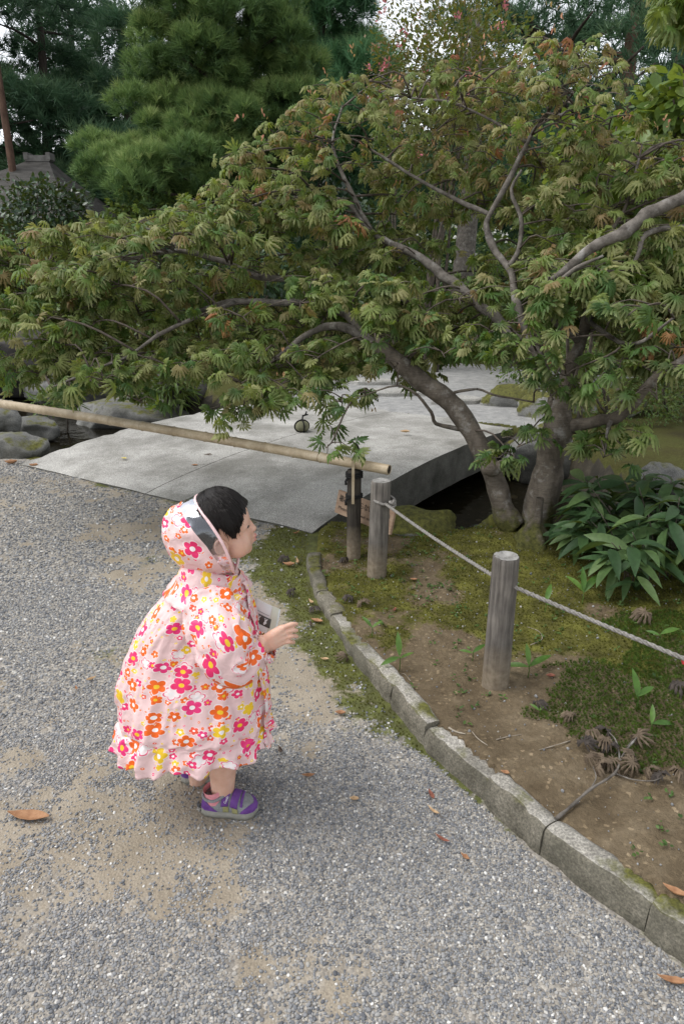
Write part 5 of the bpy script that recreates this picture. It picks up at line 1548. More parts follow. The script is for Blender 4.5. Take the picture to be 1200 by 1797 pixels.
for x in np.linspace(xe0 + .5, xe1 - .5, 6):
    mb = MB(); mb.box(loc_((x, yf + .35, ze / 2 - .02)), (.13, .13, ze)); mb.build('post', M_TIMB, th_, smooth=False)
mb = MB(); mb.box(loc_(((wx0 + wx1) / 2, Yt - 1.8, ze * .62)), (wx1 - wx0, .06, .12)); mb.build('beam', M_TIMB, th_, smooth=False)
for x in np.linspace(wx0 + .8, wx1 - .8, 4):
    w_ = MB(); w_.box(loc_((x, Yt - 1.79, ze * .36)), (.8, .05, ze * .5)); w_.build('sliding_door', M_TIMB, th_, smooth=False)
# ------------------------------------------------------------------ the child in a flowered raincoat
YC = 1.48
def T(px, py, dy=0.0): return D(px, py, YC + dy)
def remesh(mb, name, voxel, smooth_it=6, mat=None):
    me = mb.mesh(name, True, at=False)
    tmp = bpy.data.objects.new('tmp', me); COL.objects.link(tmp)
    r = tmp.modifiers.new('r', 'REMESH'); r.mode = 'VOXEL'; r.voxel_size = voxel; r.use_smooth_shade = True
    s = tmp.modifiers.new('s', 'SMOOTH'); s.factor = .5; s.iterations = smooth_it
    bpy.context.view_layer.update()
    dg = bpy.context.evaluated_depsgraph_get()
    out = bpy.data.meshes.new_from_object(tmp.evaluated_get(dg))
    bpy.data.objects.remove(tmp); bpy.data.meshes.remove(me)
    out.name = name; out.materials.clear()
    if mat: out.materials.append(mat)
    for p in out.polygons: p.use_smooth = True
    return out
m, nt = newmat('skin')
v = coords(nt, 'Object')
n_ = noise(nt, v, 22, 4)
sk = ramp(nt, n_, [(.3, (.58, .325, .235)), (.7, (.72, .47, .36))])
M_SKIN = finish(m, nt, sk, .5, noise(nt, v, 300, 2), .05, .001, .35, sss=.25)
m, nt = newmat('black_hair')
v = coords(nt, 'UV', (1, 1, 1))
hc = ramp(nt, noise(nt, coords(nt, 'UV', (60, 1.2, 1)), 3, 4), [(.3, (.004, .0035, .0035)), (.7, (.016, .012, .010))])
M_HAIR = finish(m, nt, hc, .45, noise(nt, coords(nt, 'UV', (60, 1.2, 1)), 4, 3), .5, .003, .22)
M_EYE = simple('dark_eye', [(0, (.012, .008, .007)), (1, (.02, .014, .012))], 5, 1, .15, .0, spec=.6)

def flower_layer(nt, uv, scale, rad, petals, seed, colors, outline=False, rand=.62, keep=.85):
    """one sheet of printed flowers: returns (colour, mask)"""
    mp = nd(nt, 'Mapping', {'Vector': uv, 'Location': (seed * 1.37, seed * 2.11, 0)})
    vo = nd(nt, 'TexVoronoi', {'Vector': mp.outputs[0], 'Scale': scale, 'Randomness': rand}, voronoi_dimensions='2D', feature='F1')
    dv = nd(nt, 'VectorMath', {0: mp.outputs[0], 1: vo.outputs['Position']}, operation='SUBTRACT')
    sp = nd(nt, 'SeparateXYZ', {0: dv.outputs[0]})
    c = nd(nt, 'SeparateColor', {0: vo.outputs['Color']})
    ang = mt(nt, 'ADD', mt(nt, 'ARCTAN2', sp.outputs[1], sp.outputs[0]), mt(nt, 'MULTIPLY', c.outputs[1], 6.28))
    r = nd(nt, 'VectorMath', {0: dv.outputs[0]}, operation='LENGTH').outputs['Value']
    pet = mt(nt, 'POWER', mt(nt, 'ABSOLUTE', mt(nt, 'SINE', mt(nt, 'MULTIPLY', ang, petals / 2))), .55)
    Rr = mt(nt, 'MULTIPLY', mt(nt, 'ADD', mt(nt, 'MULTIPLY', pet, .48), .52), mt(nt, 'MULTIPLY', mt(nt, 'ADD', mt(nt, 'MULTIPLY', c.outputs[2], .35), .75), rad))
    q = mt(nt, 'DIVIDE', r, Rr)
    ins = mt(nt, 'LESS_THAN', q, 1.0)
    pres = mt(nt, 'LESS_THAN', mt(nt, 'FRACT', mt(nt, 'MULTIPLY', c.outputs[1], 17.3)), keep)
    mask = mt(nt, 'MULTIPLY', ins, pres)
    pick = c.outputs[0]
    col = ramp(nt, pick, colors, 'CONSTANT')
    if outline:
        edge = mt(nt, 'GREATER_THAN', q, .84)
        col = mx(nt, edge, (.86, .76, .75), (.78, .12, .22))
        cen = mt(nt, 'LESS_THAN', r, rad * .24)
        col = mx(nt, cen, col, (.86, .80, .80))
    else:
        cen = mt(nt, 'LESS_THAN', r, mt(nt, 'MULTIPLY', rad, .27))
        cc = ramp(nt, mt(nt, 'FRACT', mt(nt, 'MULTIPLY', pick, 5.7)), [(0, (.93, .88, .86)), (.5, (.90, .58, .03)), (.8, (.93, .88, .86))], 'CONSTANT')
        col = mx(nt, cen, col, cc)
    halo = mt(nt, 'MULTIPLY', mt(nt, 'LESS_THAN', q, 1.16), pres)
    return col, mask, halo
CB = [(0, (.82, .035, .16)), (.36, (.86, .14, .015)), (.68, (.86, .56, .03)), (.88, (.80, .04, .20))]
CS = [(0, (.86, .16, .02)), (.30, (.82, .05, .17)), (.58, (.87, .58, .04)), (.80, (.84, .10, .05))]
def cloth_mat(name, base, printed=True):
    m, nt = newmat(name)
    uv = nd(nt, 'TexCoord').outputs['UV']
    col = base
    if printed:
        for (sc, rd, pt, sd, cs, ol, kp) in ((62, .0034, 2, 1.3, CS, False, .5), (30, .0090, 5, 2.7, CS, False, .62), (17.5, .0170, 5, 7.7, CB, True, .38), (24, .0125, 5, 9.4, CB, False, .34), (16.5, .0202, 5, 4.1, CB, False, .82)):
            c, mk, ha = flower_layer(nt, uv, sc, rd, pt, sd, cs, ol, .6, kp)
            if not isinstance(col, bpy.types.NodeSocket): col = mx(nt, 0.0, col, col)
            col = mx(nt, ha, col, (.84, .70, .69)); col = mx(nt, mk, col, c)
    v = coords(nt, 'Object')
    rg_ = nd(nt, 'TexNoise', {'Vector': v, 'Scale': 7.0, 'Detail': 3.0, 'Roughness': .45, 'Distortion': .8}, noise_type='RIDGED_MULTIFRACTAL')
    h = mt(nt, 'ADD', mt(nt, 'MULTIPLY', noise(nt, v, 26, 4, .5, .6), .5), mt(nt, 'MULTIPLY', rg_.outputs['Fac'], .9))
    b = nd(nt, 'BsdfPrincipled', {'Roughness': .42, 'Specular IOR Level': .35})
    if isinstance(col, bpy.types.NodeSocket): nt.links.new(col, b.inputs['Base Color'])
    else: b.inputs['Base Color'].default_value = rgba(col)
    bn = nd(nt, 'Bump', {'Height': h, 'Strength': .8, 'Distance': .014}); nt.links.new(bn.outputs[0], b.inputs['Normal'])
    t = nd(nt, 'BsdfTranslucent')
    if isinstance(col, bpy.types.NodeSocket): nt.links.new(col, t.inputs['Color'])
    else: t.inputs['Color'].default_value = rgba(col)
    ms = nd(nt, 'MixShader', {0: .06, 1: b.outputs[0], 2: t.outputs[0]})
    nt.links.new(ms.outputs[0], nd(nt, 'OutputMaterial').inputs[0])
    return m
M_COAT = cloth_mat('flowered_pink_vinyl', (.78, .55, .54))
M_TRIM = cloth_mat('pale_pink_piping', (.86, .60, .60), False)
m, nt = newmat('clear_vinyl')
tr = nd(nt, 'BsdfTransparent', {'Color': (.86, .89, .93, 1)}); gl = nd(nt, 'BsdfGlossy', {'Color': (.9, .93, 1, 1), 'Roughness': .06})
lw = nd(nt, 'LayerWeight', {'Blend': .35})
ms = nd(nt, 'MixShader', {0: mt(nt, 'ADD', mt(nt, 'MULTIPLY', lw.outputs['Fresnel'], .5), .11), 1: tr.outputs[0], 2: gl.outputs[0]})
bn = nd(nt, 'Bump', {'Height': noise(nt, coords(nt, 'Object'), 20, 3), 'Strength': .25, 'Distance': .01}); nt.links.new(bn.outputs[0], gl.inputs['Normal'])
nt.links.new(ms.outputs[0], nd(nt, 'OutputMaterial').inputs[0])
M_VINYL = m

# ---- body: head, neck, trunk, arms with five-fingered hands, legs, in one surface
HC = T(377, 921)
yaw, roll = R(11), R(-3)
HF = np.array((math.cos(yaw), math.sin(yaw), .12)); HF = unit(HF)
HL = unit(np.cross((0, 0, 1.0), HF)); HU = np.cross(HF, HL)
HR = np.column_stack((HF, HL, HU))
def hd(x, y, z): return HC + HR @ np.array((x, y, z))
CH = P(385, 1410, 0.0); CH[1] = YC
body = MB()
E_ = lambda c, r, seg=24, rings=16: body.ell(hd(*c) - CH, r, HR, seg, rings)
E_((.011, 0, .004), (.071, .070, .077), 32, 22)
E_((.034, 0, -.030), (.050, .057, .052)); E_((.036, 0, -.056), (.042, .045, .030))
for s in (-1, 1):
    E_((.042, s * .031, -.045), .0325)
    E_((.064, s * .029, -.006), (.0105, .015, .0095))
    # ear
    ec = np.array((.008, s * .070, -.030))
    th = np.linspace(-1.2, 3.9, 16)
    rim = np.array([hd(ec[0] + .0145 * math.cos(t) * .9 - .002 * math.sin(t), ec[1] + s * (.006 + .004 * math.cos(t - 2.2)), ec[2] + .021 * math.sin(t)) for t in th]) - CH
    body.tube(rim, .0034, 8)
    E_((ec[0] - .003, ec[1] + s * .002, ec[2]), (.012, .006, .019)); E_((ec[0] + .006, ec[1] + s * .004, ec[2] - .019), (.006, .005, .006)); E_((ec[0] + .012, ec[1] + s * .003, ec[2] - .002), (.004, .005, .007))
E_((.062, 0, -.047), (.022, .027, .021)); E_((.058, 0, -.070), (.018, .02, .015))
E_((.083, 0, -.0255), (.0105, .0095, .0085)); 
for s in (-1, 1): E_((.078, s * .009, -.0275), (.007, .006, .006))
body.tube(np.array([hd(.068, 0, .004), hd(.077, 0, -.010), hd(.084, 0, -.023)]) - CH, [.010, .0085, .0075], 10)
E_((.0815, 0, -.0425), (.0085, .015, .0050)); E_((.079, 0, -.0525), (.0085, .0135, .0052))
body.tube(np.array([hd(-.008, 0, -.045), hd(-.014, 0, -.09), T(386, 1020), T(380, 1050)]) - CH, [.040, .038, .045, .06], 20)
body.tube(np.array([T(378, 1045), T(372, 1110), T(366, 1180), T(364, 1262)]) - CH, [.062, .078, .085, .082], 24)
body.tube(np.array([T(384, 1060, -.08), T(384, 1060, .08)]) - CH, [.04, .04], 16)
def limb(pts, r, sides=16): 
    p, q = smooth_path(pts, 18, r); body.tube(p - CH, q, sides)
limb([T(384, 1062, -.09), T(398, 1118, -.135), T(412, 1142, -.14), T(440, 1138, -.125), T(466, 1130, -.118)], [.036, .034, .033, .029, .0225])
limb([T(384, 1062, .09), T(410, 1110, .12), T(430, 1124, .10), T(450, 1114, .05), T(458, 1108, .03)], [.036, .034, .031, .026, .021])
RA_ = np.array(P(402, 1434, 0)); RA_[1] = 1.435
ank = D(391, 1398, 1.447); kne = D(392, 1322, 1.44)
limb([D(386, 1250, 1.44), D(391, 1290, 1.435), kne, D(391, 1360, 1.447), ank, D(391, 1416, 1.447)], [.060, .050, .038, .034, .0275, .026])
lank = D(348, 1362, 1.555)
limb([D(372, 1255, 1.53), D(366, 1290, 1.54), D(358, 1330, 1.55), lank, lank - np.array((0, 0, .03))], [.062, .052, .041, .031, .029])
# right hand (towards the camera)
def hand(px, Ys, tips, r=.0056):
    pass
hy = YC - .118
pal = [T(464, 1130, -.118), T(478, 1123, -.119), T(491, 1114, -.119)]
for k_, (o1, o2) in enumerate((((462, 1126), (497, 1102)), ((462, 1129), (499, 1109)), ((464, 1132), (500, 1117)), ((466, 1136), (497, 1125)))):
    body.tube(np.array([D(*o1, hy), D((o1[0] + o2[0]) / 2, (o1[1] + o2[1]) / 2, hy - .003), D(*o2, hy)]) - CH, [.013, .0125, .0088], 14)
for (a, b, c, y2) in (((496, 1102), (510, 1096), (522, 1095), .012), ((498, 1110.5), (512, 1106), (523, 1106.5), .008), ((499, 1119), (512, 1116), (522.5, 1117), .012), ((496, 1127), (508, 1126), (517, 1127.5), .016)):
    pth = smooth_path([D(*a, hy), D(*b, hy - .002), D(*c, hy + y2)], 9)
    body.tube(pth - CH, np.array([.0062, .0060, .0057, .0056, .0056, .0055, .0053, .0049, .0036]), 12)
pth = smooth_path([D(474, 1118, hy + .012), D(488, 1104, hy + .024), D(500, 1100, hy + .034), D(508, 1103, hy + .040)], 8)
body.tube(pth - CH, [.010, .0085, .0072, .0068, .0065, .0062, .0058, .0045], 12)
# left hand holding the leaflet
lh = T(460, 1108, .03)
body.ell(lh - CH, (.022, .013, .018))
for q in range(4):
    o = lh + np.array((.006 + .001 * q, -.012, .012 - .0105 * q))
    body.tube(smooth_path([o, o + (.018, -.004, .001), o + (.026, -.012, 0), o + (.020, -.020, -.001)], 8) - CH, np.linspace(.0056, .0042, 8), 10)
body.tube(smooth_path([lh + (0, .004, .012), lh + (.014, .006, .020), lh + (.026, .0, .016)], 7) - CH, np.linspace(.0075, .0052, 7), 10)
me = remesh(body, 'person', .0021, 5, M_SKIN)
child = link('person', me, None, None, CH)
tag(child, 'toddler in a pink flowered raincoat standing on gravel, hood half over black hair', 'person')

# eyes, brow
for s in (-1, 1):
    mb = MB(); mb.ell(hd(.0725, s * .0305, -.0075) - CH, (.0042, .0088, .0030), HR @ np.array(Matrix.Rotation(s * .45, 3, 'Z')), 14, 10); mb.build('eye', M_EYE, child)
M_LIP = simple('lips', [(0, (.52, .20, .17)), (1, (.58, .25, .21))], 20, 2, .4, 0)
mb = MB(); mb.ell(hd(.0835, 0, -.0425) - CH, (.0076, .0135, .0040), HR, 16, 10); mb.ell(hd(.0808, 0, -.0520) - CH, (.0076, .0120, .0044), HR, 16, 10); mb.build('lips', M_LIP, child)
# ---- hair: cap of combed strands with a fringe
nA, nP = 150, 26
az = np.linspace(-math.pi, math.pi, nA + 1)
def low(a):      # how far down the hair reaches, as polar angle from the crown
    a = np.abs(a)
    return np.interp(a, (0, .35, .7, 1.0, 1.3, 1.5, 1.75, 2.2, math.pi), (1.35, 1.40, 1.56, 1.84, 1.90, 1.48, 1.60, 2.0, 2.1))
jag = (fbm(np.column_stack((az * 9, az * 0)), 3, 8) - .5) * .16 + rng.normal(0, .02, nA + 1)
tt = np.linspace(.02, 1, nP)
A2, T2 = np.meshgrid(az, tt, indexing='ij')
pol = T2 * (low(A2) + jag[:, None])
gro = (fbm(np.column_stack(((A2 * 13).ravel(), (T2 * 1.6).ravel())), 3, 14).reshape(A2.shape) - .5)
back_ = np.clip(-np.cos(A2), 0, 1) * np.clip(pol / 1.2, 0, 1)
rr = 1.075 - .045 * back_ + (.055 * gro + .015 * np.sin(T2 * 3)) * (1 - .6 * back_)
tilt = np.array(Matrix.Rotation(-.28, 3, 'Y'))          # crown sits towards the back
dirs = np.stack((np.sin(pol) * np.cos(A2), np.sin(pol) * np.sin(A2), np.cos(pol)), -1) @ tilt.T
rad_ = np.array((.071, .070, .077))
G = (dirs * rad_ * rr[..., None] + np.array((.011, 0, .004)))
G[:, :, 0] += .006 * np.clip(T2 - .8, 0, 1) * 5 * np.exp(-(A2 / .6) ** 2)
Gw = G @ HR.T + HC - CH
uvh = np.stack((A2 / 6.28, T2), -1)
mb = MB(); mb.grid(Gw[:, ::-1], uv=uvh[:, ::-1])
hair = mb.build('hair', M_HAIR, child, uv=True)
mb = MB()
for i in range(520):
    a = rng.uniform(-math.pi, math.pi); l = low(np.array([a]))[0] * rng.uniform(.90, 1.055 if abs(a) < 1.3 else 1.04)
    t0 = rng.uniform(.25, .6)
    pl = np.linspace(t0 * l, l, 8); aa = a + np.linspace(0, rng.normal(0, .07), 8)
    d = np.stack((np.sin(pl) * np.cos(aa), np.sin(pl) * np.sin(aa), np.cos(pl)), -1) @ tilt.T
    g = d * rad_ * (1.085 - .045 * max(0, -math.cos(a)) + .015 * rng.random()) + np.array((.011, 0, .004))
    g = g @ HR.T + HC - CH
    mb.tube(g, np.linspace(.0013, .0004, 8), 4, a=rng.random())
stuff(mb.build('loose_strands', M_HAIR, hair))

# ---- raincoat body
lev = [(1006, 346, 422, .050), (1018, 322, 430, .066), (1034, 301, 437, .084), (1056, 281, 443, .094), (1082, 260, 449, .092), (1112, 240, 454, .092), (1148, 225, 460, .100), (1186, 218, 464, .115), (1222, 217, 467, .130), (1248, 219, 468, .138),
       (1257, 220, 467, .138), (1264, 218, 469, .142), (1278, 213, 474, .148), (1292, 210, 478, .152)]
lv = np.array(lev, float)
tl = np.linspace(0, len(lv) - 1, 92)
li = lambda k: np.interp(tl, np.arange(len(lv)), lv[:, k])
nT = 200
th = np.linspace(math.pi / 2, math.pi / 2 + 2 * math.pi, nT + 1)
G = np.zeros((92, nT + 1, 3)); UV = np.zeros((92, nT + 1, 2))
arc = 0; prev = None
for i, (py, xl, xr, b) in enumerate(zip(li(0), li(1), li(2), li(3))):
    L_, R_ = T(xl, py), T(xr, py)
    cx, a = (L_[0] + R_[0]) / 2, (R_[0] - L_[0]) / 2
    z = L_[2]
    tz = np.clip(tl[i] / 10.0, 0, 1)
    ruf = np.clip((tl[i] - 10.2) / 2.8, 0, 1)
    fold = (.35 * np.sin(6 * th + 1.1 + .5 * np.sin(tl[i] * .4)) + .35 * np.sin(9 * th + 2.2 - .06 * i * .3) + .5 * np.sin(4 * th - .8))
    fold = fold + 1.5 * np.clip(1 - np.abs(np.sin(3.5 * th + .9 + .25 * np.sin(tl[i] * .7))) * 2.2, 0, 1) ** 2 - 1.3 * np.clip(1 - np.abs(np.sin(2.5 * th + .2 - .02 * i)) * 3, 0, 1) ** 2
    fn = fbm(np.column_stack((np.cos(th) * 2.6, np.sin(th) * 2.6, np.full(nT + 1, tl[i] * .23))), 4, 33) - .5
    f2 = fbm(np.column_stack((np.cos(th) * 6 + tl[i] * .12, np.sin(th) * 6, np.full(nT + 1, tl[i] * .55))), 3, 37) - .5
    r = 1 + tz * (.042 * fold + .16 * fn) + .06 * f2 * (.4 + tz) + ruf * (.045 * np.sin(23 * th + 2 * np.sin(3 * th)) + .06 * f2)
    rdg = np.clip(1 - np.abs(fbm(np.column_stack((np.cos(th) * 3.2 + tl[i] * .2, np.sin(th) * 3.2, np.full(nT + 1, tl[i] * .33 - 3))), 3, 63) - .5) * 9, 0, 1)
    r = r + .042 * rdg * np.clip(tl[i] / 4, .2, 1) * (1 - .5 * ruf)
    pn = np.exp(-((tl[i] - 10.0) / .35) ** 2)
    r = r - pn * .018 * (1 + .6 * np.sin(34 * th))
    # superellipse a little boxy
    ct, st = np.cos(th), np.sin(th)
    G[i, :, 0] = cx + a * r * ct * (1 + .04 * np.abs(st))
    G[i, :, 1] = YC + b * r * st
    G[i, :, 2] = z + ruf * .010 * np.sin(11 * th + 1) + .004 * np.sin(3 * th) * tz - .018 * ruf * np.clip(-ct, 0, 1) + ruf * .012 * np.clip(ct, 0, 1)
    if i: arc += abs(z - prev)
    prev = z
    per = (a + b) / 2
    UV[i, :, 0] = (th - 1.5 * math.pi) * per + .4; UV[i, :, 1] = arc * 1.1
mb = MB(); mb.grid((G - CH)[:, ::-1], uv=UV[:, ::-1])
coat = mb.build('raincoat', M_COAT, child, uv=True)
sol = coat.modifiers.new('t', 'SOLIDIFY'); sol.thickness = .0012; sol.offset = -1
# front placket edge
mb = MB()
jf = np.argmin(np.abs(th - 2 * math.pi + .28))
pth = G[4:, jf] - CH
pth = pth + np.array((.004, -.004, 0))
wv = np.stack((pth + (.0, -.010, 0), pth + (.006, .0, 0), pth + (.004, .012, 0)), 1)
wv += (np.sin(np.linspace(0, 26, len(pth)))[:, None, None] * .002)
uvp = np.zeros((len(pth), 3, 2)); uvp[..., 1] = np.linspace(0, .5, len(pth))[:, None]; uvp[..., 0] = np.array((0, .012, .024)) + 1.7
mb.grid(wv, uv=uvp); pl = mb.build('placket', M_COAT, coat, uv=True)
# sleeves with gathered cuffs
def sleeve(pts, rads, seed, name='sleeve', uoff=0.0):
    n = 70; sg = 64
    p, r = smooth_path(pts, n, rads)
    t = unit(np.gradient(p, axis=0))
    thh = np.linspace(0, 2 * math.pi, sg + 1)
    G = np.zeros((n, sg + 1, 3)); U = np.zeros((n, sg + 1, 2)); L = 0
    nearv = np.array((0, 1.0, 0))
    for i in range(n):
        u = unit(nearv - t[i] * np.dot(nearv, t[i])); w = np.cross(t[i], u)
        k = i / (n - 1)
        fn = fbm(np.column_stack((np.cos(thh) * 1.6 + k * 5, np.sin(thh) * 1.6, np.full(sg + 1, k * 6.5))), 4, seed) - .5
        wr = fbm(np.column_stack((np.cos(thh) * 1.2, np.sin(thh) * 1.2, np.full(sg + 1, k * 17))), 2, seed + 7) - .5
        rg_s = np.clip(1 - np.abs(fbm(np.column_stack((np.cos(thh) * 1.5 + k * 2, np.sin(thh) * 1.5, np.full(sg + 1, k * 7 + 4))), 2, seed + 11) - .5) * 8, 0, 1)
        rr_ = r[i] * (1 + .30 * fn + .26 * wr + .20 * rg_s + (.10 * np.sin(thh * 15) if k > .86 else 0))
        if i: L += np.linalg.norm(p[i] - p[i - 1])
        G[i] = p[i] + rr_[:, None] * (np.cos(thh)[:, None] * u + np.sin(thh)[:, None] * w)
        G[i, :, 2] -= .010 * math.sin(k * 3.14) * (np.clip(-(np.cos(thh) * u[2] + np.sin(thh) * w[2]), 0, 1))
        U[i, :, 0] = (thh - math.pi) * max(r[i], .03) * 1.3 + uoff; U[i, :, 1] = L * 1.25 + uoff * .7
    mb = MB(); mb.grid(G - CH, uv=U)
    o = mb.build(name, M_COAT, coat, uv=True)
    s = o.modifiers.new('t', 'SOLIDIFY'); s.thickness = .0012; s.offset = -1
    return o
sleeve([T(372, 1052, -.070), T(379, 1083, -.110), T(391, 1122, -.152), T(409, 1155, -.162), T(436, 1149, -.140), T(451, 1140, -.119), T(460, 1135, -.117), T(468, 1130, -.117)], [.050, .064, .064, .056, .043, .0275, .036, .030], 3, uoff=2.0)
sleeve([T(375, 1052, .070), T(395, 1090, .10), T(412, 1122, .11), T(432, 1126, .09), T(446, 1119, .055), T(449, 1116, .045), T(453, 1113, .038)], [.05, .06, .058, .048, .026, .03, .027], 5, uoff=5.0)
# ---- hood: printed back, clear window, piped rim
r_top, r_bot = T(344, 872), T(414, 1000)
rmid = (r_top + r_bot) / 2; rl = (r_top - r_bot) / 2; RL = np.linalg.norm(rl); rd_ = rl / RL
pole = T(292, 957)
fwd = unit(np.array((rd_[2], 0, -rd_[0])))
NU, NP = 46, 96
ph = np.linspace(0, 2 * math.pi, NP + 1)
def hood_pt(u, p):
    k = (1 - u ** 2.3) ** .55
    c = rmid + (pole - rmid) * u
    wz = .082 + .004 * math.sin(u * 3.1)
    crease = 1 + (.11 * (fbm(np.column_stack((np.cos(p) * 2, np.sin(p) * 2, np.full(len(p), u * 3))), 3, 51) - .5) * 2 + .05 * (fbm(np.column_stack((np.cos(p) * 5, np.sin(p) * 5, np.full(len(p), u * 6))), 2, 57) - .5) * 2) * min(1, u * 3)
    sag = np.clip(-np.cos(p), 0, 1) * u * .012
    q = c + k * crease[:, None] * (RL * np.cos(p)[:, None] * rd_ + wz * np.sin(p)[:, None] * np.array((0, -1.0, 0)))
    q = q + fwd * (.030 * np.sin(p) ** 2 * (1 - u) ** 1.5)[:, None]
    q[:, 2] -= sag
    return q
ub = .12 + .20 * np.cos(ph / 2) ** 2
def band(f0, f1, n, nm, mat, parent):
    G = np.zeros((n, NP + 1, 3)); U = np.zeros((n, NP + 1, 2))
    for i, s in enumerate(np.linspace(0, 1, n)):
        u = f0 + (f1 - f0) * s
        for j in range(NP + 1):
            G[i, j] = hood_pt(float(u[j]), ph[j:j + 1])[0]
        U[i, :, 0] = (ph - math.pi / 2) * .085 * np.sqrt(np.clip(1 - u ** 2, .05, 1)) + 3.3; U[i, :, 1] = u * .14 + 1.2
    mb = MB(); mb.grid(G - CH, uv=U)
    return mb.build(nm, mat, parent, uv=True)
z_ = np.zeros(NP + 1)
hood = band(ub, z_ + .998, 40, 'hood', M_COAT, coat)
win = band(z_, ub, 10, 'hood_window', M_VINYL, coat)
rim = hood_pt(0.0, ph)
mb = MB(); mb.tube(rim - CH, .0036, 8, uv if False else True); mb.build('hood_piping', M_TRIM, coat)
# collar that the hood is sewn to
nC = 16
G = np.zeros((nC, 81, 3)); U = np.zeros((nC, 81, 2)); tc = np.linspace(math.pi / 2, 2.5 * math.pi, 81)
for i, s in enumerate(np.linspace(0, 1, nC)):
    py = 982 + 50 * s
    xl, xr = 330 - 38 * s, 412 + 25 * s
    a_, b_ = T(xl, py), T(xr, py); cx = (a_[0] + b_[0]) / 2; aa = (b_[0] - a_[0]) / 2
    bb = .052 + .062 * s
    nzz = fbm(np.column_stack((np.cos(tc) * 2.5, np.sin(tc) * 2.5, np.full(81, s * 2.5))), 3, 71) - .5
    r = 1 + .26 * nzz + .05 * np.sin(s * 8)
    G[i, :, 0] = cx + aa * r * np.cos(tc); G[i, :, 1] = YC + bb * r * np.sin(tc); G[i, :, 2] = a_[2] - .030 * s * np.exp(-((tc - 1.5 * math.pi - .1) / .35) ** 2) + .010 * nzz - .016 * np.clip(np.cos(tc), 0, 1) * (1 - s) * 2
    U[i, :, 0] = (tc - 1.5 * math.pi) * (aa + bb) / 2 + 6.1; U[i, :, 1] = s * .07 + .3
mb = MB(); mb.grid((G - CH)[:, ::-1], uv=U[:, ::-1]); oc_ = mb.build('collar', M_COAT, coat, uv=True); s_c = oc_.modifiers.new('t', 'SOLIDIFY'); s_c.thickness = .0016; s_c.offset = -1
M_RED = simple('red_undershirt', [(.3, (.42, .02, .05)), (.7, (.55, .04, .08))], 30, 3, .8)
mb = MB(); mb.tube(np.array([T(390, 1006), T(389, 1022), T(386, 1040)]) - CH, [.044, .047, .055], 24, cap=False); mb.build('shirt_collar', M_RED, child)

# ---- shoes and socks
M_SOLE = simple('shoe_sole', [(.3, (.20, .195, .17)), (.7, (.29, .28, .245))], 40, 3, .8)
M_GREY = simple('shoe_grey_mesh', [(.3, (.19, .195, .20)), (.7, (.27, .275, .28))], 160, 2, .8, .5, .002)
M_PURP = simple('shoe_purple', [(.3, (.105, .035, .19)), (.7, (.16, .06, .27))], 60, 3, .65)
M_TAB = simple('shoe_olive_tab', [(.3, (.24, .23, .10)), (.7, (.33, .31, .15))], 40, 2, .7)
M_SOCK = simple('pink_sock', [(.3, (.62, .22, .26)), (.7, (.75, .32, .35))], 120, 3, .9, .4, .002)
M_WHITE = simple('white_print', [(0, (.8, .8, .8)), (1, (.85, .85, .85))], 5, 1, .6, 0)
def shoe_half(x):
    w = np.interp(x, (0, .012, .04, .07, .10, .122, .138, .147), (.012, .022, .0265, .0265, .031, .031, .023, .006))
    h = np.interp(x, (0, .006, .02, .04, .058, .075, .095, .115, .132, .147), (.026, .052, .050, .047, .058, .062, .053, .043, .036, .022))
    return w, h
def shoe_pt(x, a, off=0.0):
    """a runs from -1 (near side welt) over the top to +1"""
    w, h = shoe_half(x)
    e = np.abs(a) ** 1.0
    y = (w + off) * np.sign(a) * np.abs(np.sin(a * math.pi / 2)) ** .75
    z = .014 + (h - .014 + off) * np.cos(a * math.pi / 2) ** .62
    return np.stack((x + 0 * y, y, z), -1)
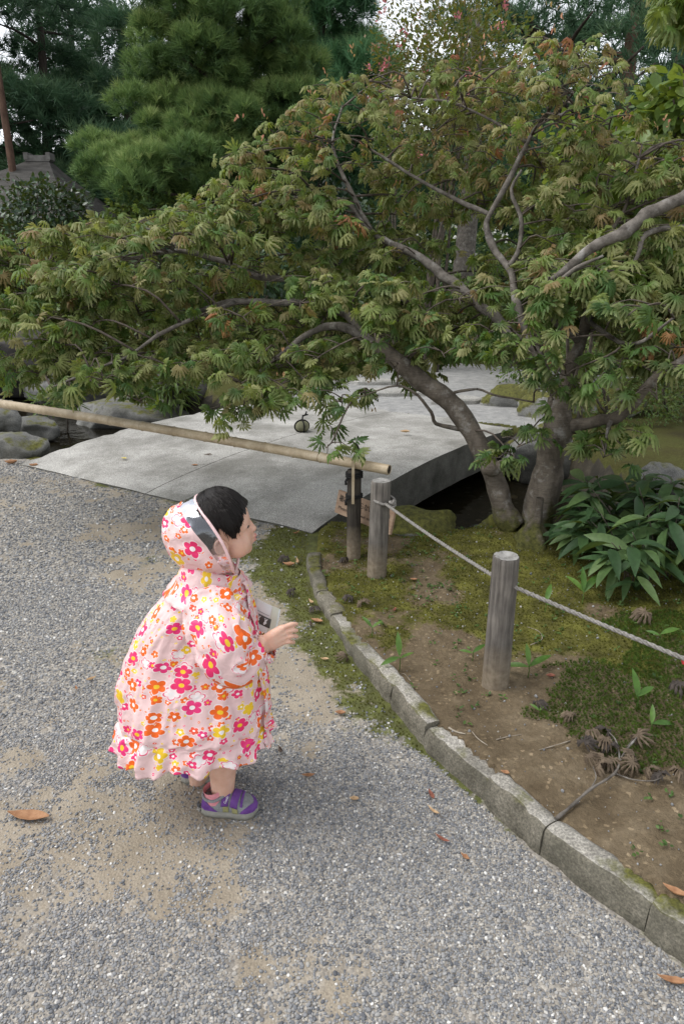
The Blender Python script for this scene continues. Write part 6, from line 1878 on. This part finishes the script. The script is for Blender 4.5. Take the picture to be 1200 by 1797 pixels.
def shoe(parent, pos, rz, label=None):
    root = bpy.data.objects.new('shoe', None); COL.objects.link(root); root.parent = parent
    root.location = tuple(float(q) for q in (pos - CH)); root.rotation_euler = (0, 0, rz)
    def patch(nm, x0, x1, a0, a1, off, mat, nx=14, na=16, shear=0.0, p=root):
        X, A = np.meshgrid(np.linspace(0, 1, nx), np.linspace(a0, a1, na), indexing='ij')
        xx = (x0(A) if callable(x0) else x0) * (1 - X) + (x1(A) if callable(x1) else x1) * X + shear * A
        G = shoe_pt(np.clip(xx, .0005, .1468).ravel(), A.ravel(), off).reshape(nx, na, 3)
        mb = MB(); mb.grid(G)
        o = mb.build(nm, mat, p)
        s = o.modifiers.new('t', 'SOLIDIFY'); s.thickness = .0012; s.offset = 0
        return o
    patch('upper', 0.0, .147, -1, 1, 0.0, M_GREY, 44, 28)
    mb = MB()
    xs_ = np.concatenate((np.linspace(0, .02, 8), np.linspace(.03, .12, 12), np.linspace(.125, .149, 10)))
    G = []
    for x in xs_:
        w, _h2 = shoe_half(min(x, .147)); w = w + .003
        if x > .147: w = .004
        toe = .006 * max(0, (x - .115) / .034) ** 2
        G.append([(x - (.002 if x < .001 else 0), -w, .001 + toe), (x, -w - .001, .010 + toe * .5), (x, -w + .001, .020), (x, 0, .021), (x, w - .001, .020), (x, w + .001, .010 + toe * .5), (x, w, .001 + toe), (x, 0, .0 + toe)])
    G = np.array(G); mb.grid(G, closed=True)
    for r_, fl in ((0, 1), (len(xs_) - 1, 0)):
        f = np.array([range(8)]); mb.add(G[r_], f[:, ::-1] if not fl else f)
    mb.build('sole', M_SOLE, root)
    patch('toe_cap', lambda A: .118 - .016 * np.abs(A) ** 2 + .02 * (1 - np.abs(A)), .1465, -1, 1, .0012, M_PURP)
    patch('heel_panel', .001, lambda A: .010 + .040 * np.clip((np.abs(A) - .25) / .75, 0, 1) ** 2, -1, 1, .0012, M_PURP, 14, 40)
    for sx in (.060, .084):
        st = patch('strap', sx, sx + .019, -.78, .78, .0030, M_PURP, 8, 26, shear=.006)
        for s in (-1, 1):
            patch('strap_tab', sx + .001, sx + .016, s * .80, s * .97, .0022, M_TAB, 6, 6)
    patch('toe_loop', .106, .112, -.62, .62, .0025, M_PURP, 5, 20)
    mb = MB(); mb.tube(np.array([(.036, 0, .035), (.035, 0, .062), (.033, 0, .074)]), [.025, .0265, .0275], 24, cap=False); mb.build('sock', M_SOCK, root)
    mb = MB(); tq = np.linspace(0, 2 * np.pi, 40)
    mb.tube(np.column_stack((.036 + .031 * np.cos(tq), .0275 * np.sin(tq), .053 + .010 * np.cos(tq) * np.where(np.cos(tq) > 0, 1, .1))), .0042, 8); mb.build('shoe_collar', M_GREY, root)
    return root
s1 = shoe(child, np.array((D(357, 1428, 1.44)[0], 1.44, .0)), R(-3))
s2 = shoe(child, np.array((lank[0] - .046, 1.556, .0)), R(6))
t1 = shoe_pt(np.array([.066, .0755]), np.array([-.52, -.44]), .0043)
c = t1.mean(0); ax = np.array((.35, .25, .9)); ax = unit(ax); nr_ = unit(np.array((0, -.8, .6))); ax = unit(ax - nr_ * np.dot(ax, nr_)); yy = np.cross(nr_, ax)
text_mesh('strap_lettering', 'Combi', .009, M_WHITE, s1, c + nr_ * .001, np.column_stack((ax, yy, nr_)), .018, .0002)

# ---- leaflet in the child's far hand
M_PAPER = simple('white_paper', [(0, (.74, .75, .74)), (1, (.82, .82, .80))], 6, 2, .7, 0)
M_CREAM = simple('cream_border', [(0, (.66, .66, .54)), (1, (.72, .72, .60))], 6, 2, .7, 0)
M_PGREY = simple('printed_grey', [(0, (.07, .068, .062)), (1, (.12, .115, .105))], 40, 2, .6, 0)
M_PLINE = simple('printed_line', [(0, (.35, .36, .38)), (1, (.42, .43, .45))], 40, 2, .6, 0)
q00, q10, q01 = T(438, 1110, .02), T(478, 1130, -.008), T(450, 1049, .045)
ex, ey = q10 - q00, q01 - q00
leaf_root = empty('leaflet', q00 + ex * .5, 'folded white leaflet with a small dark picture held at the child\'s chest', 'leaflet')
lo = np.array(leaf_root.location); ln = unit(np.cross(ex, ey))
if ln[1] > 0: ln = -ln
def pp_(u, v_, off=0.0): return q00 + ex * u + ey * v_ + ln * (off + .006 * math.sin(u * 3.1)) - lo
def sheet(nm, u0, u1, v0, v1, off, mat, p=leaf_root, th_=.0004):
    G = np.array([[pp_(u, v_, off) for u in np.linspace(u0, u1, 12)] for v_ in np.linspace(v0, v1, 4)])
    mb = MB(); mb.grid(G); o = mb.build(nm, mat, p); s = o.modifiers.new('t', 'SOLIDIFY'); s.thickness = th_; s.offset = 0
    return o
sheet('page', 0, 1, 0, 1, 0, M_PAPER); sheet('back_page', .02, 1.04, .01, .985, -.0025, M_PAPER)
sheet('cream_margin', .74, 1.0, .0, 1.0, .0006, M_CREAM)
pic = sheet('printed_picture', .16, .80, .38, .64, .0010, M_PGREY)
for u, v_, su in ((.30, .50, 1.0), (.60, .50, 1.1)):
    mb = MB()
    for du, dv, r_ in ((0, -.04, .0042), (.01, .035, .0032), (-.035, .085, .0016), (.05, .085, .0016)):
        mb.ell(pp_(u + du, v_ + dv, .0016) , (r_ * su, .0004, r_ * su * 1.15), None, 10, 6)
    stuff(mb.build('printed_shape', M_WHITE, pic))
sheet('printed_line', .10, .70, .70, .715, .0009, M_PLINE)
# ------------------------------------------------------------------ low plants, moss, litter
# broad-leaved bamboo grass at the right
M_SASA = leafmat('sasa_leaf', [(0, (.028, .062, .024)), (.5, (.048, .098, .036)), (.8, (.075, .13, .045)), (1, (.11, .17, .06))], .5, .2, .25)
def sasa_t(seed):
    rg = np.random.default_rng(seed)
    n = 7; ys = np.linspace(0, 1, n); w = .125 * np.array((.10, .62, .95, 1.0, .88, .55, .02))
    V = []; bend = rg.uniform(.25, .6); tw = rg.normal(0, .12)
    for y, q in zip(ys, w):
        z = -bend * y ** 2.0
        V += [(-q, y * (1 - .12 * bend * y), z + q * (.35 + tw)), (0, y * (1 - .12 * bend * y), z), (q, y * (1 - .12 * bend * y), z + q * (.35 - tw))]
    F = []
    for i in range(n - 1):
        a = i * 3; F += [(a, a + 1, a + 4, a + 3), (a + 1, a + 2, a + 5, a + 4)]
    return np.array(V), np.array(F)
ST = [sasa_t(s) for s in range(6)]
sasa_me = []
for k, (V, F) in enumerate(ST):
    me = mesh_np('leaf', V, F, True, {'rnd': np.full(len(V), .03)}); me.materials.append(M_SASA); sasa_me.append(me)
sb = np.array((1.66, 2.84)); sasa = empty('bamboo_grass', (sb[0], sb[1], gz(*sb)), 'clump of broad dark green bamboo grass leaves right of the maple trunk', 'plant')
so = np.array(sasa.location)
culms = MB(); lp, la, ln_, ls = [], [], [], []
for i in range(190):
    a, q = rng.uniform(0, 6.28), math.sqrt(rng.random())
    b = np.array((sb[0] + .56 * q * math.cos(a), sb[1] + .40 * q * math.sin(a), 0)); b[2] = gz(b[0], b[1])
    if b[0] < 1.2: b[0] = 1.22
    hh = rng.uniform(.20, .42) * (1 - .35 * q * q)
    lean = np.array((math.cos(a), math.sin(a), 0)) * q * .14 + np.append(rng.normal(0, .03, 2), 0)
    top = b + lean + (0, 0, hh)
    c = smooth_path([b - (0, 0, .02), b + lean * .3 + (0, 0, hh * .55), top], 7)
    culms.tube(c - so, np.linspace(.0035, .0020, 7), 5)
    n = rng.integers(4, 8); a0 = rng.uniform(0, 6.28)
    for k in range(n):
        aa = a0 + k * 2.399 + rng.normal(0, .2)
        od = np.array((math.cos(aa), math.sin(aa), 0)) + lean * 2.5
        el = rng.uniform(-.25, .55)
        lp.append(top - (0, 0, rng.uniform(0, .09))); la.append(unit(unit(od) + np.array((0, 0, el)))); ln_.append(np.array((0, 0, 1.0)) + rng.normal(0, .25, 3)); ls.append(rng.uniform(.12, .20))
culms.build('culms', M_STEM, sasa)['kind'] = 'stuff'
lp, la, ln_, ls = map(np.array, (lp, la, ln_, ls)); RS = frames(la, ln_)
d_ = lp[:, 1] * _c + (CAMH - lp[:, 2]) * _s; sx_ = PCX + FPX * lp[:, 0] / d_
order = np.argsort(-(ls / d_) * np.where(sx_ < 1230, 1, .1) - .02 * lp[:, 2])
for i in order[:300]:
    o = bpy.data.objects.new('leaf', sasa_me[rng.integers(0, 6)]); COL.objects.link(o); o.parent = sasa
    M = np.eye(4); M[:3, :3] = RS[i] * ls[i]; M[:3, 3] = lp[i] - so; o.matrix_local = Matrix(M.tolist())
rest = order[300:]
if len(rest):
    V, F, at = scatter(ST[0][0], ST[0][1], lp[rest] - so, RS[rest], ls[rest], rng.random(len(rest)))
    stuff(link('leaves', mesh_np('leaves', V, F, True, at), M_SASA, sasa))

# bamboo grass seedlings with two or three leaves
M_SEED = leafmat('young_bamboo_leaf', [(0, (.06, .14, .025)), (.5, (.09, .19, .035)), (1, (.14, .24, .05))], .42, .35, .4)
seed_me = []
for k in range(4):
    V, F = ST[k]; V = V * np.array((.95, 1, .8)); me = mesh_np('leaf', V, F, True, {'rnd': np.full(len(V), .1 * k)}); me.materials.append(M_SEED); seed_me.append(me)
def seedling(px, py, h, lv, label):
    b = P(px, py, .08)
    for _ in range(5): b = P(px, py, gz(b[0], b[1]))
    root = empty('bamboo_seedling', b, label, 'seedling', 'bamboo grass seedlings on the bed')
    mb = MB(); mb.tube(smooth_path([(0, 0, -.01), (.003, 0, h * .6), (.0, .0, h)], 5), [.0018, .0016, .0014, .0012, .001], 5); mb.build('stem', M_SEED, root)
    for (az, el, L) in lv:
        o = bpy.data.objects.new('leaf', seed_me[rng.integers(0, 4)]); COL.objects.link(o); o.parent = root
        ax = unit(np.array((math.cos(az) * math.cos(el), math.sin(az) * math.cos(el), math.sin(el))))
        Rm = frames(ax[None], np.array((0, -.35, 1.0))[None])[0]
        M = np.eye(4); M[:3, :3] = Rm * L; M[:3, 3] = (0, 0, h * rng.uniform(.75, 1)); o.matrix_local = Matrix(M.tolist())
seedling(700, 1178, .06, [(3.6, .0, .075), (1.7, 1.2, .085), (.4, .35, .06)], 'three leaved green seedling leaning over the middle kerb stones')
seedling(652, 1118, .045, [(2.4, .7, .06), (.5, .5, .055)], 'two leaved green seedling behind the kerb bend')
seedling(925, 1190, .05, [(.5, .3, .11), (1.5, 1.0, .08), (2.8, .1, .09)], 'green seedling just right of the nearest post foot')
seedling(828, 1160, .04, [(.6, .4, .07), (2.9, .3, .05)], 'small green seedling just left of the nearest post')
seedling(1115, 1245, .05, [(1.6, 1.2, .09), (.5, .4, .08)], 'seedling standing in the dark cushion moss patch')
seedling(1140, 1285, .03, [(.1, .1, .08), (1.2, 1.0, .06)], 'thin pale seedling lower in the cushion moss')
seedling(1155, 1130, .04, [(.3, .3, .09), (2.6, .3, .05)], 'seedling under the rope near the right edge')
seedling(945, 1255, .02, [(.8, .5, .04), (2.5, .5, .035)], 'tiny seedling on bare soil below the nearest post')
seedling(1020, 1060, .06, [(.6, .7, .12), (2.2, .7, .10), (1.4, 1.2, .1)], 'seedling at the left foot of the bamboo grass clump')
seedling(955, 1075, .05, [(1.0, .9, .09), (-.6, .2, .07)], 'slim seedling between nearest post and bamboo grass clump')
seedling(740, 950, .03, [(.8, .6, .06), (2.4, .6, .05)], 'seedling below the mossy boulder by the rope')

# cushion moss: dense little stars
M_MOSSD = leafmat('haircap_moss', [(0, (.026, .052, .012)), (.5, (.060, .112, .020)), (1, (.13, .21, .04))], .7, .3, .2); still(M_MOSSD)
M_MOSSY = leafmat('yellow_moss', [(0, (.05, .05, .014)), (.5, (.13, .13, .028)), (1, (.25, .245, .05))], .8, .3, .1); still(M_MOSSY)
M_WEED = leafmat('ground_weed', [(0, (.03, .065, .018)), (.5, (.06, .12, .03)), (1, (.11, .18, .05))], .5, .3, .3); still(M_WEED)
star_v, star_f = [], []
rg = np.random.default_rng(3)
for i in range(9):
    a = i * 2.399; t = .25 + .75 * (i / 9)
    d = np.array((math.sin(t) * math.cos(a), math.cos(t), math.sin(t) * math.sin(a))); s_ = unit(np.cross(d, (.3, .2, 1)))
    b = len(star_v); star_v += [-s_ * .10, s_ * .10, d]; star_f.append((b, b + 1, b + 2))
STAR = (np.array(star_v), np.array(star_f))
def star_field(name, q, size, mat, rn, label, cat, zoff=0.0, tilt=.25):
    n = len(q); z = ground_z(q[:, 0], q[:, 1]) + zoff
    ax = unit(np.column_stack((rng.normal(0, tilt, n), rng.normal(0, tilt, n), np.ones(n))))
    V, F, at = scatter(STAR[0], STAR[1], np.column_stack((q, z)), frames(ax, rng.normal(0, 1, (n, 3))), size, rn)
    o = link(name, mesh_np(name, V, F, False, {'rnd': at['rnd'], 'rad': np.zeros(len(V))}), mat)
    return tag(o, label, cat, kind='stuff')
q = jitter(.45, 1.75, 1.05, 2.35, .0085)
c0, c1 = P(1085, 1200, .1), P(1120, 1290, .1); c2 = P(1190, 1170, .1); c3 = P(970, 1240, .1); c4 = P(1150, 1090, .1)
mk = sum(w * np.exp(-(((q[:, 0] - c[0]) / a) ** 2 + ((q[:, 1] - c[1]) / b) ** 2)) for c, a, b, w in ((c0, .20, .13, 1.1), (c1, .17, .13, 1.1), (c2, .14, .22, 1.0), (c3, .10, .05, .6), (c4, .22, .14, .8)))
keep = mk + (fbm(q * 12, 4, 81) - .5) * .9 > .45
q = q[keep]; lift = .012 * fbm(q * 9, 3, 83)
star_field('cushion_moss', q, .011 * rng.uniform(.7, 1.3, len(q)), M_MOSSD, np.clip(rng.random(len(q)) * .8 + .25 * (fbm(q * 14, 2, 84) - .4), 0, 1), 'dark green starry cushion moss spreading beside the nearest post', 'moss', .006)
q = jitter(-.65, 2.3, .9, 4.3, .0125)
q = q[in_view(q, .05, 40)]
k_, _ = kerb_d(q[:, 0], q[:, 1]); u_, v_ = uvb(q[:, 0], q[:, 1])
dens = (fbm(q * 5, 5, 51) - .5) * 2.2 + .18 + .5 * sstep(1.7, 2.6, q[:, 1]) + .35 * sstep(.25, .8, k_) - .75 * sstep(.6, .1, k_) * sstep(2.5, 1.9, q[:, 1])
_, pm, _ = path_fields(q[:, 0], q[:, 1])
dens = np.where(k_ > .08, dens, np.where(k_ < -.01, pm * .95, 0)) + (fbm(q * 25, 3, 91) - .5) * .7
q = q[(dens > .52) & (v_ < v_near(u_) - .02) & ~((v_ > 2.78) & (u_ < -2.0))]
star_field('carpet_moss', q, .0075 * rng.uniform(.6, 1.4, len(q)), M_MOSSY, np.clip(.1 + .5 * rng.random(len(q)) + 1.0 * (fbm(q * 10, 3, 93) - .45), 0, 1), 'yellow green carpet moss on the soil and along the kerb foot', 'moss', 0.0, .5)
# tiny weeds
n = 2600
q = np.column_stack((rng.uniform(-.3, 2.1, n), rng.uniform(1.0, 3.6, n)))
k_, _ = kerb_d(q[:, 0], q[:, 1]); u_, v_ = uvb(q[:, 0], q[:, 1])
pr = fbm(q * 5, 3, 96) * 1.4 - .45 + .3 * np.exp(-(((q[:, 0] - .25) / .3) ** 2 + ((q[:, 1] - 2.95) / .35) ** 2)) * 2
q = q[(k_ > .06) & (v_ < v_near(u_) - .03) & (rng.random(n) < pr)]
qq = np.repeat(q, 5, 0); n = len(qq)
az = rng.uniform(0, 6.28, n)
ax = np.column_stack((np.cos(az), np.sin(az), rng.uniform(.1, .8, n)))
V, F, at = scatter(LEAF_O[0], LEAF_O[1], np.column_stack((qq + rng.normal(0, .006, qq.shape), ground_z(qq[:, 0], qq[:, 1]) + rng.uniform(.002, .014, n))), frames(ax, np.column_stack((rng.normal(0, .3, (n, 2)), np.ones(n)))), rng.uniform(.007, .016, n), rng.random(n))
tag(link('ground_weeds', mesh_np('ground_weeds', V, F, True, {'rnd': at['rnd'], 'rad': np.zeros(len(V))}), M_WEED), 'tiny round leaved weeds growing through the moss around the posts', 'weeds', kind='stuff')

# fallen leaves, each on its own
M_DRY = {}
for nm, st in (('orange_dry_leaf', [(.3, (.24, .115, .055)), (.7, (.38, .21, .11))]), ('tan_dry_leaf', [(.3, (.36, .23, .12)), (.7, (.56, .40, .24))]), ('dark_dry_leaf', [(.3, (.06, .042, .032)), (.7, (.15, .11, .085))]), ('red_dry_leaf', [(.3, (.17, .06, .04)), (.7, (.28, .11, .07))]), ('yellow_leaf', [(.3, (.45, .36, .09)), (.7, (.6, .5, .16))]), ('bright_red_leaf', [(.3, (.36, .025, .03)), (.7, (.5, .05, .05))])):
    M_DRY[nm] = simple(nm, st, 60, 4, .7, .4, .002)
def dry_leaf_mesh(seed, w, curl):
    rg = np.random.default_rng(seed); n = 9; V = []; ys = np.linspace(0, 1, n)
    for i, y in enumerate(ys):
        q = w * math.sin(math.pi * min(.985, max(.03, y)) ** .85) * (1 + rg.normal(0, .06)); up = curl * (y - .5) ** 2 * 1.2
        for s in (-1, -.5, 0, .5, 1):
            V.append((s * q * math.cos(curl * abs(s) * 1.1), y, up + abs(s) * q * math.sin(curl * abs(s) * 1.6) + rg.normal(0, .008)))
    F = [(i * 5 + j, i * 5 + j + 1, i * 5 + j + 6, i * 5 + j + 5) for i in range(n - 1) for j in range(4)]
    return np.array(V), np.array(F)
def zat(x, y):
    u, v = uvb(np.array([x]), np.array([y])); 
    return gz(x, y)
def fallen(px, py, L, rz, mat, label, w=.2, curl=.7, z=None, tilt=0.0, group='fallen leaves'):
    b = P(px, py, 0.0 if z is None else z)
    if z is None:
        for _ in range(5): b = P(px, py, gz(b[0], b[1]))
    V, F = dry_leaf_mesh(int(px * 7 + py), w, curl)
    V = (V - (0, .5, V[:, 2].min())) * L
    o = link('fallen_leaf', mesh_np('fallen_leaf', V, F, True), M_DRY[mat])
    s = o.modifiers.new('t', 'SOLIDIFY'); s.thickness = .0006
    o.location = (b[0], b[1], b[2] + .005 + .001); o.rotation_euler = (tilt, 0, rz)
    return tag(o, label, 'leaf', group)
fallen(52, 1437, .115, R(82), 'orange_dry_leaf', 'long curled orange brown leaf on the gravel at far left', .17, .35)
fallen(135, 1211, .026, R(30), 'orange_dry_leaf', 'small orange leaf on gravel left of the child')
fallen(161, 1195, .036, R(-50), 'tan_dry_leaf', 'small pale tan leaf left of the child, beside an orange one')
fallen(541, 1365, .036, R(90), 'orange_dry_leaf', 'small salmon leaf on gravel right of the child\'s shoe')
fallen(756, 1399, .038, R(15), 'red_dry_leaf', 'reddish leaf on gravel near the kerb, upper of a pair', .2)
fallen(760, 1427, .040, R(40), 'tan_dry_leaf', 'narrow tan leaf on gravel near the kerb, under a reddish one', .13)
fallen(775, 1477, .042, R(50), 'red_dry_leaf', 'slim red brown leaf lying alone on the dense gravel', .14)
fallen(815, 1508, .026, R(40), 'orange_dry_leaf', 'tiny curled orange leaf lowest on the dense gravel', .25)
fallen(621, 1406, .026, R(80), 'tan_dry_leaf', 'small pinkish leaf on gravel between shoe and kerb', .3)
fallen(1178, 1727, .062, R(75), 'orange_dry_leaf', 'frayed orange brown leaf at the lower right corner', .15)
fallen(507, 995, .060, R(75), 'orange_dry_leaf', 'cinnamon curled leaf on moss by the far kerb end', .28, .9)
fallen(522, 990, .060, R(10), 'tan_dry_leaf', 'upright curled tan leaf against the cinnamon one', .25, 1.1)
fallen(556, 1093, .055, R(60), 'orange_dry_leaf', 'bright orange brown leaf against the moss covered kerb', .22, .6)
fallen(546, 1060, .04, R(30), 'tan_dry_leaf', 'small folded tan leaf above the bright orange one', .25, 1.0)
fallen(520, 938, .05, R(-40), 'orange_dry_leaf', 'curled leaf on moss at the bridge corner', .16, 1.0)
fallen(597, 1255, .034, R(80), 'orange_dry_leaf', 'little orange leaf on the mossy strip beside the kerb', .3)
fallen(570, 1160, .03, R(80), 'tan_dry_leaf', 'pale small leaf on the dirt in front of the kerb', .25)
fallen(492, 1322, .03, R(20), 'dark_dry_leaf', 'dark shrivelled leaf on gravel right of the coat hem', .5, 1.3)
fallen(545, 1100, .035, R(10), 'dark_dry_leaf', 'blackish shrivelled leaf under the bright orange one', .5, 1.3)
fallen(725, 1020, .034, R(70), 'orange_dry_leaf', 'orange leaf on moss right of the knotted post', .25)
fallen(692, 1073, .034, R(-20), 'red_dry_leaf', 'dark red leaf on bare soil below the knotted post', .22)
fallen(965, 1190, .03, R(80), 'red_dry_leaf', 'dark red leaf on soil right of the nearest post', .3)
fallen(1182, 1570, .05, R(50), 'orange_dry_leaf', 'brown leaf lying on the bed edge at the right border', .2)
fallen(885, 1360, .024, R(60), 'orange_dry_leaf', 'orange scrap of leaf in the moss on a kerb joint', .3)
fallen(1020, 930, .06, R(80), 'tan_dry_leaf', 'tan leaf caught low in the bamboo grass', .25)
fallen(500, 712, .09, R(80), 'orange_dry_leaf', 'reddish leaf on the bridge behind the bamboo rail', .35, .6, z=.09)
fallen(365, 803, .07, R(70), 'dark_dry_leaf', 'dark leaf on the near slab of the bridge', .35, .8, z=.06)
fallen(218, 806, .05, R(60), 'yellow_leaf', 'small yellow leaf on the left part of the bridge', .3, .3, z=.06)
fallen(342, 818, .045, R(80), 'orange_dry_leaf', 'small orange flake on the bridge under the rail', .3, .3, z=.06)
fallen(60, 820, .07, R(80), 'orange_dry_leaf', 'brown leaf on the path at the left bridge corner', .3, .8)
fallen(20, 815, .10, R(85), 'orange_dry_leaf', 'brown leaf beside the rounded rock at the left edge', .3, .8)
fallen(710, 760, .08, R(80), 'tan_dry_leaf', 'pale leaf on the bridge left of the bent trunk', .3, .5, z=.1)
fallen(1196, 1163, .020, R(10), 'bright_red_leaf', 'bright red leaf hanging on the rope at right edge', .28, .4, z=.38, tilt=1.2)
fallen(1030, 1290, .011, R(10), 'bright_red_leaf', 'bright red petal on soil by the withered branch', .5, .6)
# withered dark maple leaves, in clumps
DW = maple_template(41, .8, 9, .9); DW2 = maple_template(42, 1.1, 9, 1.1)
M_WITH = simple('withered_leaf', [(.3, (.075, .055, .038)), (.7, (.19, .145, .10))], 50, 3, .9); M_WITHD = simple('withered_dark_leaf', [(.3, (.03, .025, .022)), (.7, (.085, .07, .06))], 50, 3, .9)
def withered(px, py, L, mat, label, rz, dz=.01):
    b = P(px, py, .05)
    for _ in range(5): b = P(px, py, gz(b[0], b[1]))
    V, F, _r = DW if rng.random() < .5 else DW2
    V = V * L * .72; V[:, 2] -= V[:, 2].min()
    o = link('withered_leaf', mesh_np('withered_leaf', V, F, True), mat)
    o.location = (b[0], b[1], b[2] + dz * 0 + .001); o.rotation_euler = (rng.normal(0, .3), rng.normal(0, .3), rz)
    return tag(o, label, 'leaf', 'withered maple leaves')
withered(597, 1160, .05, M_WITH, 'spidery red brown withered leaf on the strip before the kerb', .5)
withered(515, 1045, .05, M_WITHD, 'dark withered leaf on the mossy strip, upper left', 1.5)
withered(500, 985, .06, M_WITHD, 'grey withered leaf behind the cinnamon leaf pair', 2.5)
withered(553, 1075, .05, M_WITHD, 'withered dark leaf at the foot of the mossy kerb stone', 3.5)
withered(605, 990, .05, M_WITHD, 'withered leaf on moss left of the knotted post', 1.0)
withered(612, 1055, .05, M_WITHD, 'withered leaf on top of the small mossy kerb stone', 2.0)
withered(640, 1065, .06, M_WITH, 'withered brown leaf on soil behind the kerb bend', .2)
withered(945, 1245, .05, M_WITHD, 'grey withered leaf around the tiny soil seedling', 5.0)
withered(1000, 1265, .05, M_WITH, 'flat withered leaf on soil above the fallen branch', .9)
withered(1125, 1090, .08, M_WITH, 'withered leaf in front of the bamboo grass clump', 1.9)
withered(1195, 1215, .07, M_WITHD, 'dark withered leaf in moss at the right edge', 2.2)
# broken maple branch with withered leaves
b0 = P(975, 1437, .10); b0[2] = gz(b0[0], b0[1]) + .006
def onb(px, py, dz=.008):
    c = P(px, py, .1)
    for _ in range(5): c = P(px, py, gz(c[0], c[1]) + dz)
    return c
br = empty('fallen_branch', b0, 'broken grey maple branch with withered brown leaves on the soil', 'branch')
bo = b0.copy()
mb = MB()
for pts_, r0, r1 in (([(975, 1437), (1005, 1412), (1035, 1385), (1078, 1357), (1092, 1325), (1120, 1290)], .0048, .0022), ([(1078, 1357), (1086, 1330), (1080, 1300), (1068, 1285)], .003, .0015), ([(1078, 1357), (1110, 1368), (1145, 1370), (1165, 1362)], .0022, .0012), ([(1035, 1385), (1045, 1365), (1040, 1345)], .0018, .001), ([(1092, 1325), (1100, 1310), (1118, 1288)], .0022, .0014)):
    pp = smooth_path([onb(*q, .010 + .02 * (i > 1)) for i, q in enumerate(pts_)], 18)
    mb.tube(pp - bo, np.linspace(r0, r1, 18) * (1 + .2 * np.sin(np.arange(18) * 2.1)), 7)
mb.build('stick', M_MLIMB, br)
for i, (px, py) in enumerate(((1030, 1315), (1042, 1300), (1050, 1335), (1060, 1310), (1072, 1320), (1082, 1345), (1095, 1335), (1105, 1345), (1055, 1290), (1040, 1335), (1125, 1295), (1150, 1362), (1165, 1372), (1180, 1368), (1140, 1350), (1070, 1355))):
    V, F, _r = (DW, DW2)[i % 2]
    V = V * rng.uniform(.030, .046); V[:, 2] -= V[:, 2].min()
    a = onb(px, py, .012); rz = rng.uniform(0, 6.28)
    o = link('withered_leaf', mesh_np('withered_leaf', V, F, True), M_WITH if i % 4 else M_WITHD, br); o.location = tuple(a - bo); o.rotation_euler = (rng.normal(0, .5), rng.normal(0, .5), rz)
def twig(pts_, r, label):
    p = np.array([onb(*q, .003) for q in pts_]); c = p.mean(0)
    mb = MB(); mb.tube(smooth_path(p, 12) - c, np.linspace(r, r * .6, 12) * (1 + .2 * np.sin(np.arange(12) * 1.7)), 6)
    o = mb.build('twig', M_TWIGP); o.location = tuple(c); return tag(o, label, 'twig', 'twigs on the soil')
M_TWIGP = simple('pale_dry_twig', [(.3, (.20, .165, .125)), (.7, (.38, .335, .27))], 30, 3, .9)
twig([(787, 1277), (800, 1284), (816, 1288)], .0032, 'thick pale twig on soil behind the kerb')
twig([(828, 1284), (838, 1296), (855, 1308)], .0018, 'thin pale twig slanting beside the thick one')
twig([(870, 1298), (890, 1293), (914, 1289)], .0016, 'straight pale twig lying level on bare soil')
twig([(930, 1132), (950, 1122), (945, 1108), (925, 1100)], .0016, 'bent grey twig on soil right of the post')
twig([(1000, 1300), (960, 1312), (945, 1316)], .0018, 'reddish brown twig beside the withered branch')
twig([(560, 1015), (572, 1035), (590, 1052)], .0012, 'thin pale stalk curving over the mossy kerb')
twig([(720, 1195), (708, 1182), (695, 1190)], .0012, 'short stalk at the kerb under the seedling')
